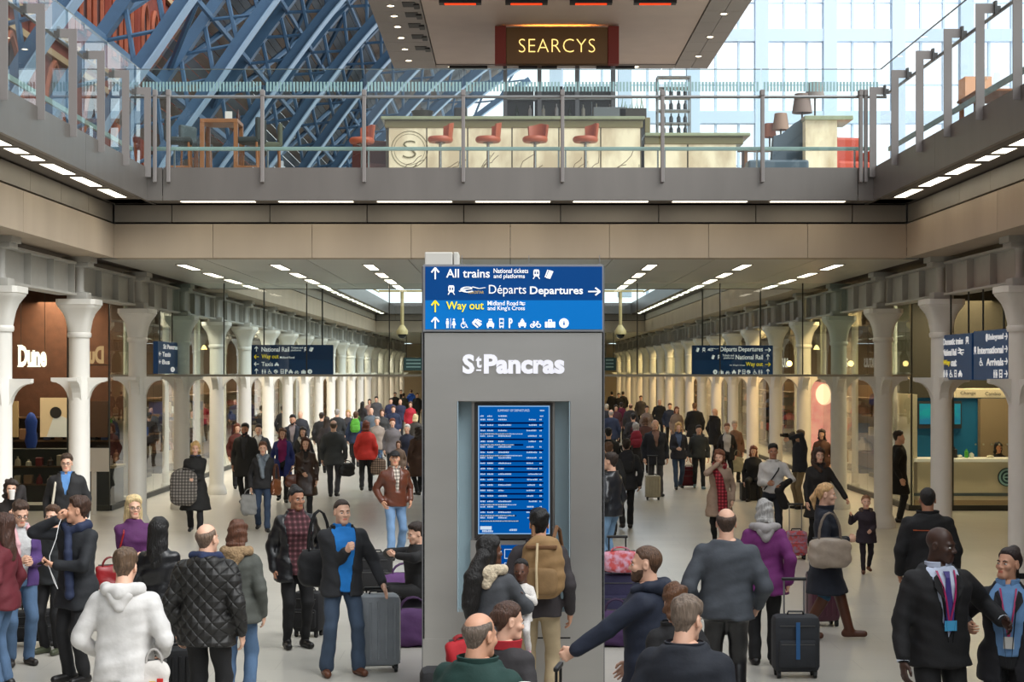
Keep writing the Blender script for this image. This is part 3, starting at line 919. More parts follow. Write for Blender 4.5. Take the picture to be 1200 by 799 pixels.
# --- back bar, shelving, lamps, booth
t = thing('back_bar', 'dark back bar cabinet with glass shelves behind the counter', 'cabinet', (0, 34.2, ZD))
M_bb = mat('dark_cabinet', (.17, .18, .20), .5)
xa, xb = pX(592, 34.2), pX(720, 34.2)
for u, v in zip((592, 626, 660, 694), (626, 660, 694, 720)):
    MB().box(pX(u, 34.2) + .01, pX(v, 34.2) - .01, 0, .4, 0, 2.35).build('cabinet_bay', M_bb, t)
for z in (1.35, 1.7, 2.05):
    MB().box(xa, xb, -.22, 0, z, z + .025).build('shelf', M_rail, t)
for u in (592, 632, 676, 718):
    MB().box(pX(u, 34.2) - .04, pX(u, 34.2) + .04, -.25, 0, 0, 3.25).build('upright', mat('steel_upright', (.45, .45, .46), .4, metal=.5), t)
rng = random.Random(9)
for i in range(16):
    x = xa + .1 + (xb - xa - .2) * i / 15
    z = (1.375, 1.725)[i % 2]
    h = rng.uniform(.2, .28)
    c = rng.choice([(.75, .72, .66), (.15, .22, .14), (.35, .22, .10), (.8, .8, .8)])
    o = MB().lathe([(.035, 0), (.038, .02), (.038, h * .6), (.013, h * .8), (.013, h)], 8).build('bottle', mat('bottle_%s' % (str(c)), c, .2), None, True)
    o.location = (x, 34.2 - .12, ZD + z)
    tag(o, 'small bottle on the back bar, %s from the left' % ORD[i].replace('nearest', 'first'), 'bottle', 'bottles on the back bar')
def on_bar(name, m, lb, cat, x, dy=0.4, z=None):
    o = m; o.location = (pX(x, YB + dy), YB + dy, ZD + (ht if z is None else z)); tag(o, lb, cat); return o
on_bar('ice_bucket', MB().lathe([(.12, 0), (.16, .02), (.2, .14), (.21, .16), (.17, .17), (.03, .19), (.03, .21)], 18).build('ice_bucket', mat('dark_pewter', (.30, .28, .26), .3, metal=.6), None, True), 'round pewter wine cooler on the left of the bar top', 'bucket', 495)
on_bar('till', MB().box(-.12, .12, -.1, .1, 0, .22, .02).build('payment_till', mat('black_till', (.1, .1, .1), .4)), 'small black till on the bar top beside the wine cooler', 'till', 540)
on_bar('box', MB().box(-.3, .3, -.15, .15, 0, .22, .01).build('grey_crate', mat('grey_crate', (.45, .47, .48), .6)), 'grey box on the right of the bar top', 'box', 714)
wc = on_bar('box', MB().box(-.25, .25, -.15, .15, 0, .20, .01).build('planter_crate', mat('dark_crate', (.25, .23, .2), .7)), 'dark slatted crate planted with green stems on the bar top', 'planter', 741)
m = MB()
for k in range(9):
    x = -.2 + .05 * k
    m.tube([(x, 0, .19), (x + rng.uniform(-.03, .03), 0, .19 + rng.uniform(.1, .25))], [.012, .003], 5)
m.build('stems', mat('stem_green', (.35, .5, .22), .7), wc)
t = thing('wine_rack', 'tall open steel rack with bottles on the side counter', 'rack', (pX(789, YB + .7), YB + .7, ZD + h2))
for q in (-1, 1):
    for r in (-1, 1):
        MB().box(q * .30 - .012, q * .30 + .012, r * .15 - .012, r * .15 + .012, 0, 1.12).build('upright', M_rail, t)
for z in (.03, .24, .48, .72, .9, 1.1):
    MB().box(-.31, .31, -.16, .16, z, z + .02).build('shelf', M_rail, t)
rng = random.Random(11)
for z in (.05, .26, .5, .74):
    for x in (-.18, -.04, .1, .22):
        o = MB().lathe([(.035, 0), (.038, .02), (.038, .11), (.014, .15), (.014, .19)], 8).build('bottle', mat('rack_bottle', (.14, .17, .2), .25), None, True)
        o.location = (pX(789, YB + .7) + x, YB + .7, ZD + h2 + z + .0)
        tag(o, 'dark bottle in the steel rack, %s on the %s shelf' % (ORD[(-.18, -.04, .1, .22).index(x)].replace('nearest', 'first'), ORD[(.05, .26, .5, .74).index(z)].replace('nearest', 'lowest')), 'bottle', 'bottles in the steel rack')
def table_lamp(x, y, ztop, w, hgt, col, lb, base):
    d = y
    z0 = base
    t = thing('table_lamp', lb, 'lamp', (pX(x, d), d, z0))
    zt = ztop - z0
    MB().lathe([(.08, 0), (.08, .02), (.018, .04), (.018, zt - hgt * .5)], 12).build('stem', mat('lamp_stem', (.3, .27, .24), .4, metal=.5), t, True)
    MB().lathe([(w / 2, zt - hgt), (w * .36, zt), (w * .35, zt), (w * .49, zt - hgt)], 20, cap=False).build('shade', mat('shade_' + lb[:6], col, .8), t, True)
t = thing('booth_counter', 'cream glowing counter block on the right of the terrace', 'counter', (0, 30.6, ZD))
MB().box(pX(944, 30.6), pX(981, 30.6), 0, .5, 0, pZ(141, 30.6) - ZD).build('onyx_panel', M_onyx, t)
MB().box(pX(942, 30.6), pX(999, 30.6), -.08, .9, pZ(141, 30.6) - ZD, pZ(136, 30.6) - ZD, .01).build('counter_top', M_top, t)
t = thing('booth_bench', 'slate blue curved booth seat on the right of the terrace', 'booth seat', (0, 30.9, ZD))  # curved booth seat of the terrace
M_booth = mat('slate_leather', (.28, .34, .39), .5)
pr = [(pX(901, 31), 0), (pX(942, 31), 0), (pX(942, 31), pZ(139, 31) - ZD), (pX(930, 31), pZ(145, 31) - ZD), (pX(915, 31), pZ(158, 31) - ZD), (pX(906, 31), pZ(160, 31) - ZD)]
MB().prism(pr, 'y', 0, .25).build('backrest', M_booth, t)
MB().box(pX(872, 31), pX(942, 31), -.45, 0, 0, .42, .04).build('seat', M_booth, t)
LY = 31.6
zl = pZ(139, 31.4)
tb = thing('lamp_table', 'small dark side table holding the shaded lamps', 'table', (pX(935, 32.0), 32.0, ZD))
MB().box(-1.1, .75, -.25, .25, .78, .82).build('tabletop', M_wood, tb)
for q in (-1.0, .65):
    MB().box(q - .03, q + .03, -.2, .2, 0, .78).build('leg', M_wood, tb)
table_lamp(955, 32.0, pZ(97, 32), .36, .27, (.52, .47, .45), 'grey shaded table lamp, tallest on the terrace', ZD + .82)
table_lamp(940, 32.0, pZ(110, 32), .38, .36, (.50, .42, .39), 'taupe shaded lamp just left of the tallest lamp', ZD + .82)
table_lamp(915, 32.0, pZ(133, 32), .32, .31, (.62, .50, .43), 'low brown shaded lamp behind the booth seat', ZD + .82)
table_lamp(902, 32.2, pZ(143, 32), .26, .26, (.66, .42, .34), 'small terracotta shaded lamp farthest left', ZD + .82)
pt = thing('potted_plant', 'dark leafy plant in a pot beside the tallest lamp', 'plant', (pX(972, 32), 32.0, ZD + .82))
MB().lathe([(.06, 0), (.09, .12), (.08, .12)], 10).build('pot', _M['dark_crate'], pt, True)
m = MB()
for k in range(60):
    a = rng.uniform(0, 6.28); l = rng.uniform(.08, .26); z = rng.uniform(.1, .42)
    p = Vector((0, 0, z)); q = Vector((math.cos(a) * l, math.sin(a) * l, z + rng.uniform(-.05, .12)))
    s_ = Vector((-math.sin(a), math.cos(a), .2)) * .03
    m.add([p, (p + q) / 2 + s_, q, (p + q) / 2 - s_], [(0, 1, 2, 3)])
m.build('leaves', mat('dark_leaf', (.16, .22, .20), .6), pt)
armchair(pX(994, 31.4), 31.4, 'coral red chair beside the cream counter block', mat('coral_red', (.72, .27, .18), .6), 10)
t = thing('floor_lamp', 'square peach shaded lamp seen through the right balcony glass', 'lamp', (pX(1142, 27.0), 27.0, ZD))
zt = pZ(92, 27) - ZD; zb_ = pZ(116, 27) - ZD
MB().lathe([(.14, 0), (.14, .02), (.015, .04), (.015, zb_ + .1)], 12).build('stem', _M['lamp_stem'], t, True)
MB().box(-.20, .22, -.2, .2, zb_, zt).build('shade', mat('peach_shade', (.86, .66, .52), .8, emit=.15), t)
for k, (x, y) in enumerate(((1092, 25.2), (1110, 25.6))):
    o = MB().lathe([(.05, 0), (.008, .01), (.008, .16), (.05, .2), (.055, .28), (.045, .36)], 12).build('wine_glass', glass_mat('wine_glass', (.9, .93, .93)), None, True)
    o.location = (7.0 + .3 * k, y, ZD + .76)
    tag(o, '%s wine glass on the table behind the right balcony glass' % ('nearer', 'farther')[k], 'glass', 'wine glasses on the right balcony')
t = thing('dining_table', 'dark dining table behind the right balcony glass', 'table', (7.2, 25.4, ZD))
MB().box(-.4, .5, -.6, .6, .72, .76, .01).build('tabletop', M_wood, t)
for q in (-.35, .45):
    for r in (-.5, .5):
        MB().box(q - .03, q + .03, r - .03, r + .03, 0, .72).build('leg', M_wood, t)

# ================================================================== SIGNS
M_wh = mat('sign_white', (.95, .95, .95), .5, emit=.35)
M_ye = mat('sign_yellow', (.98, .88, .10), .5, emit=.3)
M_navy = mat('sign_navy', (.00, .25, .50), .4, emit=.14, spec=.15)
M_blue = mat('sign_blue', (.00, .43, .74), .4, emit=.18, spec=.15)
M_hang = mat('hanging_sign_navy', (.04, .20, .38), .4, emit=.06)
M_hang2 = mat('hanging_sign_blue', (.05, .25, .45), .4, emit=.06)
def circ(cx, cz, r, n=14): return [(cx + r * math.cos(2 * math.pi * k / n), cz + r * math.sin(2 * math.pi * k / n)) for k in range(n)]
def rect(a, b, c, d): return [(a, c), (b, c), (b, d), (a, d)]
def ringq(cx, cz, r0, r1, a0=0, a1=360, n=14):
    out = []
    for k in range(n):
        t0 = math.radians(a0 + (a1 - a0) * k / n); t1 = math.radians(a0 + (a1 - a0) * (k + 1) / n)
        out.append([(cx + r0 * math.cos(t0), cz + r0 * math.sin(t0)), (cx + r1 * math.cos(t0), cz + r1 * math.sin(t0)), (cx + r1 * math.cos(t1), cz + r1 * math.sin(t1)), (cx + r0 * math.cos(t1), cz + r0 * math.sin(t1))])
    return out
def linep(a, b, w):
    dx, dz = b[0] - a[0], b[1] - a[1]; L = math.hypot(dx, dz) or 1
    nx, nz = -dz / L * w / 2, dx / L * w / 2
    return [(a[0] + nx, a[1] + nz), (a[0] - nx, a[1] - nz), (b[0] - nx, b[1] - nz), (b[0] + nx, b[1] + nz)]
ICON = {
    'up': [linep((.5, 0), (.5, .95), .14), linep((.5, 1.0), (.12, .60), .15), linep((.5, 1.0), (.88, .60), .15)],
    'left': [linep((1, .5), (.05, .5), .14), linep((0, .5), (.4, .88), .15), linep((0, .5), (.4, .12), .15)],
    'right': [linep((0, .5), (.95, .5), .14), linep((1, .5), (.6, .88), .15), linep((1, .5), (.6, .12), .15)],
    'train': [rect(.22, .78, .80, .95), rect(.15, .28, .35, .85), rect(.72, .85, .35, .85), rect(.28, .72, .74, .8), rect(.44, .56, .45, .8), rect(.22, .78, .25, .47), linep((.3, .25), (.12, 0), .1), linep((.7, .25), (.88, 0), .1)],
    'ticket': [[(.15, .1), (.6, 0), (.95, .8), (.5, .95)], [(.0, .2), (.12, .15), (.42, .95), (.3, .98)]],
    'toilets': [circ(.2, .88, .1), [(.08, .75), (.32, .75), (.34, .4), (.06, .4)], rect(.1, .18, 0, .4), rect(.22, .30, 0, .4), rect(.48, .52, 0, 1), circ(.8, .88, .1), [(.72, .75), (.88, .75), (1.0, .3), (.6, .3)], rect(.72, .79, 0, .3), rect(.82, .89, 0, .3)],
    'wheelchair': [circ(.4, .9, .1), rect(.34, .46, .4, .8), rect(.34, .7, .55, .64), linep((.42, .42), (.75, .42), .1), linep((.75, .42), (.88, .08), .1), rect(.85, 1.0, .04, .12)] + ringq(.42, .30, .22, .31, 110, 350),
    'phone': [[(.0, .55), (.35, .95), (.55, .8), (.3, .5)], [(.35, .55), (.75, .15), (1.0, .4), (.6, .75)], linep((.1, .5), (.6, .05), .16), linep((.5, .9), (.95, .65), .12)],
    'taxi': [rect(.30, .70, .80, .95), [(.15, .45), (.28, .75), (.72, .75), (.85, .45)], rect(.05, .95, .15, .50), rect(.1, .28, 0, .15), rect(.72, .9, 0, .15)],
    'bus': [rect(.15, .85, .86, 1.0), rect(.15, .25, .1, .9), rect(.75, .85, .1, .9), rect(.2, .8, .44, .58), rect(.2, .8, .1, .24), rect(.2, .35, 0, .12), rect(.65, .8, 0, .12)],
    'P': [rect(.2, .42, 0, 1.0)] + ringq(.48, .72, .10, .28, -90, 90) + [rect(.3, .5, .82, 1.0), rect(.3, .5, .44, .62)],
    'car': [[(.2, .5), (.32, .82), (.68, .82), (.8, .5)], rect(.05, .95, .2, .55), rect(.12, .3, .05, .2), rect(.7, .88, .05, .2), rect(.4, .6, .82, .95)],
    'bike': ringq(.22, .25, .13, .22) + ringq(.78, .25, .13, .22) + [linep((.22, .25), (.45, .6), .1), linep((.45, .3), (.7, .6), .1), linep((.22, .25), (.5, .25), .08), linep((.62, .68), (.8, .6), .1), circ(.35, .62, .09)],
    'bag': [rect(.0, .2, .05, .65), rect(.24, .76, .05, .65), rect(.8, 1, .05, .65), rect(.32, .42, .65, .85), rect(.58, .68, .65, .85), rect(.32, .68, .78, .88)],
    'info': ringq(.5, .5, .22, .5, 0, 360, 18) + [rect(.28, .42, .28, .72), rect(.58, .72, .28, .72), rect(.42, .58, .60, .66), rect(.40, .6, .80, .9), rect(.4, .6, .1, .22)],
    'rail': [linep((0, .7), (1, .7), .14), linep((0, .35), (1, .35), .14), linep((.1, 1.0), (.6, .7), .13), linep((.6, .7), (.3, .35), .13), linep((.3, .35), (.8, .05), .13)],
    'swirl': [linep((0, .35), (.25, .4), .08), linep((.5, .75), (.75, .6), .07), linep((.75, .6), (1, .68), .06)] + ringq(.32, .5, .18, .27, 40, 330, 14) + [linep((.15, .5), (.5, .58), .09)],
}
_IC = {}
def icon(k, parent, m, x0, z0, w, h, y=0.0, flip=False):
    kk = (k, m.name)
    if kk not in _IC:
        b = MB()
        for p in ICON[k]:
            b.prism(p, 'y', -.5, .5)
        _IC[kk] = b.mesh('pictogram', m)
    o = link('pictogram', _IC[kk], parent)
    o.location = (x0, y, z0); o.scale = (w, .004, h)
    return o

# ------------------------------------------------------------------ kiosk
KD = 16.0
M_kst = mat('kiosk_steel', (.74, .73, .715), .32, metal=.85, noise=.05, nscale=2.5, stretch=(.3, 1, 1.2))
M_kfr = mat('kiosk_trim', (.42, .42, .43), .4, metal=.5)
kx = lambda x: pX(x, KD)
kz = lambda y: pZ(y, KD)
t = thing('information_kiosk', 'tall brushed steel information totem with blue direction sign and departure screen', 'kiosk', (0, KD, 0))
X0, X1 = kx(496), kx(707)
RX0, RX1, RZ0, RZ1 = kx(535.5), kx(668.5), kz(717), kz(470)
DEP = 1.15
b = MB()
b.box(X0, RX0, 0, DEP, 0.02, kz(390)).box(RX1, X1, 0, DEP, .02, kz(390)).box(RX0, RX1, 0, DEP, RZ1, kz(390)).box(RX0, RX1, 0, DEP, kz(746.5), RZ0).box(RX0, RX1, .24, DEP, RZ0, RZ1)
b.build('body', M_kst, t)
MB().box(X0 - .004, X1 + .004, -.004, DEP + .004, 0, .535).build('plinth', M_kst, t)
MB().box(X0 + .002, X1 - .002, .004, DEP - .01, .535, .55).build('plinth_joint', M_dark, t)
for x in (X0, X1):
    MB().box(x - .012, x + .012, .0, DEP, .02, kz(312)).build('edge_trim', M_kfr, t)
# recess lining
M_line = mat('recess_glass_blue', (.62, .70, .73), .25, noise=.02)
for a, c in ((RX0 + .003, RX0 + .012), (RX1 - .012, RX1 - .003)):
    MB().box(a, c, .003, .24, RZ0, RZ1).build('recess_cheek', M_line, t)
MB().box(RX0 + .012, kx(552), .215, .239, RZ0, RZ1 - .01).build('recess_panel', M_line, t)
MB().box(kx(651), RX1 - .012, .215, .239, RZ0, RZ1 - .01).build('recess_panel', M_line, t)
# main departures screen
scr = MB().box(kx(555.5), kx(648), .10, .235, kz(632), kz(472.5)).build('screen_housing', mat('screen_bezel', (.16, .15, .145), .4), t)
sx0, sx1, sz0, sz1 = kx(560), kx(644.5), kz(627), kz(475.5)
MB().box(sx0, sx1, .094, .1, sz0, sz1).build('screen_border', emis('screen_edge', (.62, .80, .97), .75), scr)
M_scr = emis('screen_blue', (.02, .40, .76), .75)
MB().box(sx0 + .010, sx1 - .010, .091, .0945, sz0 + .010, sz1 - .010).build('screen_face', M_scr, scr)
M_sct = emis('screen_white', (.86, .93, 1.0), .85)
M_scd = emis('screen_band', (.01, .10, .34), .6)
text('SUMMARY OF DEPARTURES', scr, M_sct, kx(583), kz(482.5), kx(620.5) - kx(583), .022, y=.090, name='screen_heading')
rng = random.Random(3)
hd = MB()
def word(mb, x, z, w, h=.013):
    """a run of letters too small to read"""
    u = x
    while u < x + w:
        q = rng.uniform(.006, .011)
        mb.box(u, min(u + q, x + w), .0895, .0905, z, z + h * rng.choice((.75, 1, 1)))
        u += q + .004
word(hd, kx(633), kz(482), .045); word(hd, kx(562.5), kz(488.5), .035); word(hd, kx(571), kz(488.5), .045); word(hd, kx(584), kz(488.5), .08); word(hd, kx(633), kz(488.5), .03)
hd.build('screen_column_heads', M_sct, scr)
for k in range(19):
    z = kz(492.7 + 6.42 * k)
    r = MB()
    word(r, kx(562.7), z, .045); word(r, kx(571), z, .055); word(r, kx(584), z, rng.choice((.05, .08, .1, .12))); word(r, kx(617 + rng.uniform(0, 3)), z, rng.uniform(.06, .1)); word(r, kx(632.5), z, .02)
    r.build('departure_row', M_sct, scr)['kind'] = 'stuff'
    full = rng.random() < .55
    MB().box(kx(562.7), kx(637 if full else rng.uniform(590, 615)), .0897, .0907, z - .034, z - .018).build('row_band', M_scd, scr)
    if not full:
        r = MB(); word(r, kx(562.7), z - .03, rng.uniform(.3, .58), .009); r.build('calling_points', M_sct, scr)['kind'] = 'stuff'
r = MB().box(kx(562.5), kx(576), .0897, .0907, kz(621.5), kz(617.5)); word(r, kx(565), kz(624.5), .10, .02); word(r, kx(597), kz(623), .07, .018)
r.build('screen_footer', M_sct, scr)
# lower touch panel
low = MB().box(kx(551), kx(652), .12, .235, kz(712), kz(634.5)).build('touch_panel_housing', M_kst, t)
MB().box(kx(587), kx(640), .112, .121, kz(692), kz(640)).build('touch_screen', emis('touch_blue', (.02, .36, .72), .6), low)
m = MB()
for i in range(3):
    for j in range(3):
        a = kx(591 + 16 * i); z = kz(688 - 16 * j)
        m.box(a, a + .1, .109, .1125, z, z + .006).box(a, a + .006, .109, .1125, z, z + .09).box(a + .1, a + .106, .109, .1125, z, z + .09).box(a, a + .1, .109, .1125, z + .085, z + .09)
m.build('touch_buttons', M_sct, low)
# lettering plate St Pancras
M_let = mat('white_letters', (.90, .90, .93), .5, emit=.25)  # slight glow added so the letters look whiter
text('S', t, M_let, kx(542), kz(438), kx(556) - kx(542), kz(415) - kz(438), y=-.012, bold=.045, name='letter')
text('t', t, M_let, kx(557.5), kz(431), kx(564.5) - kx(557.5), kz(417) - kz(431), y=-.012, bold=.03, name='letter')
MB().box(kx(558), kx(564), -.013, 0, kz(434.6), kz(432.8)).build('letter_bar', M_let, t)
text('Pancras', t, M_let, kx(567), kz(438), kx(661.5) - kx(567), kz(415) - kz(438), y=-.012, bold=.045, name='letter')
# direction sign box
sg = MB().box(X0, X1, -.03, DEP, kz(388.5), kz(310)).build('sign_box', mat('sign_frame_grey', (.55, .56, .58), .4, metal=.4), t)
MB().box(kx(498.5), kx(705.5), -.036, -.03, kz(352), kz(312.5)).build('sign_field', M_navy, sg)
MB().box(kx(498.5), kx(705.5), -.036, -.03, kz(386), kz(352)).build('sign_field', M_blue, sg)
YS = -.040
def kt(s, x0, x1, yb, h, m=M_wh, bold=.012):
    text(s, sg, m, kx(x0), kz(yb), kx(x1) - kx(x0), h * KD / FPX, y=YS, bold=bold)
def ki(k, x0, x1, y0, y1, m=M_wh):
    icon(k, sg, m, kx(x0), kz(y1), kx(x1) - kx(x0), kz(y0) - kz(y1), YS)
ki('up', 504.5, 516, 314, 327.5)
kt('All trains', 523, 574, 325.6, 10.2)
kt('National tickets', 578.5, 619, 320.2, 5.4); kt('and platforms', 578.5, 615, 327.6, 6.4)
ki('train', 623.5, 633.5, 315.5, 327); ki('ticket', 638, 649, 316, 327)
ki('train', 524, 534, 334, 345.5); ki('swirl', 538, 569, 333, 346)
kt('EUROSTAR', 549, 567, 344.2, 3.2, mat('sign_gold', (.85, .72, .35), .5, emit=.2), 0)
kt('Départs', 573, 616.5, 347.6, 13.5, bold=0); kt('Departures', 621, 683, 347.6, 11.8, bold=.02)
ki('right', 689, 703, 336, 347.5)
ki('up', 504.5, 516, 352.5, 366, M_ye); kt('Way out', 523, 567, 365.6, 12.2, M_ye)
kt('Midland Road', 571.5, 607, 358, 5.2); ki('rail', 608.5, 615.5, 353.5, 358.5); kt("and King's Cross", 571.5, 615, 365, 6.4)
ki('up', 504.5, 516, 372, 385)
for k, (a, c) in (('toilets', (522, 534.5)), ('wheelchair', (539, 548.5)), ('phone', (553, 565)), ('taxi', (570, 579.5)), ('bus', (584, 591.5)), ('P', (594.5, 602.5)), ('car', (607, 617)), ('bike', (621, 634)), ('bag', (638.5, 650.5)), ('info', (655, 666.5))):
    ki(k, a, c, 373, 384.5)
bx = MB().box(kx(497), kx(530), .1, .5, kz(310), kz(294.5), .01).box(kx(531), kx(537), .1, .45, kz(310), kz(294.5), .008).build('top_equipment_box', mat('pale_equipment', (.76, .75, .72), .6), t)
for x in (541, 620, 703.5):
    MB().box(kx(x) - .02, kx(x) + .02, .1, .16, kz(310), kz(308.5)).tube([(kx(x), .13, kz(309)), (kx(x), .13, kz(298))], .004, 5).build('antenna', M_rail, t)

# ------------------------------------------------------------------ hanging signs past the screen
def hsign(x0, x1, y0, y1, d, label, rows, rods):
    t = thing('hanging_sign', label, 'sign', (0, d, 0))
    hx = lambda x: pX(x, d); hz = lambda y: pZ(y, d)
    MB().box(hx(x0), hx(x1), 0, .12, hz(y1), hz(y0), .005).build('sign_board', M_hang, t)
    MB().box(hx(x0 + .6), hx(x1 - .6), -.004, 0.001, hz(y1 - .6), hz(y0 + (y1 - y0) * .5)).build('sign_field', M_hang2, t)
    for x in rods:
        MB().tube([(hx(x), .06, hz(y0)), (hx(x), .06, 4.96)], .018, 8).build('hanger_rod', M_mull, t)
    for r in rows:
        if r[0] == 'i':
            icon(r[1], t, r[6] if len(r) > 6 else M_wh, hx(r[2]), hz(r[5]), hx(r[3]) - hx(r[2]), hz(r[4]) - hz(r[5]), -.008)
        else:
            text(r[1], t, r[6] if len(r) > 6 else M_wh, hx(r[2]), hz(r[5]), hx(r[3]) - hx(r[2]), hz(r[4]) - hz(r[5]), y=-.006, bold=.015)
R = [('i', 'up', 298, 303, 406, 412), ('t', 'National Rail', 306.5, 339, 406.5, 412), ('t', 'Tickets and', 341, 355, 406, 408.5), ('t', 'platforms', 341, 353, 409.2, 412), ('i', 'train', 356, 360, 406.5, 412), ('i', 'ticket', 362, 368, 406.5, 412),
     ('i', 'left', 298, 303.5, 415, 421, M_ye), ('t', 'Way out', 306.5, 326.5, 415, 421.5, M_ye), ('t', 'Midland Road', 328, 345, 417.5, 420), ('i', 'left', 298, 303.5, 423.5, 429.5), ('t', 'Taxis', 306.5, 320, 424, 429), ('i', 'taxi', 321.5, 327, 424.5, 429),
     ('i', 'up', 298, 303, 432, 438)]
for k, x in zip(('toilets', 'wheelchair', 'phone', 'bus', 'P', 'car', 'bike', 'bag', 'info'), (306.5, 313.5, 320.5, 328, 333, 338, 345, 353, 360.5)):
    R.append(('i', k, x, x + 5.4, 432.5, 438))
hsign(294.8, 390.3, 404, 439.4, 39.85, 'dark blue hanging direction sign reading National Rail, left of the kiosk', R, (309, 377.5))
R = [('i', 'ticket', 815.5, 820, 407, 412.5), ('i', 'train', 822.5, 827, 407, 412.5), ('i', 'swirl', 829, 842, 406.5, 412.5), ('t', 'Départs', 844, 863.5, 406.3, 413.3), ('t', 'Departures', 865.5, 894, 406.3, 413.3), ('i', 'right', 896.5, 903, 407, 413),
     ('i', 'ticket', 833.5, 838, 415.5, 421), ('i', 'train', 840.5, 844.5, 415.5, 421), ('t', 'Tickets and', 846.5, 860, 415, 417.5), ('t', 'platforms', 848, 860, 418.2, 421), ('t', 'National Rail', 862, 894, 415.6, 421.2), ('i', 'up', 897.3, 902.3, 415, 421.5),
     ('t', "for King's Cross", 855, 873, 427, 429), ('t', 'Way out', 874, 894, 424, 430.5, M_ye), ('i', 'right', 896.8, 902.8, 424, 430, M_ye), ('i', 'up', 897.3, 902.3, 432.5, 438.5)]
for k, x in zip(('info', 'bag', 'bike', 'car', 'P', 'bus', 'phone', 'wheelchair', 'toilets'), (835.5, 842.5, 850, 857.5, 864, 869, 874.5, 882, 888.5)):
    R.append(('i', k, x, x + 5.2, 433, 438.5))
hsign(811, 905.8, 404.6, 439.4, 39.85, 'dark blue hanging direction sign reading Departures, right of the kiosk', R, (823.5, 891.5))
# tiny far signs either side of the kiosk
for x0, x1, lb in ((473, 496, 'left'), (707, 722, 'right')):
    o = MB().box(pX(x0, 86), pX(x1, 86), 86, 86.15, pZ(434, 86), pZ(419, 86), .02).build('hanging_sign', mat('far_sign_green', (.10, .26, .27), .5))
    tag(o, 'small dark green far sign just %s of the kiosk' % lb, 'sign')
    m = MB()
    for z in (421, 425, 429):
        m.box(pX(x0 + 3, 86), pX(x1 - 3, 86), 85.97, 86, pZ(z + 1.6, 86), pZ(z, 86))
    m.build('sign_lines', mat('far_sign_lines', (.55, .66, .66), .5), o)
    for x in (x0 + 3, x1 - 3):
        MB().tube([(pX(x, 86), 86.08, pZ(420, 86)), (pX(x, 86), 86.08, ZS)], .02, 6).build('hanger_rod', M_mull, o)

# signs slung between the columns, facing across the arcade
def side_sign(s, X, ya, yb, z0, z1, label, rows):
    t = thing('column_sign', label, 'sign', (X, (ya + yb) / 2, 0), -s * math.pi / 2)
    L = abs(yb - ya)
    MB().box(-L / 2, L / 2, 0, .1, z0, z1, .01).build('sign_board', M_hang2, t)
    H = z1 - z0
    for (kind, s_, u0, u1, r, m) in rows:
        z = z1 - H * (.24 * r + .23); h = H * .15
        if kind == 'i': icon(s_, t, m, -L / 2 + u0 * L, z, (u1 - u0) * L, h * 1.1, -.004)
        else: text(s_, t, m, -L / 2 + u0 * L, z, (u1 - u0) * L, h, y=-.004, bold=.02)
    for q in (-L * .3, L * .3):
        MB().tube([(q, .05, z1), (q, .05, 4.30)], .015, 6).build('hanger_rod', M_mull, t)
yy = lambda x: 7.35 * FPX / (x - VPX)
side_sign(1, 7.24, yy(1147), yy(1112), 2.90, 3.64, 'dark blue sign on the right between the two nearest columns, farther panel',
          [('t', 'Domestic trains', .04, .72, 0, M_wh), ('i', 'train', .8, .92, 0, M_wh), ('t', 'National Rail', .04, .5, 1, M_wh), ('i', 'rail', .55, .75, 1, M_wh), ('t', 'Way', .04, .28, 2, M_ye), ('t', 'out', .32, .5, 2, M_wh), ('i', 'toilets', .04, .2, 3, M_wh), ('i', 'wheelchair', .25, .38, 3, M_wh), ('i', 'bus', .42, .52, 3, M_wh), ('i', 'car', .56, .7, 3, M_wh)])
side_sign(1, 7.24, yy(1190), yy(1149), 2.90, 3.66, 'dark blue Underground sign on the right nearest the picture edge',
          [('t', 'Underground', .45, .88, 0, M_wh), ('i', 'info', .38, .44, 0, M_wh), ('i', 'right', .91, .99, 0, M_wh), ('i', 'train', .02, .1, 1, M_wh), ('t', 'International', .14, .88, 1, M_wh), ('i', 'right', .91, .99, 1, M_wh), ('i', 'wheelchair', .18, .3, 2, M_wh), ('t', 'Arrivals', .4, .88, 2, M_wh), ('i', 'right', .91, .99, 2, M_wh), ('i', 'toilets', .6, .72, 3, M_wh), ('i', 'bus', .75, .87, 3, M_wh), ('i', 'right', .91, .99, 3, M_wh)])
y1 = 7.3 * FPX / (VPX - 185); y2 = 7.3 * FPX / (VPX - 209)
side_sign(-1, -7.3, y1, y2, 2.98, 3.66, 'dark blue sign slung beside the fourth left column',
          [('t', 'St Pancras', .25, .95, 0, M_wh), ('i', 'left', .05, .15, 1, M_wh), ('t', 'Taxis', .2, .6, 1, M_wh), ('i', 'left', .05, .15, 2, M_wh), ('t', 'Bus', .2, .55, 2, M_wh), ('i', 'info', .6, .8, 3, M_wh)])

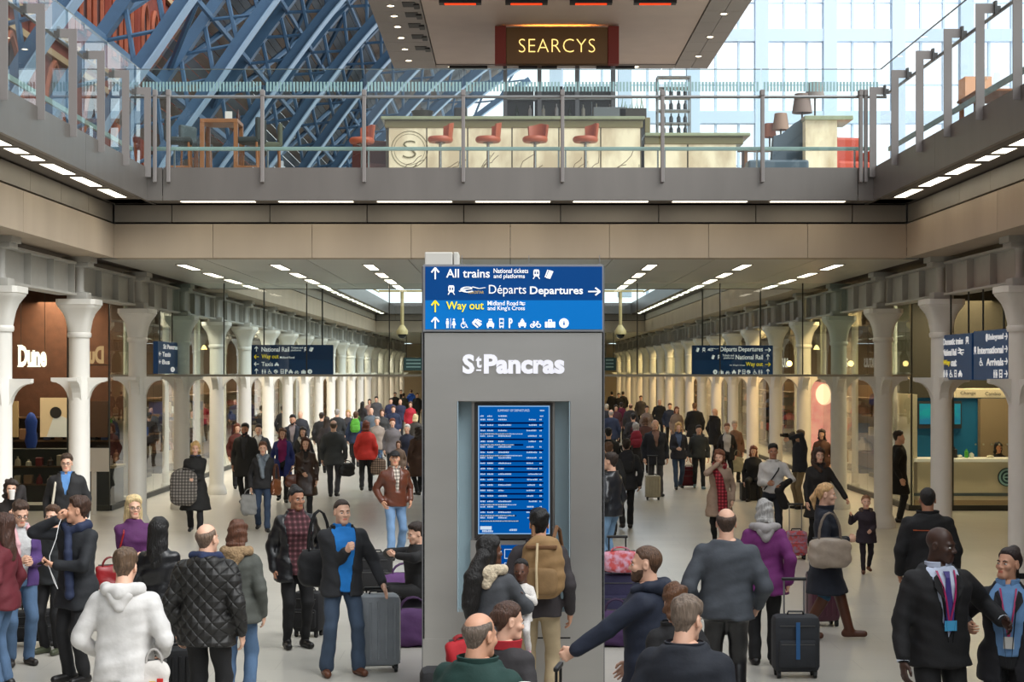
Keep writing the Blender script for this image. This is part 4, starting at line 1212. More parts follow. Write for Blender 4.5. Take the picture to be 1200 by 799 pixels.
# dome cameras on poles
for x, y in ((471.3, 391), (727, 391)):
    d = 44.0
    t = thing('dome_camera', 'cream dome camera on a hanging pole just %s of the kiosk' % ('left' if x < 600 else 'right'), 'camera', (pX(x, d), d, 0))
    M_cr = mat('cream_plastic', (.80, .72, .52), .5)
    zt = pZ(383, d)
    MB().tube([(0, 0, zt), (0, 0, pZ(342, d))], .045, 10).build('pole', M_cr, t, True)
    MB().lathe([(.05, zt + .05), (.11, zt - .04), (.15, zt - .10), (.15, zt - .19)], 16, cap=True).build('housing', M_cr, t, True)
    MB().lathe([(.02, zt - .30), (.08, zt - .275), (.11, zt - .22), (.115, zt - .19)], 16).build('dome', mat('smoked_dome', (.07, .07, .07), .15), t, True)
    MB().box(-.6, .6, -.05, .05, pZ(342, d), pZ(342, d) + .05).build('mount_arm', M_cr, t)
    MB().tube([(-.6, 0, pZ(342, d)), (-.6, -4.05, 5.05)], .02, 6).tube([(.6, 0, pZ(342, d)), (.6, -4.05, 5.05)], .02, 6).build('drop_rod', M_cr, t)

# ================================================================== SHOPS
M_dune = emis('dune_letters', (1.0, .93, .82), 2.4)
M_dune_refl = emis('dune_letters_reflection', (1.0, .80, .58), .62)
DS = 38.2
t = thing('shop_sign', 'glowing white Dune shop sign behind the left shop glass', 'sign', (0, DS, 0))
text('Dune', t, M_dune, pX(21.5, DS), pZ(430, DS), pX(54.5, DS) - pX(21.5, DS), pZ(404.5, DS) - pZ(430, DS), y=0, bold=.04, name='letter', depth=.3)
m = MB()
for x0, x1, z in ((21, 27.5, 429.9), (21, 26.5, 405.6), (32.5, 39.5, 429.9), (39, 48, 429.9), (31.5, 35, 411.8), (38.5, 41, 411.8)):
    m.box(pX(x0, DS), pX(x1, DS), -.04, 0, pZ(z, DS), pZ(z - 1.5, DS))
m.build('serif', M_dune, t)
MB().tube([(pX(21, DS), .03, pZ(418, DS)), (pX(55, DS), .03, pZ(418, DS))], .012, 6).build('sign_rail', M_mull, t)
for x in (24, 52):
    MB().tube([(pX(x, DS), .03, pZ(418, DS)), (pX(x, DS), .03, 5.0)], .006, 5).build('hanger_rod', M_mull, t)
t = thing('shop_sign', 'reflection of the Dune sign built as dim reversed letters, right of the second left column', 'sign', (0, DS + .6, 0))
o = text('Dune', t, M_dune_refl, 0, pZ(426, DS), .62, pZ(405, DS) - pZ(426, DS), y=0, bold=.04, name='letter', depth=.3)  # dim mirrored letters stand in for the reflection of the lit sign
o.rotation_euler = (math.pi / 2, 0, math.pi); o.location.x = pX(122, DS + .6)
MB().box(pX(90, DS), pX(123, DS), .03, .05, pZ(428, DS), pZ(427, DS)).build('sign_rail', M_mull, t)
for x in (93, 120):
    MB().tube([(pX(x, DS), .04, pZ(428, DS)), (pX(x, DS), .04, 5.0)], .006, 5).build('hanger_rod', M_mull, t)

CN = {(.22, .14, .10): 'dark brown', (.5, .36, .26): 'tan', (.66, .58, .48): 'beige', (.14, .14, .16): 'black', (.45, .12, .12): 'maroon', (.75, .70, .62): 'cream', (.2, .25, .4): 'navy', (.6, .12, .12): 'red', (.75, .3, .3): 'coral', (.2, .35, .6): 'blue', (.8, .75, .7): 'ivory', (.35, .15, .1): 'russet', (.85, .6, .5): 'peach', (.2, .2, .22): 'charcoal', (.2, .3, .6): 'royal blue', (.8, .8, .82): 'white', (.75, .7, .7): 'pale pink', (.6, .2, .15): 'rust', (.2, .3, .32): 'slate'}
def goods(parent, x0, x1, y, z, rng, cols, axis='x', n=6, hmax=.3, s=1, where=''):
    for i in range(n):
        u = x0 + (x1 - x0) * (i + .5) / n
        w = abs(x1 - x0) / n * rng.uniform(.5, .8); h = hmax * rng.uniform(.5, 1)
        c = rng.choice(cols)
        m = mat('goods_%s' % str(c), c, .6)
        b = MB()
        if rng.random() < .5:
            b.box(-w / 2, w / 2, -.09, .09, 0, h, .02)
        else:
            b.lathe([(w * .45, 0), (w * .5, h * .1), (w * .42, h * .6), (w * .15, h * .8), (w * .15, h)], 10)
        o = b.build('shop_item', m, None)
        o.location = (u, y, z) if axis == 'x' else (y, u, z)
        tag(o, 'small %s item, %s along %s' % (CN[c], ORD[i].replace('nearest', 'first'), where), 'shop goods', parent['item_group'])
DARKS = [(.22, .14, .10), (.5, .36, .26), (.66, .58, .48), (.14, .14, .16), (.45, .12, .12), (.75, .70, .62), (.2, .25, .4)]
# Dune shop interior
rng = random.Random(21)
struct(MB().box(-15.2, -9.2, 41.2, 41.4, 0, 5).build('wall_shop', M_brick), 'brown brick wall inside the left corner shop')
t = thing('display_shelving', 'dark wall shelving with shoes in the left corner shop', 'shelving', (0, 40.9, 0))
MB().box(-12.4, -8.95, .1, .28, .0, 1.95).build('back_panel', mat('shelf_back', (.20, .15, .12), .7), t)
for z in (.35, .85, 1.35, 1.9):
    MB().box(-12.4, -8.95, -.18, .1, z, z + .04).build('shelf', mat('shelf_wood', (.42, .30, .2), .6), t)
t['item_group'] = 'goods in the left corner shop'
for z, w in ((.39, 'bottom'), (.89, 'middle'), (1.39, 'top')):
    goods(t, -12.3, -9.0, 40.76, z, rng, DARKS, n=12, hmax=.28, where='the %s shelf of the left corner shop' % w)
t = thing('wall_poster', 'tall lit fashion poster of a figure in white in the left corner shop', 'poster', (0, 40.6, 0))
a, b = pX(47, 40.6), pX(80, 40.6)
MB().box(a, b, 0, .06, pZ(512, 40.6), pZ(466, 40.6)).build('poster_panel', mat('poster_cream', (.86, .74, .58), .6, emit=.30), t)
cx = (a + b) / 2 + .1
z0 = pZ(512, 40.6)
MB().prism([(cx - .28, z0), (cx + .3, z0), (cx + .24, z0 + .42), (cx + .08, z0 + .5), (cx - .12, z0 + .46)], 'y', -.012, 0).build('printed_figure', mat('poster_white', (.88, .86, .82), .6, emit=.25), t)
MB().prism(circ(cx - .06, z0 + .58, .14), 'y', -.02, -.008).build('printed_hair', mat('poster_dark', (.18, .16, .16), .6), t)
for x0, x1, lb in ((14, 22, 'narrow lit cream panel at the left edge of the corner shop'), (107, 127, 'framed dark picture panel on the right of the corner shop')):
    o = MB().box(pX(x0, 40.7), pX(x1, 40.7), 40.6, 40.7, pZ(512, 40.7), pZ(470, 40.7)).build('wall_panel', mat('panel_%d' % x0, (.72, .60, .42) if x0 == 14 else (.30, .2, .14), .6, emit=.12)); tag(o, lb, 'panel')
# display table, mannequin torsos
t = thing('display_table', 'black display table at the corner shop window', 'table', (pX(115, 38.5), 38.5, 0))
MB().box(-.55, .5, -.4, .6, .86, .92, .01).build('tabletop', mat('pale_top', (.7, .62, .5), .4), t)
MB().box(-.5, .45, -.35, .55, 0, .86).build('base', M_bb, t)
t['item_group'] = 'goods on the window table'
goods(t, t.location.x - .45, t.location.x + .4, 38.4, .92, rng, [(.75, .7, .7), (.6, .2, .15), (.2, .3, .32), (.8, .75, .7)], n=5, hmax=.4, where='the black window table')
o = MB().lathe([(.1, 1.15), (.14, 1.3), (.11, 1.5), (.14, 1.75), (.08, 1.9), (.03, 1.95)], 12).lathe([(.12, 0), (.02, .03), (.02, 1.15)], 10).build('display_bust', mat('blue_garment', (.20, .35, .75), .6), None, True)
o.location = (pX(36.5, 38.6), 38.6, .15); tag(o, 'blue garment on a display bust behind the shop glass', 'display bust')
o = MB().box(-.32, .32, -.02, .02, 0, .5).box(-.02, .02, -.15, .15, -.9, 0).build('notice_board', mat('white_card', (.82, .80, .76), .6)); o.location = (pX(110, 36.3), 36.3, .92)
o.location.z = .9
tag(o, 'small white notice board on a stand before the shop glass', 'notice')
# lower dark display behind the window on the left
t = thing('window_display', 'low dark display cabinet behind the left shop window', 'cabinet', (0, 38.0, 0))
MB().box(-11.4, -9.75, 0, .5, .12, 1.3).build('cabinet_body', mat('cabinet_green_black', (.13, .14, .12), .5), t)
for z in (.5, .9):
    MB().box(-11.4, -9.75, -.12, 0, z, z + .03).build('shelf', _M['shelf_wood'], t)
t['item_group'] = 'goods on the low dark cabinet'
for z, w in ((.53, 'lower'), (.93, 'upper')):
    goods(t, -11.3, -9.85, 37.9, z, rng, DARKS, n=6, hmax=.25, where='the %s shelf of the low dark cabinet' % w)

# displays along the shops, bay by bay
RED = [(.6, .12, .12), (.75, .3, .3), (.2, .35, .6), (.8, .75, .7), (.35, .15, .1), (.85, .6, .5), (.2, .2, .22)]
M_lpost = {}
for s, side in ((-1, 'left'), (1, 'right')):
    rng = random.Random(30 + s)
    for k in range(14):
        y = 43.2 + BAY * k
        t = thing('display_shelving', '%s shop display shelving behind the %s glass past the screen' % (ORD[k], side), 'shelving', (s * 10.6, y, 0), 0, 'display shelving in the %s shops' % side)
        c = rng.choice([(.46, .30, .18), (.30, .2, .15), (.62, .48, .34), (.35, .37, .40)])
        MB().box(-.25, .25, -1.6, 1.6, 0, .12).build('base', M_bb, t)
        MB().box(s * .2, s * .3, -1.6, 1.6, .1, 2.6).build('back_panel', mat('disp_%s' % str(c), c, .7), t)
        for z in (.6, 1.15, 1.7, 2.2):
            MB().box(-.2, .2, -1.6, 1.6, z, z + .04).build('shelf', _M['shelf_wood'], t)
        t['item_group'] = 'goods in the %s shops' % side
        if k < 8:
            for z, w in ((.64, 'low'), (1.19, 'mid'), (1.74, 'top')):
                goods(t, y - 1.5, y + 1.5, s * 10.55, z, rng, RED if s > 0 else DARKS + [(.2, .3, .6), (.8, .8, .82)], axis='y', n=4, hmax=.42, where='the %s shelf of the %s %s display' % (w, ORD[k], side))
        if k % 2 == 0:
            zl_ = 4.3 - .25 * (k % 3)
            o = thing('pendant_lamp', '%s warm pendant lamp in the %s shops' % (ORD[k // 2], side), 'lamp', (s * 9.5, y + .8, zl_), 0, 'pendant lamps in the %s shops' % side)
            MB().lathe([(.10, -.10), (.05, .0), (.03, .03)], 12).build('shade', emis('pendant_warm', (1.0, .82, .5), 6), o, True)
            MB().tube([(0, 0, .02), (0, 0, 5.0 - zl_)], .006, 5).build('cord', M_mull, o)
# pink lit display on the right
t = thing('lit_display', 'pink glowing bust display in an arched frame on the right', 'display', (0, 47.5, 0))
dx = lambda x: pX(x, 47.5); dz = lambda y: pZ(y, 47.5)
arch = [(dx(943), 0.2), (dx(973), .2)] + [(dx(958) + (dx(973) - dx(958)) * math.cos(u), dz(465) + (dz(447) - dz(465)) * math.sin(u)) for u in [math.pi * k / 10 for k in range(11)]]
MB().prism(arch, 'y', 0, .1).build('arched_panel', mat('pink_panel', (.92, .66, .58), .6, emit=.5, rgb2=(.80, .45, .42), nscale=2.5), t)
MB().ball((dx(966), -.05, dz(462)), (.25, .05, .3)).build('glow_disc', emis('peach_glow', (1.0, .86, .66), 1.5), t)
# shop name letters on the right
for x0, x1, s_, d in ((912, 923.5, 'RTULS', 47.0), (988, 993.5, 'LS', 42.0)):
    t = thing('shop_sign', 'white %s shop letters above the right columns' % ('narrow' if s_ == 'LS' else 'partly hidden'), 'sign', (0, d, 0))
    text(s_, t, M_wh, pX(x0, d), pZ(430.5, d), pX(x1, d) - pX(x0, d), pZ(419.5, d) - pZ(430.5, d), y=0, bold=.03, name='letter', depth=.2)
    MB().box(pX(x0, d), pX(x1, d), .02, .04, pZ(426, d), pZ(425, d)).build('sign_rail', M_mull, t)
    MB().tube([((pX(x0, d) + pX(x1, d)) / 2, .03, pZ(425, d)), ((pX(x0, d) + pX(x1, d)) / 2, .03, 5.0)], .006, 5).build('hanger_rod', M_mull, t)
for x in (925, 997):
    o = thing('pendant_lamp', 'round warm pendant lamp beside the right shop letters, %s column gap' % ('farther' if x == 925 else 'nearer'), 'lamp', (pX(x, 44), 44, pZ(426, 44)))
    MB().ball((0, 0, 0), .075).build('globe', emis('pendant_warm', (1, .8, .5), 6), o, True)
    MB().tube([(0, 0, .07), (0, 0, 5.0 - o.location.z)], .005, 5).build('cord', M_mull, o)

# currency exchange booth on the right
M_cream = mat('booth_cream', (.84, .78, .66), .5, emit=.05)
M_teal = mat('booth_teal', (.05, .36, .50), .5, emit=.12)
BD = 38.6
bx_ = lambda x: pX(x, BD); bz = lambda y: pZ(y, BD)
t = thing('exchange_booth', 'cream currency exchange counter with teal back wall on the right', 'booth', (0, BD, 0))
MB().box(bx_(1071), 12.9, 0, .5, .12, bz(541)).build('counter_front', M_cream, t)
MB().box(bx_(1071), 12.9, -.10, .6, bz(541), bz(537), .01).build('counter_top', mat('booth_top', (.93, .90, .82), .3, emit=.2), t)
MB().box(bx_(1071), 12.9, -.012, 0, bz(581), bz(577.5)).build('counter_stripe', mat('grey_stripe', (.35, .40, .42), .5), t)
MB().box(bx_(1071), 12.9, -.05, .5, 0, .12).build('kick_base', mat('booth_base', (.70, .60, .46), .6), t)
MB().box(bx_(1071), 12.9, 1.9, 2.0, 0, pZ(466, BD + 1.9)).build('back_wall', M_teal, t)
MB().box(bx_(1071), 12.9, 1.8, 2.0, pZ(466, BD + 1.9), 4.95).build('upper_wall', mat('booth_olive', (.20, .18, .14), .7), t)
MB().box(bx_(1070), bx_(1075), .0, 1.9, 0, bz(462)).build('side_post', M_cream, t)
MB().box(bx_(1118), 12.9, -.1, .1, bz(466), bz(455), .02).build('header_panel', mat('header_cream', (.95, .84, .66), .5, emit=.35), t)
M_hdr = mat('header_text', (.28, .24, .18), .6)
text('Change', t, M_hdr, bx_(1124), bz(463.2), bx_(1142) - bx_(1124), bz(458.5) - bz(463.2), y=-.11, name='lettering')
text('Cambio', t, M_hdr, bx_(1153), bz(463.2), bx_(1171) - bx_(1153), bz(459) - bz(463.2), y=-.11, name='lettering')
for x in (1146, 1178):
    MB().lathe([(.012, -.1), (.012, -.11)], 8, (bx_(x), 0, bz(461))).build('header_dot', M_hdr, t)
b2 = lambda x: pX(x, BD + 1.75)
for x0, x1 in ((1076, 1096), (1117, 1127)):
    h = MB().box(b2(x0), b2(x1), 1.75, 1.88, pZ(502, BD + 1.75), pZ(470, BD + 1.75)).build('wall_screen', M_bb, t)
    MB().box(b2(x0 + 1.5), b2(x1 - 1.5), 1.735, 1.75, pZ(497, BD + 1.75), pZ(473, BD + 1.75)).build('screen_face', mat('teal_screen', (.05, .50, .55), .4, emit=.5, rgb2=(.10, .30, .55), nscale=3), h)
MB().box(b2(1147), 12.9, 1.6, 1.85, 0, pZ(467, BD + 1.6)).build('cupboard', mat('booth_beige', (.55, .48, .38), .6), t)
lg = MB().lathe([(.42, 0), (.42, .03)], 28).build('round_logo', mat('logo_teal', (.05, .26, .32), .4), t)
lg.rotation_euler = (math.pi / 2, 0, 0); lg.location = (bx_(1180), -.0, bz(559))
lg.scale = (.5, .5, 1)
m = MB()
for q in ringq(0, 0, .3, .38, 0, 360, 24) + ringq(0, 0, .14, .21, 20, 330, 16) + [rect(-.17, .19, -.03, .03)]:
    m.prism(q, 'z', .03, .036)
m.build('logo_mark', mat('logo_pale', (.65, .82, .84), .5), lg)
for k in range(8):
    o = MB().lathe([(.022, 0), (.022, .012)], 10).build('window_dot', mat('dot_white', (.88, .86, .8), .5), t)
    o.rotation_euler = (math.pi / 2, 0, 0); o.location = (bx_(1079 + 8.9 * k if k < 2 else 1123.5 + 8.9 * (k - 2)), -1.40, bz(517.5))
for x, w, h, c, lb in ((1120, .18, .2, (.12, .12, .13), 'small black monitor on the exchange counter'), (1128, .1, .06, (.85, .85, .8), 'white paper pad on the exchange counter'), (1136, .07, .16, (.3, .65, .25), 'green bottle on the exchange counter'), (1142, .09, .10, (.8, .82, .8), 'white cup on the exchange counter'), (1164, .14, .05, (.8, .78, .7), 'pale tray on the exchange counter')):
    o = MB().box(-w / 2, w / 2, -.06, .06, 0, h, .015).box(-w / 4, w / 4, -.03, .03, h, h * 1.25, .01).build('counter_item', mat('ci_%d' % x, c, .5)); o.location = (bx_(x), BD + .25, bz(537)); tag(o, lb, 'counter item')
warm_lamp(10.5, BD + .9, 4.7, 2.5, .8, 55, (1.0, .85, .62), 'booth_area_light')
warm_lamp(10.3, BD - .9, 4.8, 2.5, .3, 110, (1.0, .82, .55), 'booth_area_light')  # lamp added before the counter to brighten its front
# queue barrier post at the right edge
t = thing('barrier_post', 'black belt barrier post at the right edge', 'barrier', (pX(1189, 17.6), 17.6, 0))
MB().lathe([(.18, 0), (.18, .02), (.05, .05), (.032, .07), (.032, .90)], 16).build('post', mat('barrier_black', (.08, .08, .08), .4), t, True)
MB().lathe([(.032, .88), (.045, .90), (.045, 1.0), (.03, 1.02)], 14).build('head', _M['barrier_black'], t, True)
MB().box(.03, 1.2, -.008, .008, .90, .96).build('belt', _M['barrier_black'], t)

# ================================================================== PEOPLE KIT
F32 = np.float32
def surface_net(f, xs, ys, zs):
    """dual mesh of the zero level of f on a rectilinear grid"""
    ins = f < 0
    nx, ny, nz = f.shape
    c = np.zeros((nx - 1, ny - 1, nz - 1), np.int8)
    for i in (0, 1):
        for j in (0, 1):
            for k in (0, 1):
                c += ins[i:nx - 1 + i, j:ny - 1 + j, k:nz - 1 + k]
    act = (c > 0) & (c < 8)
    I, J, K = np.nonzero(act)
    n = len(I)
    if n == 0:
        return np.zeros((0, 3)), np.zeros((0, 4), int)
    idx = -np.ones(act.shape, np.int64); idx[I, J, K] = np.arange(n)
    acc = np.zeros((n, 3)); cnt = np.zeros(n)
    cor = [(a, b, d) for a in (0, 1) for b in (0, 1) for d in (0, 1)]
    val = {q: f[I + q[0], J + q[1], K + q[2]] for q in cor}
    for q in cor:
        for ax in range(3):
            if q[ax]: continue
            r = list(q); r[ax] = 1; r = tuple(r)
            v0, v1 = val[q], val[r]
            m = (v0 < 0) != (v1 < 0)
            t = np.where(m, v0 / np.where(m, v0 - v1, 1), 0)
            p = np.empty((n, 3)); p[:] = q
            p[:, ax] = t
            acc[m] += p[m]; cnt[m] += 1
    acc /= cnt[:, None]
    V = np.empty((n, 3))
    for ax, (co, A) in enumerate(((xs, I), (ys, J), (zs, K))):
        V[:, ax] = co[A] + acc[:, ax] * (co[A + 1] - co[A])
    Q = []
    # edges along each axis
    for ax in range(3):
        sl0 = [slice(None)] * 3; sl1 = [slice(None)] * 3
        sl0[ax] = slice(0, -1); sl1[ax] = slice(1, None)
        for o in range(3):
            if o != ax:
                sl0[o] = slice(1, -1); sl1[o] = slice(1, -1)
        a, b = ins[tuple(sl0)], ins[tuple(sl1)]
        m = a != b
        e = np.argwhere(m)
        if len(e) == 0: continue
        flip = a[m]
        o1, o2 = [(1, 2), (2, 0), (0, 1)][ax]
        base = e.copy()
        base[:, o1] += 1; base[:, o2] += 1
        def cell(d1, d2):
            q = base.copy(); q[:, o1] -= d1; q[:, o2] -= d2
            return idx[q[:, 0], q[:, 1], q[:, 2]]
        q = np.stack([cell(1, 1), cell(0, 1), cell(0, 0), cell(1, 0)], 1)
        q[~flip] = q[~flip][:, ::-1]
        Q.append(q)
    Q = np.concatenate(Q) if Q else np.zeros((0, 4), int)
    Q = Q[(Q >= 0).all(1)]
    return V, Q

def net(sdf, lo, hi, h):
    ax = [np.arange(lo[i] - h, hi[i] + 2 * h, h, dtype=F32) for i in range(3)]
    X, Y, Z = np.meshgrid(*ax, indexing='ij', copy=False)
    return surface_net(sdf(X, Y, Z).astype(np.float64), *[a.astype(np.float64) for a in ax])

def caps(X, Y, Z, a, b, ra, rb):
    a = np.asarray(a, F32); b = np.asarray(b, F32); d = b - a
    L = float(d @ d) + 1e-9
    t = np.clip(((X - a[0]) * d[0] + (Y - a[1]) * d[1] + (Z - a[2]) * d[2]) / L, 0, 1)
    return np.sqrt((X - a[0] - t * d[0]) ** 2 + (Y - a[1] - t * d[1]) ** 2 + (Z - a[2] - t * d[2]) ** 2) - (ra + (rb - ra) * t)
def ell(X, Y, Z, c, r):
    q = np.sqrt(((X - c[0]) / r[0]) ** 2 + ((Y - c[1]) / r[1]) ** 2 + ((Z - c[2]) / r[2]) ** 2)
    return (q - 1) * min(r)
def smin(a, b, k):
    h = np.clip(.5 + .5 * (b - a) / k, 0, 1)
    return b + (a - b) * h - k * h * (1 - h)
def smax(a, b, k): return -smin(-a, -b, k)
def wob(X, Y, Z, ph, amp, fr=1.0):
    return amp * (np.sin(19 * fr * X + 8 * fr * Z + ph) * np.sin(15 * fr * Y - 13 * fr * Z + 2 * ph) + .6 * np.sin(34 * fr * Z + 11 * fr * X - 9 * fr * Y + 3 * ph))

# ------------------------------------------------------------------ heads
def head_sdf(X, Y, Z, female=False):
    jw = .047 if female else .059
    br, nr = (.006, .0098) if female else (.011, .0125)
    f = ell(X, Y, Z, (0, .018, .040), (.075, .094, .086))
    f = smin(f, ell(X, Y, Z, (0, -.025, -.035), (jw + .004, .066, .082)), .03)
    f = smin(f, caps(X, Y, Z, (-.016, -.068, -.092), (.016, -.068, -.092), .021, .021), .03)
    f = smin(f, caps(X, Y, Z, (-.034, -.074, .022), (.034, -.074, .022), br, br), .02)
    for s in (-1, 1):
        f = smin(f, ell(X, Y, Z, (s * .042, -.062, -.022), (.022, .022, .02)), .02)
        f = smax(f, -ell(X, Y, Z, (s * .031, -.100, .001), (.019, .018, .012)), .012)
    f = smin(f, caps(X, Y, Z, (0, -.086, .012), (0, -.104 if female else -.106, -.026), .006, nr), .012)
    for s in (-1, 1):
        f = smin(f, ell(X, Y, Z, (s * .012, -.094, -.030), (.010, .012, .009)), .006)
    f = smin(f, caps(X, Y, Z, (-.017, -.087, -.056), (.017, -.087, -.056), .007, .007), .008)
    f = smin(f, caps(X, Y, Z, (-.014, -.085, -.066), (.014, -.085, -.066), .008, .008), .008)
    for s in (-1, 1):
        e = ell(X, Y, Z, (s * .078, .012, -.002), (.011, .021, .032))
        e = smax(e, -ell(X, Y, Z, (s * .088, .008, .0), (.008, .012, .02)), .005)
        f = smin(f, e, .006)
    f = smin(f, caps(X, Y, Z, (0, .02, -.05), (0, .035, -.17), .050 if female else .056, .052 if female else .062), .025)
    return f
_HT = {}
def head_template(female, h):
    k = (female, h)
    if k in _HT: return _HT[k]
    V, Q = net(lambda X, Y, Z: head_sdf(X, Y, Z, female), (-.095, -.125, -.175), (.095, .12, .13), h)
    mi = np.zeros(len(Q), int)
    parts = [(V, Q, mi)]
    # lips as colour of the nearest faces
    C = V[Q].mean(1)
    lip = (np.abs(C[:, 0]) < .021) & (C[:, 1] < -.082) & (C[:, 2] > -.071) & (C[:, 2] < -.0545)
    mi[lip] = 1
    def small(b, m):
        vv = np.array(b.v); parts.append((vv, b.f, np.full(len(b.f), m)))
    if h < .012:
        for s in (-1, 1):
            small(MB().ball((s * .031, -.0765, .001), (.0135, .0120, .0068), 10, 6), 3)
            small(MB().ball((s * .031, -.0875, .001), (.0062, .0035, .0060), 8, 4), 4)
            small(MB().tube([(s * .014, -.089, .020), (s * .031, -.090, .0265), (s * .050, -.077, .020)], [.0035, .0045, .0025], 5), 2)
    else:
        for s in (-1, 1):
            small(MB().ball((s * .031, -.080, .002), (.012, .009, .007), 6, 4), 4)
    _HT[k] = merge(parts)
    return _HT[k]
def merge(parts):
    vs, fs, ms, o = [], [], [], 0
    for v, f, m in parts:
        vs.append(np.asarray(v, float)); n = len(v)
        for q, mm in zip(f, m):
            fs.append(tuple(int(i) + o for i in q)); ms.append(int(mm))
        o += n
    return np.concatenate(vs), fs, ms

HZ = ([-.12, -.080, -.060, -.035, -.012, .010, .030, .042, .07, .12], [.094, .082, .066, .046, .028, .036, .030, -.035, -.075, -.088])
_HR = {}
def hair_template(style, h, seed=0):
    k = (style, h)
    if k in _HR: return _HR[k]
    ph = 1.3 * len(style)
    def core(X, Y, Z):
        f = ell(X, Y, Z, (0, .018, .040), (.075, .094, .086))
        f = smin(f, ell(X, Y, Z, (0, -.02, -.035), (.060, .066, .08)), .03)
        return smin(f, caps(X, Y, Z, (0, .02, -.05), (0, .035, -.17), .052, .056), .025)
    def line(Y, Z, dz=0, X=0):
        rec = .016 * np.clip(np.abs(X) / .05, 0, 1) ** 2 * np.clip((-.03 - Y) / .02, 0, 1)
        return (np.interp(Y, *HZ).astype(F32) + dz + rec - Z) * .75
    lo, hi = (-.10, -.115, -.11), (.10, .135, .155)
    base = style.split('_')[0]
    def sdf(X, Y, Z):
        if base == 'short': 
            ln = line(Y, Z, .002, X) + wob(X, Y, Z, ph + 1, .005, 5)
            t = (.009 + .018 * np.clip((Z - .03) / .09, 0, 1)) * np.clip(-ln / .022 + .08, 0, 1) ** .7 + wob(X, Y, Z * .5, ph, .004, 4.5) * np.clip(-ln / .03, 0, 1)
            f = smax(core(X, Y, Z) - t, ln, .004)
        elif base == 'buzz':
            ln = line(Y, Z, .008, X)
            f = smax(core(X, Y, Z) - .0075 * np.clip(-ln / .02 + .1, 0, 1), ln, .004)
        elif base == 'bald':
            ln = np.maximum(np.maximum(line(Y, Z), Z - .075 + .3 * (Y - .05)), -.015 - Y)
            f = smax(core(X, Y, Z) - .011 * np.clip(-ln / .028, 0, 1) ** .7, ln + wob(X, Y, Z, ph, .003, 5), .004)
        elif base in ('long', 'bob', 'wavy'):
            zb = {'long': -.34, 'bob': -.115, 'wavy': -.27}[base]
            ln = line(Y, Z)
            t = (.017 + .010 * np.clip((Z - .03) / .09, 0, 1)) * np.clip(-ln / .022 + .1, 0, 1) ** .7
            f = smax(core(X, Y, Z) - t, ln, .005)
            zz = [zb - .02, zb, zb * .6, -.10, -.02, .06, .10]
            a = np.interp(Z, zz, [.05, .075, .105, .105, .100, .088, .05]).astype(F32)
            b = np.interp(Z, zz, [.03, .042, .055, .070, .085, .085, .05]).astype(F32)
            c = np.interp(Z, zz, [.09, .09, .075, .05, .03, .022, .02]).astype(F32)
            g = (np.sqrt((X / a) ** 2 + ((Y - c) / b) ** 2) - 1) * np.minimum(a, b)
            g = smax(g, zb - Z, .02); g = smax(g, Z - .09, .02)
            g = smax(g, -(Y + .035 + .25 * np.clip(-Z - .05, 0, .12)), .02)
            f = smin(f, g, .02)
            amp = {'long': .004, 'bob': .007, 'wavy': .010}[base]
            f = f + wob(X, Y, Z * (.35 if base == 'long' else 1), ph, amp, 2.3 if base != 'long' else 3.5)
        elif base in ('pony', 'bun'):
            ln = line(Y, Z, .006, X)
            f = smax(core(X, Y, Z) - .013 * np.clip(-ln / .02 + .1, 0, 1) ** .7, ln, .004)
            if base == 'pony':
                f = smin(f, caps(X, Y, Z, (0, .115, .03), (0, .15, -.05), .028, .035), .02)
                f = smin(f, caps(X, Y, Z, (0, .15, -.05), (0, .125, -.17), .035, .012), .02)
            else:
                f = smin(f, ell(X, Y, Z, (0, .062, .118), (.046, .044, .040)), .015)
            f = f + wob(X, Y, Z, ph, .002, 3)
        elif base == 'cap':
            f = smax(core(X, Y, Z) - .017, (.046 + .12 * (-(Y)) * 0 - Z), .006)
            br = ell(X, Y, Z, (0, -.105, .052), (.075, .075, .012))
            f = smin(f, smax(br, Y + .06, .01), .008)
        elif base == 'beard':
            f = smin(ell(X, Y, Z, (0, -.025, -.035), (.067, .070, .086)), caps(X, Y, Z, (-.016, -.070, -.094), (.016, -.070, -.094), .025, .025), .03)
            f = smax(f, Z + .040 - .5 * np.clip(np.abs(X) - .03, 0, .03), .006); f = smax(f, Y - .0, .01)
            f = smax(f, -ell(X, Y, Z, (0, -.095, -.061), (.021, .03, .0105)), .004)
        elif base == 'under':
            f = smax(smax(core(X, Y, Z) - .009, line(Y, Z), .008), Z - .05, .006)
        return f
    if base in ('long', 'bob', 'wavy'):
        lo = (-.13, -.115, -.37 if base == 'long' else -.30 if base == 'wavy' else -.16); hi = (.13, .15, .155)
    if base == 'pony': lo, hi = (-.10, -.115, -.19), (.10, .195, .155)
    if base == 'bun': lo, hi = (-.10, -.115, -.11), (.10, .15, .175)
    if base == 'beard': lo, hi = (-.08, -.11, -.14), (.08, .02, -.02)
    if base == 'cap': lo, hi = (-.11, -.19, .02), (.11, .14, .155)
    _HR[k] = net(sdf, lo, hi, h)
    return _HR[k]

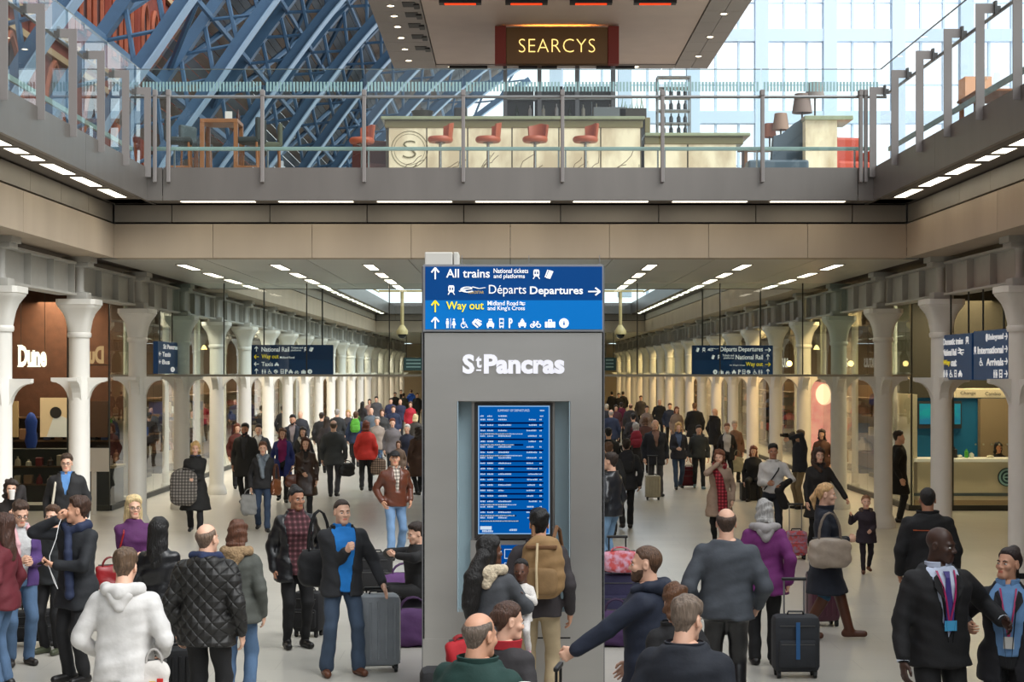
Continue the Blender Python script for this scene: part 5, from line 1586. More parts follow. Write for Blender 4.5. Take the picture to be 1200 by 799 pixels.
# ------------------------------------------------------------------ hands
_HD = {}
def hand_template(pose, h):
    """left hand: wrist at the origin, fingers down -Z, palm facing -X, thumb to the front (-Y)"""
    k = (pose, h)
    if k in _HD: return _HD[k]
    curl = {'relaxed': (18, 26, 18), 'grip': (62, 88, 45), 'hold': (38, 55, 30), 'open': (4, 6, 5), 'point': (8, 10, 8)}[pose]
    fat = 1.0 if h < .008 else 1.25
    ch = []
    for y, z, L, sp in ((-.030, -.088, .072, -5), (-.010, -.094, .080, -1), (.011, -.091, .074, 3), (.030, -.082, .058, 8)):
        p = np.array([0, y, z]); ang = 0
        segs = [p]
        for c, fr in zip(curl, (.45, .32, .25)):
            if pose == 'point' and y > -.02: c = (70, 85, 40)[len(segs) - 1]
            ang += math.radians(c)
            d = np.array([-math.sin(ang), math.sin(math.radians(sp)) * math.cos(ang), -math.cos(ang)])
            p = p + d * L * fr; segs.append(p)
        ch.append(segs)
    th = [np.array([-.004, -.028, -.026]), np.array([-.016, -.052, -.052]), np.array([-.020 - (.012 if pose in ('grip', 'hold') else 0), -.058 + (.014 if pose in ('grip', 'hold') else 0), -.082]), np.array([-.026 - (.014 if pose in ('grip', 'hold') else 0), -.052 + (.024 if pose in ('grip', 'hold') else 0), -.104])]
    def sdf(X, Y, Z):
        q = np.sqrt((X / .0155) ** 2 + (Y / .041) ** 2)
        f = (q - 1) * .0155
        f = smax(f, Z + .018, .015); f = smax(f, -.094 - Z, .012)
        f = smin(f, caps(X, Y, Z, (0, 0, .03), (0, 0, -.03), .026, .024), .02)
        for s in ch:
            g = None
            for i in range(3):
                q = caps(X, Y, Z, s[i], s[i + 1], (.0100, .0090, .0082)[i] * fat, (.0090, .0082, .0070)[i] * fat)
                g = q if g is None else np.minimum(g, q)
            f = smin(f, g, .005)
        for i in range(3):
            f = smin(f, caps(X, Y, Z, th[i], th[i + 1], (.016, .011, .0100)[i], (.011, .0100, .008)[i]), .008)
        return f
    V, Q = net(sdf, (-.09, -.075, -.185), (.035, .055, .035), h)
    _HD[k] = (V, [tuple(q) for q in Q])
    return _HD[k]

# ------------------------------------------------------------------ torso tables  z: half width, half depth, centre y
TM = np.array([(.30, .24, .19, .0), (.55, .215, .165, .0), (.80, .185, .135, .010), (.88, .172, .125, .014), (.95, .172, .126, .015), (1.05, .160, .116, .005), (1.15, .160, .112, 0), (1.28, .178, .122, 0), (1.36, .182, .116, .006), (1.42, .155, .096, .014), (1.47, .098, .076, .018), (1.52, .066, .064, .018), (1.60, .06, .06, .018)])
TF = np.array([(.30, .25, .20, .0), (.55, .22, .17, .0), (.80, .190, .140, .012), (.88, .182, .132, .016), (.95, .176, .128, .016), (1.05, .148, .108, .004), (1.13, .138, .100, 0), (1.26, .156, .124, -.012), (1.34, .158, .110, .0), (1.41, .132, .088, .012), (1.46, .085, .068, .018), (1.52, .058, .058, .018), (1.60, .052, .055, .018)])
SKIN = {0: (.86, .68, .58), 1: (.80, .60, .49), 2: (.68, .48, .37), 3: (.36, .23, .17), 4: (.25, .16, .12)}
def skin_mats(tone, hair):
    return [mat('skin_%d' % tone, SKIN[tone], .5, noise=.05, nscale=25), mat('lip_%d' % tone, tuple(v * q for v, q in zip(SKIN[tone], (.95, .72, .71))), .45),
            mat('brow_%s' % str(hair), tuple(v * .8 for v in hair), .8), mat('eye_white', (.86, .85, .83), .3), mat('eye_dark', (.12, .09, .07), .2)]
def cloth(c, kind='cloth'):
    nm = 'fabric_%s_%s' % (kind, '_'.join('%02d' % int(v * 100) for v in c))
    if kind == 'leather': return mat(nm, c, .32, noise=.12, nscale=9, bump=.25, bscale=18)
    if kind == 'denim': return mat(nm, c, .85, noise=.22, nscale=7, bump=.15, bscale=60, stretch=(1, 1, .5))
    if kind == 'knit': return mat(nm, c, .95, noise=.10, nscale=30, bump=.35, bscale=70)
    if kind == 'quilt': return mat(nm, c, .55, pattern=quilt)
    if kind == 'plaid': return mat(nm, c, .9, pattern=plaid)
    if kind == 'print': return mat(nm, c, .8, rgb2=(.75, .3, .3), nscale=16)
    if kind == 'fur': return mat(nm, c, .95, noise=.3, nscale=40, bump=.8, bscale=60)
    return mat(nm, c, .8, noise=.10, nscale=10, bump=.18, bscale=25)
def quilt(nt, b, co, c):
    mp = nt.nodes.new('ShaderNodeMapping'); mp.inputs['Rotation'].default_value = (0, math.radians(45), 0); mp.inputs['Scale'].default_value = (13, 0, 13)
    nt.links.new(co, mp.inputs['Vector'])
    sp = nt.nodes.new('ShaderNodeSeparateXYZ'); nt.links.new(mp.outputs[0], sp.inputs[0])
    def saw(o):
        f = nt.nodes.new('ShaderNodeMath'); f.operation = 'PINGPONG'; f.inputs[1].default_value = .5; nt.links.new(o, f.inputs[0]); return f.outputs[0]
    mn = nt.nodes.new('ShaderNodeMath'); mn.operation = 'MINIMUM'
    nt.links.new(saw(sp.outputs['X']), mn.inputs[0]); nt.links.new(saw(sp.outputs['Z']), mn.inputs[1])
    pw = nt.nodes.new('ShaderNodeMath'); pw.operation = 'POWER'; pw.inputs[1].default_value = .4; nt.links.new(mn.outputs[0], pw.inputs[0])
    bp = nt.nodes.new('ShaderNodeBump'); bp.inputs['Strength'].default_value = .8; bp.inputs['Distance'].default_value = .03
    nt.links.new(pw.outputs[0], bp.inputs['Height']); nt.links.new(bp.outputs[0], b.inputs['Normal'])
def plaid(nt, b, co, c):
    sp = nt.nodes.new('ShaderNodeSeparateXYZ'); nt.links.new(co, sp.inputs[0])
    outs = []
    for ax in ('X', 'Z'):
        m1 = nt.nodes.new('ShaderNodeMath'); m1.operation = 'MULTIPLY'; m1.inputs[1].default_value = 110; nt.links.new(sp.outputs[ax], m1.inputs[0])
        m2 = nt.nodes.new('ShaderNodeMath'); m2.operation = 'SINE'; nt.links.new(m1.outputs[0], m2.inputs[0]); outs.append(m2.outputs[0])
    ad = nt.nodes.new('ShaderNodeMath'); ad.operation = 'ADD'; nt.links.new(outs[0], ad.inputs[0]); nt.links.new(outs[1], ad.inputs[1])
    r = nt.nodes.new('ShaderNodeValToRGB'); r.color_ramp.interpolation = 'CONSTANT'
    r.color_ramp.elements[0].color = (*[v * .45 for v in c], 1); r.color_ramp.elements[1].color = (*c, 1); r.color_ramp.elements[1].position = .35
    e = r.color_ramp.elements.new(.8); e.color = (*[min(1, v * 2.2 + .03) for v in c], 1)
    mr = nt.nodes.new('ShaderNodeMapRange'); mr.inputs[1].default_value = -2; mr.inputs[2].default_value = 2
    nt.links.new(ad.outputs[0], mr.inputs[0]); nt.links.new(mr.outputs[0], r.inputs[0]); nt.links.new(r.outputs[0], b.inputs['Base Color'])

def ik(a, c, l1, l2, hint):
    a, c, hint = np.array(a, float), np.array(c, float), np.array(hint, float)
    d = c - a; L = np.linalg.norm(d)
    mx = (l1 + l2) * .999
    if L > mx: c = a + d / L * mx; d = c - a; L = mx
    u = d / max(L, 1e-6)
    x = (l1 * l1 - l2 * l2 + L * L) / (2 * L)
    y = math.sqrt(max(0, l1 * l1 - x * x))
    h = hint - u * (hint @ u); n = np.linalg.norm(h)
    h = h / n if n > 1e-6 else np.array([0, 1, 0])
    return a + u * x + h * y, c

def np_obj(name, V, F, mats, parent, mi=None, smooth=True):
    me = bpy.data.meshes.new(name)
    me.from_pydata(V.tolist() if hasattr(V, 'tolist') else V, [], [tuple(int(i) for i in q) for q in F])
    for m in (mats if isinstance(mats, (list, tuple)) else [mats]): me.materials.append(m)
    if mi is not None: me.polygons.foreach_set('material_index', [int(i) for i in mi])
    if smooth: me.polygons.foreach_set('use_smooth', [True] * len(me.polygons))
    me.update()
    return link(name, me, parent)

_pc = [0]
def person(label, x, d, h, rz, sex='m', skin=0, hair=('short', (.2, .14, .1)), top=None, under=None, pants=((.08, .08, .1), 'cloth'),
           shoes=(.07, .06, .06), la=None, ra=None, le=(0.5, 1, 0), re=(-0.5, 1, 0), lh='relaxed', rh='relaxed', lf=(.10, .0), rf=(-.10, .0), lz=0, rzf=0,
           lean=0, tilt=0, yaw=0, pitch=0, bulk=1.0, sit=0.0, lod=None, head=1.0, cat='person', group=None, X=None, ground=0.0, boots=0, neck_z=1.50, short=None, name='person', beard=False, lyaw=8, ryaw=-8):
    """one figure: a continuous body mesh with clothes and hair as its children"""
    _pc[0] += 1
    ph = _pc[0] * 1.7
    rng = random.Random(_pc[0])
    X = pX(x, d) if X is None else X
    if lod is None: lod = 0 if d < 20 else 1 if d < 33 else 2
    vc = (.0165, .024, .035)[lod]; vh = (.006, .010, .017)[lod]; vhr = (.009, .012, .018)[lod]; vhd = (.0056, .0078, .012)[lod]; vb = (.034, .042, .052)[lod]
    root = thing(name, label, cat, (X, d, ground), math.radians(rz), group)
    S = h / 1.75
    root.scale = (S, S, S)
    T = (TF if sex == 'f' else TM).copy()
    T[:, 1] *= bulk; T[:, 2] *= (1 + (bulk - 1) * 1.35)
    rl, rt = math.radians(lean), math.radians(tilt)
    U3 = np.array((Matrix.Rotation(rl, 3, 'X') @ Matrix.Rotation(rt, 3, 'Y')))
    piv = np.array([0, 0, .95]); dz = np.array([0, 0, -sit])
    def up(p): return U3 @ (np.array(p, float) - piv) + piv + dz
    def inv(X_, Y_, Z_):
        a, b, c = X_, Y_, Z_ - F32(.95 - sit)
        R = U3.T.astype(F32)
        return R[0, 0] * a + R[0, 1] * b + R[0, 2] * c, R[1, 0] * a + R[1, 1] * b + R[1, 2] * c, R[2, 0] * a + R[2, 1] * b + R[2, 2] * c + F32(.95)
    sw = (.150 if sex == 'f' else .176) * (1 + (bulk - 1) * .6)
    SH = {1: up((sw, .012, 1.385)), -1: up((-sw, .012, 1.385))}
    wr = {1: la if la is not None else (sw + .085, -.03 + rng.uniform(-.04, .03), .875), -1: ra if ra is not None else (-sw - .085, -.03 + rng.uniform(-.04, .03), .875)}
    EL, WR = {}, {}
    for s in (1, -1):
        w = np.array(wr[s], float) + (dz if (la if s > 0 else ra) is None else 0)
        EL[s], WR[s] = ik(SH[s], w, .295, .265, le if s > 0 else re)
    HP = {s: np.array([s * .088, .012, .92 - sit]) for s in (1, -1)}
    KN, AN = {}, {}
    for s, ft, zf in ((1, lf, lz), (-1, rf, rzf)):
        KN[s], AN[s] = ik(HP[s], (ft[0], ft[1], .085 + zf), .435, .425, (s * .12, -1, .05))
    # ---- sdf pieces
    def torso(X_, Y_, Z_, t, lo, hi, k=.012, Tt=None):
        TT = T if Tt is None else Tt
        a_, b_, c_ = inv(X_, Y_, Z_)
        A = np.interp(c_, TT[:, 0], TT[:, 1]).astype(F32) + t; B = np.interp(c_, TT[:, 0], TT[:, 2]).astype(F32) + t; C = np.interp(c_, TT[:, 0], TT[:, 3]).astype(F32)
        e = 2.35
        q = (np.abs(a_ / A) ** e + np.abs((b_ - C) / B) ** e) ** (1 / e)
        f = (q - 1) * np.minimum(A, B)
        return smax(smax(f, lo - c_, k), c_ - hi, k)
    am = (1.0 if sex == 'm' else .88) * (1 + (bulk - 1) * .6)
    def arm(X_, Y_, Z_, s, t, end=1.0):
        f = caps(X_, Y_, Z_, SH[s], EL[s], .056 * am + t, .043 * am + t)
        w = EL[s] + (WR[s] - EL[s]) * end
        return smin(f, caps(X_, Y_, Z_, EL[s], w, .043 * am + t, .031 * am + t), .015)
    lg = (1.0 if sex == 'm' else 1.0) * (1 + (bulk - 1) * .6)
    def leg(X_, Y_, Z_, s, t, t2=None, end=1.0):
        t2 = t if t2 is None else t2
        f = caps(X_, Y_, Z_, HP[s], KN[s], .088 * lg + t, .058 * lg + t)
        w = KN[s] + (AN[s] - KN[s]) * end
        return smin(f, caps(X_, Y_, Z_, KN[s], w, .058 * lg + t, .040 + t2), .02)
    armpts = [SH[1], SH[-1], EL[1], EL[-1], WR[1], WR[-1]]
    legpts = [HP[1], HP[-1], KN[1], KN[-1], AN[1], AN[-1]]
    def bb(pts, pad):
        P = np.array(pts); return P.min(0) - pad, P.max(0) + pad
    tb = [up((.2, .15, z)) for z in (.85, 1.5)] + [up((-.2, -.15, z)) for z in (.85, 1.5)]
    # ---- body
    def fbody(X_, Y_, Z_):
        f = torso(X_, Y_, Z_, -.004, .86, 1.53, .03)
        for s in (1, -1):
            f = smin(f, arm(X_, Y_, Z_, s, -.004), .03); f = smin(f, leg(X_, Y_, Z_, s, -.008), .03)
            tdir = np.array([math.sin(math.radians(lyaw if s > 0 else ryaw)), -math.cos(math.radians(lyaw if s > 0 else ryaw)), 0])
            f = smin(f, caps(X_, Y_, Z_, AN[s] + [0, .0, -.03], AN[s] + tdir * .12 + np.array([0, 0, -.045 - min(.06, (lz if s > 0 else rzf) * .5)]), .026, .02), .03)
        return f
    lo, hi = bb(armpts + legpts + tb, .12); lo[2] = min(lo[2], -.02)
    V, Q = net(fbody, lo, hi, vb)
    parts = [(V, Q, np.zeros(len(Q), int))]
    HM = (Matrix([list(r) for r in U3]).to_4x4()) @ Matrix.Rotation(math.radians(yaw), 4, 'Z') @ Matrix.Rotation(math.radians(pitch), 4, 'X')
    H3 = np.array(HM.to_3x3()) * head
    hp = up((0, .012, 1.505)) + H3 @ np.array([0, -.012, .122])
    hv, hf, hm = head_template(sex == 'f', vh)
    parts.append((hv @ H3.T + hp, hf, hm))
    for s, pz in ((1, lh), (-1, rh)):
        if pz is None: continue
        v, f = hand_template(pz, vhd)
        v = v.copy()
        if s < 0:
            v[:, 0] *= -1; f = [q[::-1] for q in f]
        dr = WR[s] - EL[s]; dr /= np.linalg.norm(dr)
        zc = -dr
        ref = np.array([0, -1, 0]) if abs(dr[1]) < .75 else np.array([0, 0, 1.0])
        ref = ref + np.array([0, 0, .35])
        yc = -(ref - zc * (ref @ zc)); yc /= np.linalg.norm(yc)
        xc = np.cross(yc, zc)
        M3 = np.stack([xc, yc, zc], 1) * (1.0 if sex == 'm' else .92)
        parts.append((v @ M3.T + WR[s] + dr * .015, f, np.zeros(len(f), int)))
    V, F, mi = merge(parts)
    hc = hair[1] if hair else (.2, .15, .1)
    np_obj('body', V, F, skin_mats(skin, hc), root, mi)
    # ---- hair
    if hair and hair[0] != 'none':
        st = hair[0]
        if st == 'cap':
            v, q = hair_template('under', vhr); np_obj('hair', v @ H3.T + hp, q, cloth(hc, 'fur'), root)
            v, q = hair_template('cap', vhr); np_obj('cap', v @ H3.T + hp, q, cloth(hair[2]), root)
        else:
            v, q = hair_template(st, vhr)
            np_obj('hair', v @ H3.T + hp, q, mat('hair_' + str(hc), hc, .5, noise=.38, nscale=70, bump=.7, bscale=110, stretch=(1, 1, .15)), root)
    if beard:
        v, q = hair_template('beard', vhr * .8)
        np_obj('beard', v @ H3.T + hp, q, mat('beard_' + str(hc), tuple(c * .9 for c in hc), .7, noise=.3, nscale=60, bump=.5, bscale=90), root)
    # ---- trousers and shoes
    if pants:
        pc, pk = pants[0], pants[1]
        t2 = pants[2] if len(pants) > 2 else .022
        def ftr(X_, Y_, Z_):
            f = torso(X_, Y_, Z_, .006, .845, 1.03)
            for s in (1, -1): f = smin(f, leg(X_, Y_, Z_, s, .008, t2, short or (.3 if boots > .5 else .98)), .022)
            return f + wob(X_, Y_, Z_, ph, .005)
        lo, hi = bb(legpts + [up((.17, .13, 1.03)), up((-.17, -.13, .9))], .12)
        v, q = net(ftr, lo, hi, vc)
        np_obj('trousers', v, q, cloth(pc, pk), root)
    for s in (1, -1):
        yw = math.radians(lyaw if s > 0 else ryaw)
        td = np.array([math.sin(yw), -math.cos(yw), 0])
        pitchf = (lz if s > 0 else rzf)
        heel = AN[s] + np.array([0, 0, -.045]) - td * .045; toe = AN[s] + td * .165 + np.array([0, 0, -.048 - min(.06, pitchf * .5)])
        zmin = AN[s][2] - .085
        def fsh(X_, Y_, Z_):
            f = smin(caps(X_, Y_, Z_, heel, toe, .046, .038), caps(X_, Y_, Z_, AN[s] + [0, 0, .0], heel + td * .03, .045, .045), .025)
            if boots:
                top_ = AN[s] + (KN[s] - AN[s]) * boots
                f = smin(f, caps(X_, Y_, Z_, AN[s] + [0, 0, .0], top_, .052, .068), .02)
            return smax(f, zmin - min(.06, pitchf * .5) - Z_, .006)
        pts = [heel, toe, AN[s]] + ([KN[s]] if boots else [])
        lo, hi = bb(pts, .08)
        v, q = net(fsh, lo, hi, vc * .8)
        np_obj('boot' if boots else 'shoe', v, q, mat('shoe_' + str(shoes), shoes, .45, noise=.1), root)
    # ---- upper garments
    def garment(g, nm):
        t = g.get('t', .02); hem = g.get('hem', .86); kind = g.get('kind', 'cloth'); sl = g.get('sleeve', .97)
        opening = g.get('open', 0); oz = g.get('oz', 1.15); flare = g.get('flare', 0)
        nz = g.get('neck', neck_z)
        TT = T.copy()
        if flare:
            k = np.clip((.95 - TT[:, 0]) / .5, 0, 1.2); TT[:, 1] += flare * k; TT[:, 2] += flare * k
        def fg(X_, Y_, Z_):
            f = torso(X_, Y_, Z_, t, hem, nz, .012, TT)
            if hem < .80 and sit == 0:
                for s in (1, -1):
                    f = smin(f, smax(leg(X_, Y_, Z_, s, t + .012), hem - Z_, .01), .04)
            if opening > 0:
                a_, b_, c_ = inv(X_, Y_, Z_)
                wv = np.clip((c_ - oz) / (1.5 - oz), 0, 1) * opening + (g.get('gap', 0) if g.get('gap') else 0)
                cut = np.maximum(np.abs(a_) - wv, b_ + .02)
                cut = np.where(c_ > (oz if not g.get('gap') else 0), cut, 1.0)
                f = np.maximum(f, -cut)
            for s in (1, -1):
                if sl > 0: f = smin(f, arm(X_, Y_, Z_, s, t * .6 + .003, sl), .03)
            return f + wob(X_, Y_, Z_, ph + 2, .0055) + wob(X_, Y_, Z_, ph + 5, .0025, 2.1)
        pts = list(tb) + [up((.19 + flare, .15 + flare, hem)), up((-.19 - flare, -.15 - flare, hem)), up((0, 0, nz))] + (armpts if sl > 0 else [SH[1], SH[-1]])
        if hem < .80: pts += [KN[1], KN[-1]]
        lo, hi = bb(pts, .08 + t)
        v, q = net(fg, lo, hi, vc)
        return np_obj(nm, v, q, cloth(g['c'], kind), root)
    def chain(nm, pts, r, m, h_=None):
        P = [up(p) for p in pts]
        rs = r if isinstance(r, (list, tuple)) else [r] * len(P)
        def fc(X_, Y_, Z_):
            f = None
            for i in range(len(P) - 1):
                q = caps(X_, Y_, Z_, P[i], P[i + 1], rs[i], rs[i + 1])
                f = q if f is None else smin(f, q, .015)
            return f + wob(X_, Y_, Z_, ph, .004, 2)
        lo, hi = bb(P, max(rs) + .02)
        v, q = net(fc, lo, hi, h_ or max(vc * .75, .012))
        return np_obj(nm, v, q, m, root)
    def flat(nm, pts2, yoff, m, th=.006):
        """a flat piece on the chest: pts2 [(x,z)] laid over the torso front at offset yoff"""
        b = MB()
        P = []
        for x_, z_ in pts2:
            A = np.interp(z_, T[:, 0], T[:, 1]); B = np.interp(z_, T[:, 0], T[:, 2]); C = np.interp(z_, T[:, 0], T[:, 3])
            yb = C - B * (max(0, 1 - abs(x_ / A) ** 2.35)) ** (1 / 2.35) - yoff
            P.append((x_, yb, z_))
        n = len(P)
        vs = [up(p) for p in P] + [up((p[0], p[1] - th, p[2])) for p in P]
        fs = [tuple(range(n)), tuple(range(n, 2 * n))[::-1]] + [(i, (i + 1) % n, n + (i + 1) % n, n + i) for i in range(n)]
        b.add(vs, fs)
        return b.build(nm, m, root)
    def band(nm, path, w, yoff, m):
        """a ribbon lying over the chest along path [(x,z)]"""
        C = []
        for (xa, za), (xb, zb_) in zip(path, path[1:]):
            C += [(xa + (xb - xa) * k / 8, za + (zb_ - za) * k / 8) for k in range(8)]
        C.append(path[-1])
        b = MB()
        for (xa, za), (xb, zb_) in zip(C, C[1:]):
            q = []
            for x_, z_ in ((xa - w / 2, za), (xa + w / 2, za), (xb + w / 2, zb_), (xb - w / 2, zb_)):
                A = np.interp(z_, T[:, 0], T[:, 1]); B = np.interp(z_, T[:, 0], T[:, 2]); c_ = np.interp(z_, T[:, 0], T[:, 3])
                q.append((x_, c_ - B * (max(.05, 1 - abs(x_ / A) ** 2.35)) ** (1 / 2.35) - yoff, z_))
            b.add([up(p) for p in q] + [up((p[0], p[1] - .004, p[2])) for p in q], [(0, 1, 2, 3), (7, 6, 5, 4), (0, 4, 5, 1), (2, 6, 7, 3), (0, 3, 7, 4), (1, 5, 6, 2)])
        return b.build(nm, m, root)
    if under:
        garment(dict({'t': .010, 'hem': .93, 'sleeve': 0, 'neck': 1.49}, **under), under.get('name', 'shirt'))
        if under.get('collar', True):
            collar(root, up, (.073, .067), 1.475, 1.52, cloth(under['c'], under.get('kind', 'cloth')), .012)
    if top:
        nm = top.get('name', 'jacket')
        garment(top, nm)
        if top.get('collar', 0):
            collar(root, up, (.088, .080), 1.455, 1.455 + top['collar'], cloth(top.get('cc', top['c']), top.get('kind', 'cloth')), .02, 52 if top.get('open') else 14)
        if top.get('hood'):
            hm_ = cloth(top.get('hc', top['c']), top.get('hk', top.get('kind', 'cloth')))
            chain('hood', [(.10, -.05, 1.455), (.125, .04, 1.485), (.09, .115, 1.49), (0, .145, 1.47), (-.09, .115, 1.49), (-.125, .04, 1.485), (-.10, -.05, 1.455)], [.035, .042, .046, .06, .046, .042, .035], hm_)
            chain('hood_back', [(.05, .135, 1.45), (0, .155, 1.37), (-.05, .135, 1.45)], [.05, .042, .05], hm_)
        if top.get('belt'):
            pass
        if top.get('zip'):
            flat('zip', [(-.006, top.get('hem', .86) + .02), (.006, top.get('hem', .86) + .02), (.006, 1.42), (-.006, 1.42)], top.get('t', .02) + .004, mat('zip_metal', (.4, .4, .4), .4, metal=.6))
        if top.get('cuffs'):
            pass
    if top and top.get('lapel'):
        lc = cloth(top['lapel'])
        for s in (1, -1):
            flat('lapel', [(s * .015, top.get('oz', 1.15)), (s * .055, 1.28), (s * .11, 1.36), (s * .10, 1.42), (s * .075, 1.44), (s * .05, 1.36)], top.get('t', .02) + .006, lc, .008)
    return dict(root=root, up=up, chain=chain, flat=flat, WR=WR, EL=EL, SH=SH, hp=hp, H3=H3, KN=KN, AN=AN, T=T, S=S, garment=garment, band=band)

def collar(root, up, r, z0, z1, m, flare, gap=14):
    b = MB()
    n = 20
    vs, fs = [], []
    for k in range(n + 1):
        a = math.radians(-90 + gap + (360 - 2 * gap) * k / n)
        ca, sa = math.cos(a), math.sin(a)
        for rr, z in ((1.0, z0), (1.0 + flare / r[0], z1), (1.12 + flare / r[0], z1 - .004), (1.25, z0)):
            vs.append(up((r[0] * rr * ca, .012 + r[1] * rr * sa, z)))
    for k in range(n):
        for q in range(4):
            fs.append((k * 4 + q, k * 4 + (q + 1) % 4, k * 4 + 4 + (q + 1) % 4, k * 4 + 4 + q))
    fs += [(0, 1, 2, 3), tuple(n * 4 + k for k in (3, 2, 1, 0))]
    b.add(vs, fs)
    return b.build('collar', m, root, True)

def glasses(P):
    M = Matrix([list(r) for r in P['H3']]); hp = P['hp']
    b = MB()
    for s in (-1, 1):
        pts = [(s * .031 + .022 * math.cos(k * .5236), -.098, .001 + .015 * math.sin(k * .5236)) for k in range(13)]
        b.tube([np.array(M @ Vector(p)) + hp for p in pts], .0024, 5, cap=False)
        b.tube([np.array(M @ Vector(p)) + hp for p in ((s * .053, -.098, .004), (s * .078, -.02, .008), (s * .08, .02, .004))], .0022, 5)
    b.tube([np.array(M @ Vector(p)) + hp for p in ((-.009, -.1, .003), (.009, -.1, .003))], .0024, 5)
    b.build('glasses', mat('glasses_frame', (.12, .10, .09), .4), P['root'])
def strap(P, pts, r, m, nm='bag_strap'):
    b = MB().tube([P['up'](p) for p in pts], r, 6)
    b.build(nm, m, P['root'])

# ================================================================== LUGGAGE AND BAGS
M_whl = mat('wheel_black', (.06, .06, .06), .5)
M_tel = mat('telescopic_chrome', (.60, .60, .62), .3, metal=.8)
M_telb = mat('telescopic_black', (.09, .09, .09), .4)
def suitcase(label, x, d, w, h, dp, col, rz=0, handle=0.0, hard=False, chrome=False, X=None, z=0.0, pocket=True, group=None, accent=None, kind='cloth'):
    X = pX(x, d) if X is None else X
    t = thing('suitcase', label, 'suitcase', (X, d, z), math.radians(rz), group)
    m = mat('case_' + str(col), col, .4 if hard else .75, noise=.08, nscale=8, bump=0 if hard else .15, bscale=60) if kind == 'cloth' else cloth(col, kind)
    MB().box(-w / 2, w / 2, -dp / 2, dp / 2, .06, .06 + h, min(.06, dp * .22)).build('shell', m, t, True)
    if hard:
        for k in range(5):
            xx = -w * .36 + w * .72 * k / 4
            MB().box(xx - .012, xx + .012, -dp / 2 - .008, -dp / 2 + .01, .13, h, .005).build('rib', m, t)
        MB().box(-w / 2 - .004, w / 2 + .004, -.008, .008, .07, .05 + h).build('seam', M_telb, t)
    else:
        if pocket:
            MB().box(-w * .40, w * .40, -dp / 2 - .035, -dp / 2 + .02, .11, .06 + h * .58, .025).build('front_pocket', m, t, True)
            MB().box(-w * .36, w * .36, -dp / 2 - .038, -dp / 2 - .03, .06 + h * .50, .06 + h * .515).build('zip', mat('zip_metal', (.4, .4, .4), .4, metal=.6), t)
        MB().box(-w * .38, w * .38, -dp / 2 - .008, -dp / 2, .06 + h * .82, .06 + h * .835).build('zip', mat('zip_metal', (.4, .4, .4), .4, metal=.6), t)
        if accent:
            MB().box(-.02, .02, -dp / 2 - .042, -dp / 2 - .03, .2, .06 + h * .9).build('stripe', mat('accent_' + str(accent), accent, .6), t)
    for sx in (-1, 1):
        for sy in (-1, 1):
            b = MB().tube([(sx * (w / 2 - .05) - .015, sy * (dp / 2 - .04), .035), (sx * (w / 2 - .05) + .015, sy * (dp / 2 - .04), .035)], .035, 10)
            b.box(sx * (w / 2 - .05) - .02, sx * (w / 2 - .05) + .02, sy * (dp / 2 - .04) - .02, sy * (dp / 2 - .04) + .02, .04, .08)
            b.build('wheel', M_whl, t)
    MB().tube([(-.08, 0, .06 + h), (-.07, 0, .09 + h), (.07, 0, .09 + h), (.08, 0, .06 + h)], .011, 6).build('carry_handle', M_telb, t)
    if handle > 0:
        mm = M_tel if chrome else M_telb
        for s in (-1, 1):
            MB().tube([(s * .10, dp / 2 - .05, .06 + h - .02), (s * .10, dp / 2 - .05, .06 + h + handle)], .010, 6).build('telescopic_tube', mm, t)
        MB().box(-.125, .125, dp / 2 - .068, dp / 2 - .032, .06 + h + handle - .012, .06 + h + handle + .02, .01).build('grip', M_telb, t)
    return t
def soft_bag(name, label, x, d, z, w, h, dp, col, rz=0, kind='cloth', handles=True, X=None, cat='bag', drop=.14):
    X = pX(x, d) if X is None else X
    t = thing(name, label, cat, (X, d, z), math.radians(rz))
    def f(a, b, c):
        q = (np.abs(a / (w / 2)) ** 4 + np.abs(b / (dp / 2 * (1.05 - .5 * np.clip(c / h, 0, 1)))) ** 3 + np.abs((c - h / 2) / (h / 2)) ** 4) ** .28 - 1
        return q * min(w, h, dp) / 2 + wob(a, b, c, w * 40, .004, 1.5)
    v, q = net(f, (-w / 2, -dp / 2, 0), (w / 2, dp / 2, h), max(.010, w / 26))
    np_obj('bag_body', v, q, cloth(col, kind), t)
    if handles:
        for s in (-1, 1):
            MB().tube([(w * .26 * math.cos(k * math.pi / 8), s * dp * .12, h - .02 + drop * math.sin(k * math.pi / 8)) for k in range(9)], .010, 6).build('handle', cloth(tuple(v * .8 for v in col), kind), t)
        MB().box(-w * .4, w * .4, -.006, .006, h - .012, h + .004).build('zip', mat('zip_metal', (.4, .4, .4), .4, metal=.6), t)
    return t
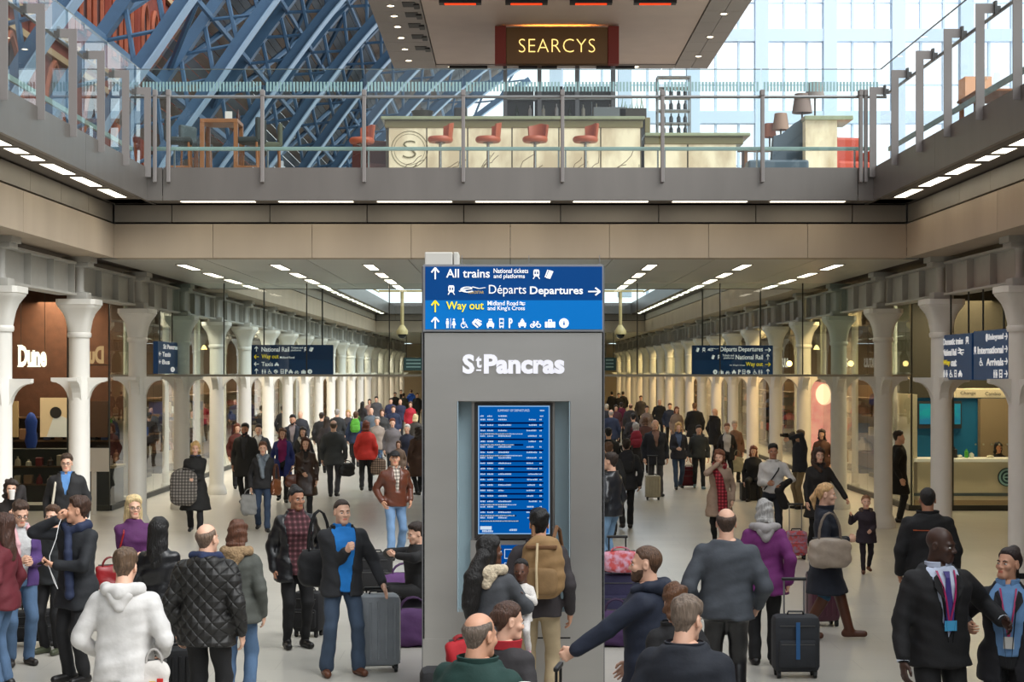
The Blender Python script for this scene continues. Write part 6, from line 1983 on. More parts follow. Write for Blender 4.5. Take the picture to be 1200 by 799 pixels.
def backpack(label, P, col, z=1.12, h=.46, w=.30, dp=.17, kind='cloth', strapc=None, y=.20, x=0.0, buckles=True):
    """worn on the back of figure P"""
    r = P['root']; S = P['S']
    a = r.rotation_euler.z
    U = P['up']((x, y, z))
    loc = Vector((r.location.x + S * (U[0] * math.cos(a) - U[1] * math.sin(a)), r.location.y + S * (U[0] * math.sin(a) + U[1] * math.cos(a)), r.location.z + S * U[2]))
    t = thing('backpack', label, 'backpack', loc, a)
    def f(a_, b_, c_):
        q = (np.abs(a_ / (w / 2 * (1.06 - .25 * np.clip(c_ / h, 0, 1) ** 2))) ** 3.2 + np.abs(b_ / (dp / 2)) ** 2.6 + np.abs((c_ - h / 2) / (h / 2)) ** 4) ** .3 - 1
        return q * dp / 2 + wob(a_, b_, c_, 3, .004, 1.6)
    v, q = net(f, (-w / 2, -dp / 2, 0), (w / 2, dp / 2, h), .014)
    np_obj('bag_body', v, q, cloth(col, kind), t)
    def fp(a_, b_, c_):
        q = (np.abs(a_ / (w * .38)) ** 4 + np.abs((b_ - dp * .42) / .05) ** 2.5 + np.abs((c_ - h * .30) / (h * .22)) ** 4) ** .3 - 1
        return q * .05
    v, q = net(fp, (-w / 2, dp * .1, 0), (w / 2, dp, h * .6), .014)
    np_obj('front_pocket', v, q, cloth(tuple(u * .92 for u in col), kind), t)
    sc_ = strapc or tuple(u * .6 for u in col)
    for s in (-1, 1):
        MB().tube([(s * .09, -dp * .3, h * .95), (s * .105, -dp * .5 - .06, h + .06), (s * .115, -dp * .5 - .19, h + .02), (s * .125, -dp * .5 - .27, h - .12), (s * .14, -dp * .5 - .2, h * .25)], .018, 6).build('shoulder_strap', cloth(sc_), t)
    if buckles:
        MB().tube([(.03, dp * .5 + .02, h * .9), (.035, dp * .5 + .055, h * .5), (.03, dp * .5 + .04, h * .05)], .012, 6).build('cord', cloth((.80, .72, .58)), t)
        MB().box(-w * .36, w * .36, dp * .2, dp * .52, h * .80, h * .86, .01).build('lid_edge', cloth(sc_), t)
    return t
def at(P, p):
    """world point of a figure's local point"""
    r = P['root']; S = P['S']; a = r.rotation_euler.z
    return Vector((r.location.x + S * (p[0] * math.cos(a) - p[1] * math.sin(a)), r.location.y + S * (p[0] * math.sin(a) + p[1] * math.cos(a)), r.location.z + S * p[2]))
def hd(yh, h): return (CAMH - h) * FPX / (yh - VPY)

BLK, CHAR, NAVY, DNV = (.09, .09, .10), (.17, .17, .18), (.12, .15, .23), (.10, .12, .17)
JEAN, DJEAN, KHAKI = ((.30, .40, .52), 'denim'), ((.19, .25, .34), 'denim'), ((.68, .60, .48), 'cloth')
BLKP = ((.08, .08, .09), 'cloth'); GRYP = ((.24, .24, .26), 'cloth')
DKH, BRH, BLD, GRH, BKH, REDH = (.16, .11, .08), (.33, .22, .14), (.78, .64, .42), (.62, .60, .58), (.06, .05, .05), (.45, .22, .12)
WALK = dict(lf=(.09, -.20), rf=(-.09, .22), rzf=.05)
WALK2 = dict(lf=(.09, .22), rf=(-.09, -.20), lz=.05)

# ================================================================== PEOPLE IN FRONT, LEFT
P = person('man in a pale grey hooded sweatshirt seen from behind at lower left', 146, 12.3, 1.75, 178, hair=('short', (.36, .28, .21)),
           top=dict(c=(.80, .79, .78), t=.030, hem=.82, hood=True, name='hoodie'), pants=DJEAN, la=(.24, -.16, 1.0), ra=(-.24, -.16, 1.0), pitch=12, bulk=1.06)
P = person('man in a dark coat and navy scarf holding earphones to his ear', 90, 16.7, 1.80, -34, hair=('short', (.24, .15, .10)), skin=1,
           top=dict(c=(.11, .12, .14), t=.024, hem=.72, name='coat', flare=.02, collar=.05), pants=BLKP, ra=(-.13, -.13, 1.55), re=(-.9, -.3, -.6), rh='grip', la=(.0, -.25, 1.14), le=(1, .3, -.4), lh='hold', yaw=-46, pitch=-2)
P['chain']('scarf', [(.0, -.10, 1.44), (.10, -.05, 1.48), (.10, .05, 1.50), (0, .10, 1.50), (-.10, .05, 1.50), (-.10, -.05, 1.48), (0, -.10, 1.44), (.06, -.16, 1.25), (.09, -.17, .85)], [.04, .045, .045, .045, .045, .045, .04, .04, .045], cloth((.12, .16, .27)))
ph_ = at(P, (.05, -.36, 1.08))
o = MB().box(-.035, .035, -.07, .07, -.005, .005, .004).build('mobile_phone', mat('phone_black', (.05, .05, .06), .2)); o.location = at(P, (-.10, -.31, 1.17)); o.rotation_euler = (.3, 0, -.4); tag(o, 'black mobile phone in the hand of the man with earphones', 'phone')
a_ = [at(P, q) for q in ((-.08, -.10, 1.60), (-.07, -.16, 1.50), (-.06, -.20, 1.38), (-.07, -.27, 1.22), (-.06, -.27, 1.08), (-.02, -.26, .98), (.03, -.26, .92), (.0, -.28, 1.02), (-.06, -.31, 1.16))]
o = MB().tube(a_, .0035, 5).build('earphone_cable', mat('white_cable', (.9, .9, .9), .5)); tag(o, 'white earphone cable hanging from the ear to the phone', 'cable')
P = person('woman with long brown hair and maroon sleeve cut by the left edge', 3, 16.4, 1.66, -100, sex='f', hair=('long', (.26, .16, .12)), top=dict(c=(.36, .10, .14), t=.02, hem=.8), pants=JEAN)
P = person('woman in a purple jacket and pink scarf looking at her phone', 23, 17.7, 1.69, 30, sex='f', hair=('short', (.25, .17, .12)), top=dict(c=(.30, .20, .42), t=.022, hem=.84, open=.09, oz=.8, gap=.03), under=dict(c=(.72, .72, .72), kind='knit', hem=.9),
           pants=JEAN, la=(.06, -.27, 1.12), ra=(-.06, -.27, 1.14), lh='hold', rh='hold', pitch=18, shoes=(.16, .14, .13))
glasses(P)
P['chain']('scarf', [(.08, -.05, 1.46), (.08, .05, 1.49), (-.08, .05, 1.49), (-.08, -.05, 1.46), (-.05, -.13, 1.3), (-.05, -.14, 1.18)], .030, cloth((.80, .62, .64)))
P = person('boy in a dark jacket with yellow stripe half hidden behind the earphone man', 61, 18.4, 1.58, -20, hair=('short', (.30, .2, .13)), top=dict(c=(.15, .16, .17), t=.024, hem=.84, collar=.05), pants=BLKP, yaw=10, shoes=(.25, .27, .2))
P['flat']('yellow_stripe', [(-.15, .9), (-.125, .9), (-.125, 1.35), (-.15, 1.35)], .03, mat('hi_vis', (.70, .80, .20), .5))
P = person('man with glasses, black jacket, blue shirt and pale shoulder strap', 78, 25.2, 1.80, 8, hair=('short', (.27, .2, .15)), top=dict(c=(.13, .13, .14), t=.026, hem=.80, open=.075, oz=1.18, collar=.06), under=dict(c=(.36, .55, .78)), pants=BLKP, bulk=1.1)
glasses(P); strap(P, [(-.12, .03, 1.47), (-.14, -.13, 1.35), (-.17, -.17, 1.1), (-.2, -.15, .9)], .018, cloth((.80, .77, .70)))
P = person('woman with dark hair drinking from a white cup by the left column', 13, 22.0, 1.63, 20, sex='f', hair=('wavy', DKH), top=dict(c=(.14, .12, .12), t=.022, hem=.7), la=(.05, -.20, 1.42), lh='hold')
o = MB().lathe([(.03, 0), (.042, .11), (.044, .12), (.04, .125)], 12).build('paper_cup', mat('cup_white', (.9, .88, .86), .5), None, True); o.location = at(P, (.0, -.17, 1.50)); tag(o, 'white paper cup held by the woman by the left column', 'cup')
P = person('blonde woman with glasses in a purple top and red shoulder bag', 157, 18.5, 1.68, 24, sex='f', hair=('long', (.86, .76, .56)), top=dict(c=(.32, .13, .33), t=.018, hem=.8, name='top'), pants=BLKP, la=(.04, -.27, 1.10), ra=(-.02, -.27, 1.08), lh='hold', rh='hold', bulk=1.05)
glasses(P); strap(P, [(-.10, .02, 1.45), (-.14, -.12, 1.35), (-.20, -.12, 1.12), (-.24, -.06, .98)], .010, cloth((.55, .12, .12), 'leather'))
q = at(P, (-.27, -.03, .72)); soft_bag('handbag', 'red leather handbag of the blonde woman in purple', 0, q.y, q.z, .32, .27, .13, (.55, .10, .12), 20, 'leather', X=q.x, drop=.1)
P = person('woman with long black hair in a black leather jacket seen from behind', 187, 15.7, 1.68, 168, sex='f', hair=('long', BKH), top=dict(c=(.10, .10, .11), t=.020, hem=.86, kind='leather'), pants=BLKP, ra=(-.12, -.25, 1.05))
P = person('bald man in a black quilted jacket with blue scarf seen from behind', 243, 14.1, 1.78, 168, hair=('bald', (.42, .34, .28)), top=dict(c=(.11, .105, .10), t=.032, hem=.78, kind='quilt', collar=.05), pants=BLKP, bulk=1.14, yaw=-12)
P['chain']('scarf', [(.09, -.06, 1.47), (.105, .04, 1.50), (0, .10, 1.50), (-.105, .04, 1.50), (-.09, -.06, 1.47)], .036, cloth((.16, .20, .32), 'knit'))
P = person('person with short brown hair in a grey-green parka with fur trimmed hood', 279, 15.6, 1.66, 172, sex='f', hair=('bob', (.36, .22, .15)), top=dict(c=(.28, .29, .27), t=.034, hem=.80, hood=True, hc=(.58, .48, .36), hk='fur'), pants=JEAN, shoes=(.75, .75, .75), bulk=1.05)
P = person('blonde woman in a long black coat carrying a checked bag by the left columns', 229, 31.9, 1.70, 10, sex='f', hair=('bob', BLD), top=dict(c=(.10, .10, .10), t=.026, hem=.46, flare=.05, collar=.04), under=dict(c=(.3, .33, .42)), pants=BLKP, la=(-.02, -.26, 1.06), ra=(-.12, -.26, 1.06), lh='grip', rh='grip', **WALK)
q = at(P, (-.22, -.24, .56)); t = soft_bag('checked_bag', 'large grey checked carrier bag held by the blonde woman in black', 0, q.y, q.z, .50, .66, .26, (.38, .36, .34), 0, 'plaid', X=q.x, drop=.05)
P = person('woman in a dark jacket and grey scarf walking with a silver bag', 308, 32.4, 1.68, 8, sex='f', hair=('short', (.38, .24, .15)), top=dict(c=(.15, .15, .16), t=.022, hem=.84, open=.08, oz=1.1), under=dict(c=(.40, .44, .48)), pants=DJEAN, **WALK)
P['chain']('scarf', [(.06, -.10, 1.42), (.09, .03, 1.49), (-.09, .03, 1.49), (-.06, -.10, 1.42), (-.02, -.16, 1.2), (.0, -.16, 1.08)], .04, cloth((.46, .50, .54)))
q = at(P, (-.27, -.05, .32)); soft_bag('shopping_bag', 'silver grey plastic shopping bag carried by the scarf woman', 0, q.y, q.z, .32, .40, .12, (.55, .55, .54), 10, X=q.x, drop=.12)
q = at(P, (.26, -.02, .70)); soft_bag('handbag', 'tan leather shoulder bag on the scarf woman', 0, q.y, q.z, .28, .32, .12, (.45, .26, .15), 60, 'leather', X=q.x, drop=.3)
P = person('dark bearded man in a black coat behind the left sign columns', 287, 38.8, 1.83, -6, skin=2, beard=True, hair=('short', BKH), top=dict(c=(.13, .13, .13), t=.03, hem=.62, open=.07, oz=.9), under=dict(c=(.2, .2, .22)), pants=BLKP, **WALK)
P = person('man in a grey suit walking beside the dark bearded man', 303, 41.0, 1.74, 0, hair=('short', DKH), top=dict(c=(.28, .29, .31), t=.02, hem=.8, open=.08, oz=1.1), under=dict(c=(.75, .75, .75)), pants=GRYP, **WALK2)
P = person('woman in a bright blue coat over a magenta top', 331, 39.5, 1.70, 6, sex='f', hair=('wavy', (.42, .28, .2)), top=dict(c=(.13, .18, .42), t=.024, hem=.62, open=.09, oz=.7, gap=.03), under=dict(c=(.50, .10, .35)), pants=BLKP, **WALK)
P = person('bearded man in a navy jacket behind the woman in blue', 343, 46.0, 1.84, 0, skin=1, beard=True, hair=('short', BKH), top=dict(c=DNV, t=.026, hem=.8, open=.08, oz=1.0), under=dict(c=(.55, .5, .5)), pants=BLKP)
P = person('woman with long brown hair in a brown leather coat', 358, 34.5, 1.68, 6, sex='f', hair=('wavy', (.32, .18, .12)), top=dict(c=(.20, .13, .10), t=.024, hem=.55, flare=.03, kind='leather', open=.05, oz=1.2), under=dict(c=(.1, .08, .08)), pants=BLKP, ra=(-.05, -.26, 1.02), **WALK)
q = at(P, (-.25, -.05, .72)); soft_bag('handbag', 'brown leather bag of the woman in the brown coat', 0, q.y, q.z, .34, .26, .12, (.38, .2, .12), 20, 'leather', X=q.x)
P = person('woman with curly dark hair and pale scarf behind the brown leather coat', 355, 41.5, 1.66, 0, sex='f', hair=('wavy', DKH), top=dict(c=(.16, .16, .17), t=.024, hem=.7), pants=DJEAN)
P['chain']('scarf', [(.09, -.05, 1.46), (.09, .05, 1.49), (-.09, .05, 1.49), (-.09, -.05, 1.46), (.0, -.14, 1.3)], .04, cloth((.75, .72, .68)))
P = person('man in a grey suit walking away with a black briefcase', 391, 41.0, 1.85, 180, hair=('bald', (.35, .28, .22)), top=dict(c=(.25, .26, .27), t=.026, hem=.74, name='suit_jacket'), pants=GRYP, bulk=1.06, **WALK)
q = at(P, (-.30, 0, .48)); soft_bag('briefcase', 'black briefcase carried by the man in grey', 0, q.y, q.z, .40, .32, .12, (.08, .08, .08), 20, 'leather', X=q.x, drop=.08)
P = person('woman in a bright red jacket walking away', 429, 43.0, 1.76, 180, sex='f', hair=('bob', (.40, .18, .1)), top=dict(c=(.74, .17, .13), t=.034, hem=.80, flare=.03, collar=.05), pants=BLKP, bulk=1.1, **WALK2)
q = at(P, (-.30, -.02, .42)); soft_bag('shopping_bag', 'brown patterned shopping bag beside the woman in red', 0, q.y, q.z, .40, .42, .16, (.48, .40, .34), 0, 'plaid', X=q.x, drop=.16)
P = person('man in a brown leather jacket and flat cap walking in jeans', 463, 27.6, 1.74, 22, hair=('cap', DKH, (.10, .10, .11)), skin=1, top=dict(c=(.36, .19, .13), t=.026, hem=.86, kind='leather', open=.06, oz=1.05, collar=.05), under=dict(c=(.62, .58, .54), kind='plaid'), pants=((.42, .54, .68), 'denim', .03),
           la=(.24, -.06, .95), ra=(-.24, -.06, .95), lf=(.12, .10), rf=(-.14, -.24), yaw=-16, pitch=-5, lz=.01)
P = person('woman in a black leather jacket and check shirt standing in black trousers', 347, 18.8, 1.76, 22, sex='f', skin=2, hair=('bun', BKH), top=dict(c=(.10, .10, .11), t=.030, hem=.74, kind='leather', open=.11, oz=.7, gap=.06), under=dict(c=(.30, .16, .18), kind='plaid', hem=.80, t=.014), pants=((.07, .07, .08), 'cloth', .006), bulk=1.14,
           la=(.22, -.14, 1.0), yaw=14, pitch=4)
soft_bag('shoulder_bag', 'large soft black shoulder bag hanging beside the man in the blue shirt', 374, 17.45, .84, .44, .38, .26, (.10, .10, .11), 20, 'cloth', drop=.42)
P = person('man in a black jacket and blue shirt resting a hand on a grey suitcase', 401, 17.1, 1.75, 20, skin=0, hair=('buzz', (.22, .16, .12)), top=dict(c=(.14, .145, .16), t=.028, hem=.80, open=.085, oz=.78, gap=.035, collar=.05), under=dict(c=(.10, .47, .78), t=.014, hem=.84), pants=((.24, .30, .38), 'denim', .034), shoes=(.38, .22, .14),
           ra=(-.02, -.23, 1.26), rh='grip', la=(.36, -.20, .93), lh='open', yaw=4, lf=(.16, -.02), rf=(-.16, .02), bulk=1.05)
suitcase('large silver grey hard shell suitcase beside the man in blue shirt', 442, 17.35, .46, .72, .30, (.52, .54, .56), 10, .04, True)
suitcase('small black roller case behind the leather jacket woman', 362, 19.6, .34, .46, .24, (.10, .10, .11), -15, .12)
suitcase('black suitcase standing by the purple holdalls left of the kiosk', 440, 23.2, .46, .52, .28, (.10, .10, .11), 0, 0)
soft_bag('holdall', 'upper purple holdall by the kiosk', 474, 22.4, 0, .62, .40, .34, (.34, .20, .40), 10)
soft_bag('holdall', 'lower purple holdall on the floor by the kiosk', 484, 18.9, 0.0, .56, .42, .34, (.33, .20, .38), 10)
P = person('seated person in black partly hidden by the left edge of the kiosk', 489, 20.2, 1.68, -60, hair=('short', DKH), top=dict(c=BLK, t=.026, hem=.88), pants=BLKP, sit=.46, lf=(.14, -.42), rf=(-.10, -.40), la=(.12, -.32, .92), ra=(-.10, -.32, .92), lh='hold', rh='hold', pitch=12)
soft_bag('holdall', 'dark floor cushion bag under the seated person by the kiosk', 489, 20.3, 0, .5, .38, .4, (.16, .14, .18), 0, handles=False)
# ------------------------------------------------------------------ at the kiosk
P = person('man in a charcoal hoodie and chinos reading the departure screen', 632, 15.2, 1.80, 172, skin=1, hair=('short', BKH), top=dict(c=(.20, .18, .19), t=.026, hem=.84, collar=.05, hood=False), pants=((.66, .59, .47), 'cloth', .03), tilt=0, yaw=14)
backpack('large tan canvas rolltop backpack on the man in chinos', P, (.56, .44, .29), z=1.02, h=.56, w=.38, dp=.22, strapc=(.42, .29, .18), y=.26, x=-.06)
P = person('woman with long black hair in a grey jacket carrying a baby', 574, 14.0, 1.68, 168, sex='f', skin=3, hair=('long', (.07, .06, .06)), top=dict(c=(.27, .28, .30), t=.026, hem=.70, hood=True, hc=(.80, .74, .64), hk='fur'), pants=BLKP, ra=(-.10, -.20, 1.08), re=(-1, .2, -.3), yaw=-50, la=(.0, -.26, 1.02))
P['chain']('hair_lock', [(.03, .12, 1.60), (.10, .17, 1.42), (.13, .17, 1.20), (.12, .14, .98)], [.07, .085, .075, .03], mat('hair_(0.07, 0.06, 0.06)', (.07, .06, .06), .5))
q = at(P, (-.24, -.16, .93))
B = person('baby in a white jacket held in the arms of the woman with long black hair', 0, q.y, .78, -10, skin=3, hair=('buzz', (.08, .06, .05)), top=dict(c=(.84, .82, .80), t=.03, hem=.78, kind='knit'), pants=((.85, .83, .82), 'knit'), shoes=(.85, .6, .68), head=1.75, X=q.x, ground=q.z - .22, sit=.1, lf=(.16, -.12), rf=(-.16, -.12), lod=2, la=(.1, -.28, 1.2), ra=(-.12, -.3, 1.25), name='baby', cat='baby', lz=.1, rzf=.1)
P = person('bald man in a dark green jacket at the bottom centre seen from behind', 561, 9.2, 1.74, 150, skin=1, hair=('bald', (.40, .35, .31)), top=dict(c=(.08, .21, .19), t=.036, hem=.80, collar=.07), pants=BLKP, bulk=1.12, yaw=-10, pitch=6)
P = person('brown haired woman in red and grey behind the man in green', 593, 10.5, 1.62, 150, sex='f', hair=('pony', (.28, .18, .13)), top=dict(c=(.20, .19, .20), t=.022, hem=.80, collar=.06, cc=(.66, .12, .16)), pants=BLKP, yaw=-40, pitch=8)
o = MB().lathe([(.032, 0), (.042, .11), (.045, .112), (.045, .12), (.038, .13), (.034, .135)], 16).build('paper_cup', mat('cup_white', (.9, .88, .86), .5), None, True); o.location = (pX(615, 9.0), 9.0, pZ(802, 9.0)); o.location.z = 1.27
tag(o, 'white lidded coffee cup held at the bottom centre', 'cup')
suitcase('black soft suitcase standing at the bottom left of the kiosk', 528, 13.4, .48, .66, .30, (.09, .09, .10), 5, 0)
soft_bag('small_bag', 'small red bag lying on the black suitcase by the kiosk', 541, 13.4, .74, .26, .20, .18, (.66, .10, .14), 20, drop=.05)
# ================================================================== PEOPLE IN FRONT, RIGHT
P = person('bearded man in a navy hooded jacket reaching for a suitcase handle', 756, 12.1, 1.80, -104, skin=0, hair=('buzz', (.34, .24, .17)), top=dict(c=(.11, .14, .21), t=.030, hem=.78, hood=True), pants=((.10, .10, .12), 'denim'), la=(.22, -.50, 1.02), ra=(-.22, -.12, .92), lh='grip', le=(.5, .6, -.6), yaw=4, beard=True)
P = person('brown haired person in a black coat just behind the man in navy', 792, 11.3, 1.62, -165, sex='f', hair=('bob', (.38, .25, .16)), top=dict(c=(.10, .10, .11), t=.032, hem=.7, collar=.05), pants=BLKP, pitch=6)
P = person('grey haired man in a dark navy jacket at the bottom right of the kiosk', 803, 9.7, 1.75, 160, hair=('short', (.46, .40, .35)), top=dict(c=(.10, .12, .16), t=.036, hem=.76, collar=.06), pants=BLKP, bulk=1.14, pitch=10, yaw=-14)
P = person('balding man in a slate grey jacket and black jeans seen from behind', 851, 14.8, 1.85, 176, hair=('bald', (.28, .21, .17)), top=dict(c=(.27, .29, .32), t=.030, hem=.86, collar=.04, name='jacket'), pants=((.10, .10, .11), 'leather', .02), bulk=1.12, la=(.27, -.10, .95), ra=(-.27, -.10, .95), pitch=4)
P = person('grey haired woman in a magenta purple anorak pulling a black case', 896, 17.7, 1.69, 176, sex='f', hair=('bob', (.66, .65, .64)), top=dict(c=(.42, .14, .40), t=.040, hem=.76, hood=True, hc=(.62, .60, .60), flare=.02), pants=((.08, .08, .08), 'cloth', .03), bulk=1.1, ra=(-.24, .12, .90), rh='grip', pitch=8)
suitcase('black soft suitcase with blue stripe behind the woman in purple', 932, 17.0, .46, .56, .26, (.16, .17, .19), 0, .34, chrome=True, accent=(.15, .35, .55))
P = person('blonde woman in a long navy coat with beige handbag and brown boots', 968, 19.4, 1.76, 76, sex='f', hair=('pony', (.80, .64, .44)), top=dict(c=(.10, .12, .17), t=.028, hem=.52, flare=.03, collar=.06), pants=((.17, .32, .42), 'denim', .004), boots=.95, shoes=(.34, .19, .12), ra=(-.14, -.24, 1.14), rh='grip', lf=(.09, -.26), rf=(-.09, .22), rzf=.03, pitch=4)
q = at(P, (-.30, -.05, .84)); soft_bag('handbag', 'large beige leather handbag on the blonde woman in navy', 0, q.y - .05, q.z, .48, .34, .16, (.62, .56, .50), 4, 'leather', X=q.x, drop=.30)
suitcase('plum coloured hard suitcase behind the blonde woman in navy', 964, 20.4, .38, .60, .26, (.34, .18, .24), 10, 0, True)
P = person('long haired woman in a black coat holding the small girl by the hand', 960, 28.8, 1.73, 4, sex='f', hair=('wavy', (.24, .15, .11)), top=dict(c=(.11, .10, .10), t=.026, hem=.58, collar=.05, flare=.03), under=dict(c=(.3, .2, .15)), pants=BLKP, la=(.42, -.16, .92), lh='grip', ra=(-.24, -.12, .86), **WALK)
P['chain']('scarf', [(.08, -.07, 1.45), (.09, .04, 1.49), (-.09, .04, 1.49), (-.08, -.07, 1.45), (0, -.12, 1.38)], .035, cloth((.28, .20, .15), 'fur'))
P = person('small girl in a dark padded coat holding a hand', 1015, 25.7, 1.12, -4, sex='f', skin=0, hair=('pony', (.55, .38, .26)), top=dict(c=(.15, .11, .15), t=.040, hem=.72, flare=.04, hood=True, hc=(.34, .28, .24), hk='fur'), pants=((.13, .10, .13), 'knit', .008), shoes=(.36, .2, .12), head=1.28, ra=(-.36, -.10, 1.36), re=(-.8, .3, -.8), rh='grip', la=(.08, -.26, 1.02), lh='hold', lod=1, **WALK2)
suitcase('lilac flowered cabin case pulled by the long haired woman', 933, 27.6, .34, .40, .24, (.60, .50, .58), 0, .42, chrome=True, kind='print')
P = person('man in a white shirt with a black jacket over his arm', 906, 29.6, 1.76, -6, skin=2, hair=('short', BKH), top=dict(c=(.78, .77, .76), t=.014, hem=.92, name='shirt', collar=.04), pants=((.14, .15, .18), 'denim'), la=(.14, -.26, 1.06), ra=(-.10, -.25, 1.10), lh='grip', rh='hold', le=(1, .3, -.3), **WALK)
strap(P, [(.13, .02, 1.47), (.08, -.14, 1.32), (-.06, -.14, 1.12), (-.16, -.10, .98)], .012, cloth(BLK))
P['chain']('draped_jacket', [(.28, -.14, 1.14), (.16, -.30, 1.08), (.08, -.30, .98), (.18, -.26, .74)], [.05, .06, .07, .09], cloth((.09, .08, .08)))
P = person('woman in a beige coat with a red checked scarf and hand to her face', 843, 29.2, 1.68, -10, sex='f', hair=('wavy', (.45, .26, .16)), top=dict(c=(.58, .49, .42), t=.024, hem=.58, flare=.02, collar=.05), pants=((.07, .07, .07), 'knit', .004), ra=(-.02, -.17, 1.52), re=(-.8, -.3, -.7), rh='hold', yaw=-6, pitch=6, **WALK)
P['chain']('scarf', [(.09, -.04, 1.46), (.09, .05, 1.50), (-.09, .05, 1.50), (-.09, -.06, 1.44), (.0, -.17, 1.28), (.06, -.19, 1.0), (.08, -.19, .62)], [.045, .045, .045, .05, .07, .085, .09], cloth((.48, .08, .13), 'plaid'))
P = person('man in a black jacket with an orange shoulder stripe seen from behind', 1087, 18.1, 1.80, 172, skin=2, hair=('buzz', (.10, .09, .08)), top=dict(c=(.09, .09, .10), t=.032, hem=.80, collar=.07), pants=BLKP, bulk=1.12, pitch=6)
b = MB().tube([P['up']((s, .155 + .012 * (1 - abs(s) / .16), 1.33)) for s in (-.16, -.08, 0, .08, .16)], .006, 5); b.build('orange_stripe', mat('orange_piping', (.70, .32, .14), .6), P['root'])
P = person('staff man in a black suit with purple tie and pink lanyard', 1100, 12.7, 1.88, 14, skin=4, hair=None, top=dict(c=(.085, .085, .095), t=.026, hem=.80, open=.12, oz=.98, lapel=(.065, .065, .075), name='suit_jacket', sleeve=.93), under=dict(c=(.74, .78, .86), t=.012, name='shirt'), pants=((.08, .08, .09), 'cloth', .03), bulk=1.12, yaw=38, pitch=6,
           la=(.40, -.16, 1.12), le=(.8, .5, -.6), ra=(-.31, -.08, .86))
P['flat']('tie', [(-.022, 1.46), (.022, 1.46), (.014, 1.42), (.042, 1.10), (0, 1.05), (-.042, 1.10), (-.014, 1.42)], .024, mat('purple_tie', (.26, .22, .50), .5), .014)
P['band']('lanyard', [(-0.066, 1.465), (-0.045, 1.34), (-0.004, 1.12)], .013, .028, mat('pink_lanyard', (.66, .13, .36), .5))
P['band']('lanyard', [(0.066, 1.465), (0.045, 1.34), (0.004, 1.12)], .013, .028, mat('pink_lanyard', (.66, .13, .36), .5))
P['flat']('id_badge', [(-.045, 1.06), (.045, 1.06), (.045, 1.13), (-.045, 1.13)], .040, mat('blue_badge', (.28, .62, .80), .4), .004)
for s in (1, -1):
    e, w = P['EL'][s], P['WR'][s]; dv = (w - e) / np.linalg.norm(w - e)
    MB().tube([w - dv * .035, w + dv * .012], [.046, .044], 14).build('shirt_cuff', cloth((.80, .83, .88)), P['root'], True)
P = person('staff woman in a dark suit and blue shirt with pink lanyard at right edge', 1181, 12.9, 1.70, -14, sex='f', skin=1, hair=('bun', (.16, .10, .09)), top=dict(c=(.10, .10, .12), t=.024, hem=.74, open=.12, oz=.84, gap=.05, lapel=(.08, .08, .1), name='suit_jacket'), under=dict(c=(.42, .58, .76), t=.012, name='shirt'), pants=((.09, .09, .1), 'cloth', .03), bulk=1.12, yaw=-38, pitch=-8,
           ra=(-.30, -.12, 1.16), re=(-.7, .3, -.8), rh='hold')
P['band']('lanyard', [(-0.06, 1.455), (-0.045, 1.34), (-0.004, 1.09)], .013, .026, mat('pink_lanyard', (.66, .13, .36), .5))
P['band']('lanyard', [(0.06, 1.455), (0.045, 1.34), (0.004, 1.09)], .013, .026, mat('pink_lanyard', (.66, .13, .36), .5))
P['flat']('id_badge', [(-.04, 1.0), (.04, 1.0), (.04, 1.09), (-.04, 1.09)], .040, mat('pale_badge', (.80, .80, .78), .4), .004)
# luggage right of the kiosk
suitcase('navy suitcase under the flowered bag right of the kiosk', 724, 20.3, .44, .58, .28, (.16, .15, .28), 0, .42)
soft_bag('flowered_bag', 'pink flowered bag on top of the navy suitcase', 727, 20.2, .66, .44, .26, .24, (.80, .62, .70), 0, 'print', drop=.06)
soft_bag('holdall', 'dark purple holdall at the right foot of the kiosk', 722, 18.9, 0, .48, .40, .3, (.24, .14, .30), 0)
suitcase('dark case with a tall handle gripped by the man in navy', 668, 11.6, .40, .55, .26, (.09, .09, .10), 80, .42)
suitcase('black hard suitcase between the hoodie man and the quilted jacket', 200, 14.6, .34, .62, .24, (.09, .09, .10), 20, 0, True)
suitcase('dark sports case on the floor at the far left', 38, 18.9, .5, .34, .26, (.10, .10, .11), 20, .2)
cb = soft_bag('carrier_bag', 'white carrier bag with red and yellow print beside the hoodie man', 181, 12.2, .62, .22, .36, .12, (.82, .80, .78), 0, X=None, drop=.1)
for k, c in enumerate(((.75, .12, .10), (.88, .70, .15), (.75, .12, .10))):
    MB().box(-.08 + .055 * k, -.035 + .055 * k, -.068, -.058, .06 + .03 * k, .2 + .02 * k, .004).build('printed_patch', mat('bag_print_%d' % (k % 2), c, .6), cb)
P = person('man in a black leather jacket half hidden by the right kiosk edge', 715, 25.6, 1.80, -120, hair=('short', DKH), top=dict(c=(.12, .13, .15), t=.028, hem=.84, kind='leather', collar=.05), pants=((.42, .54, .66), 'denim'), la=(.22, -.14, 1.02))
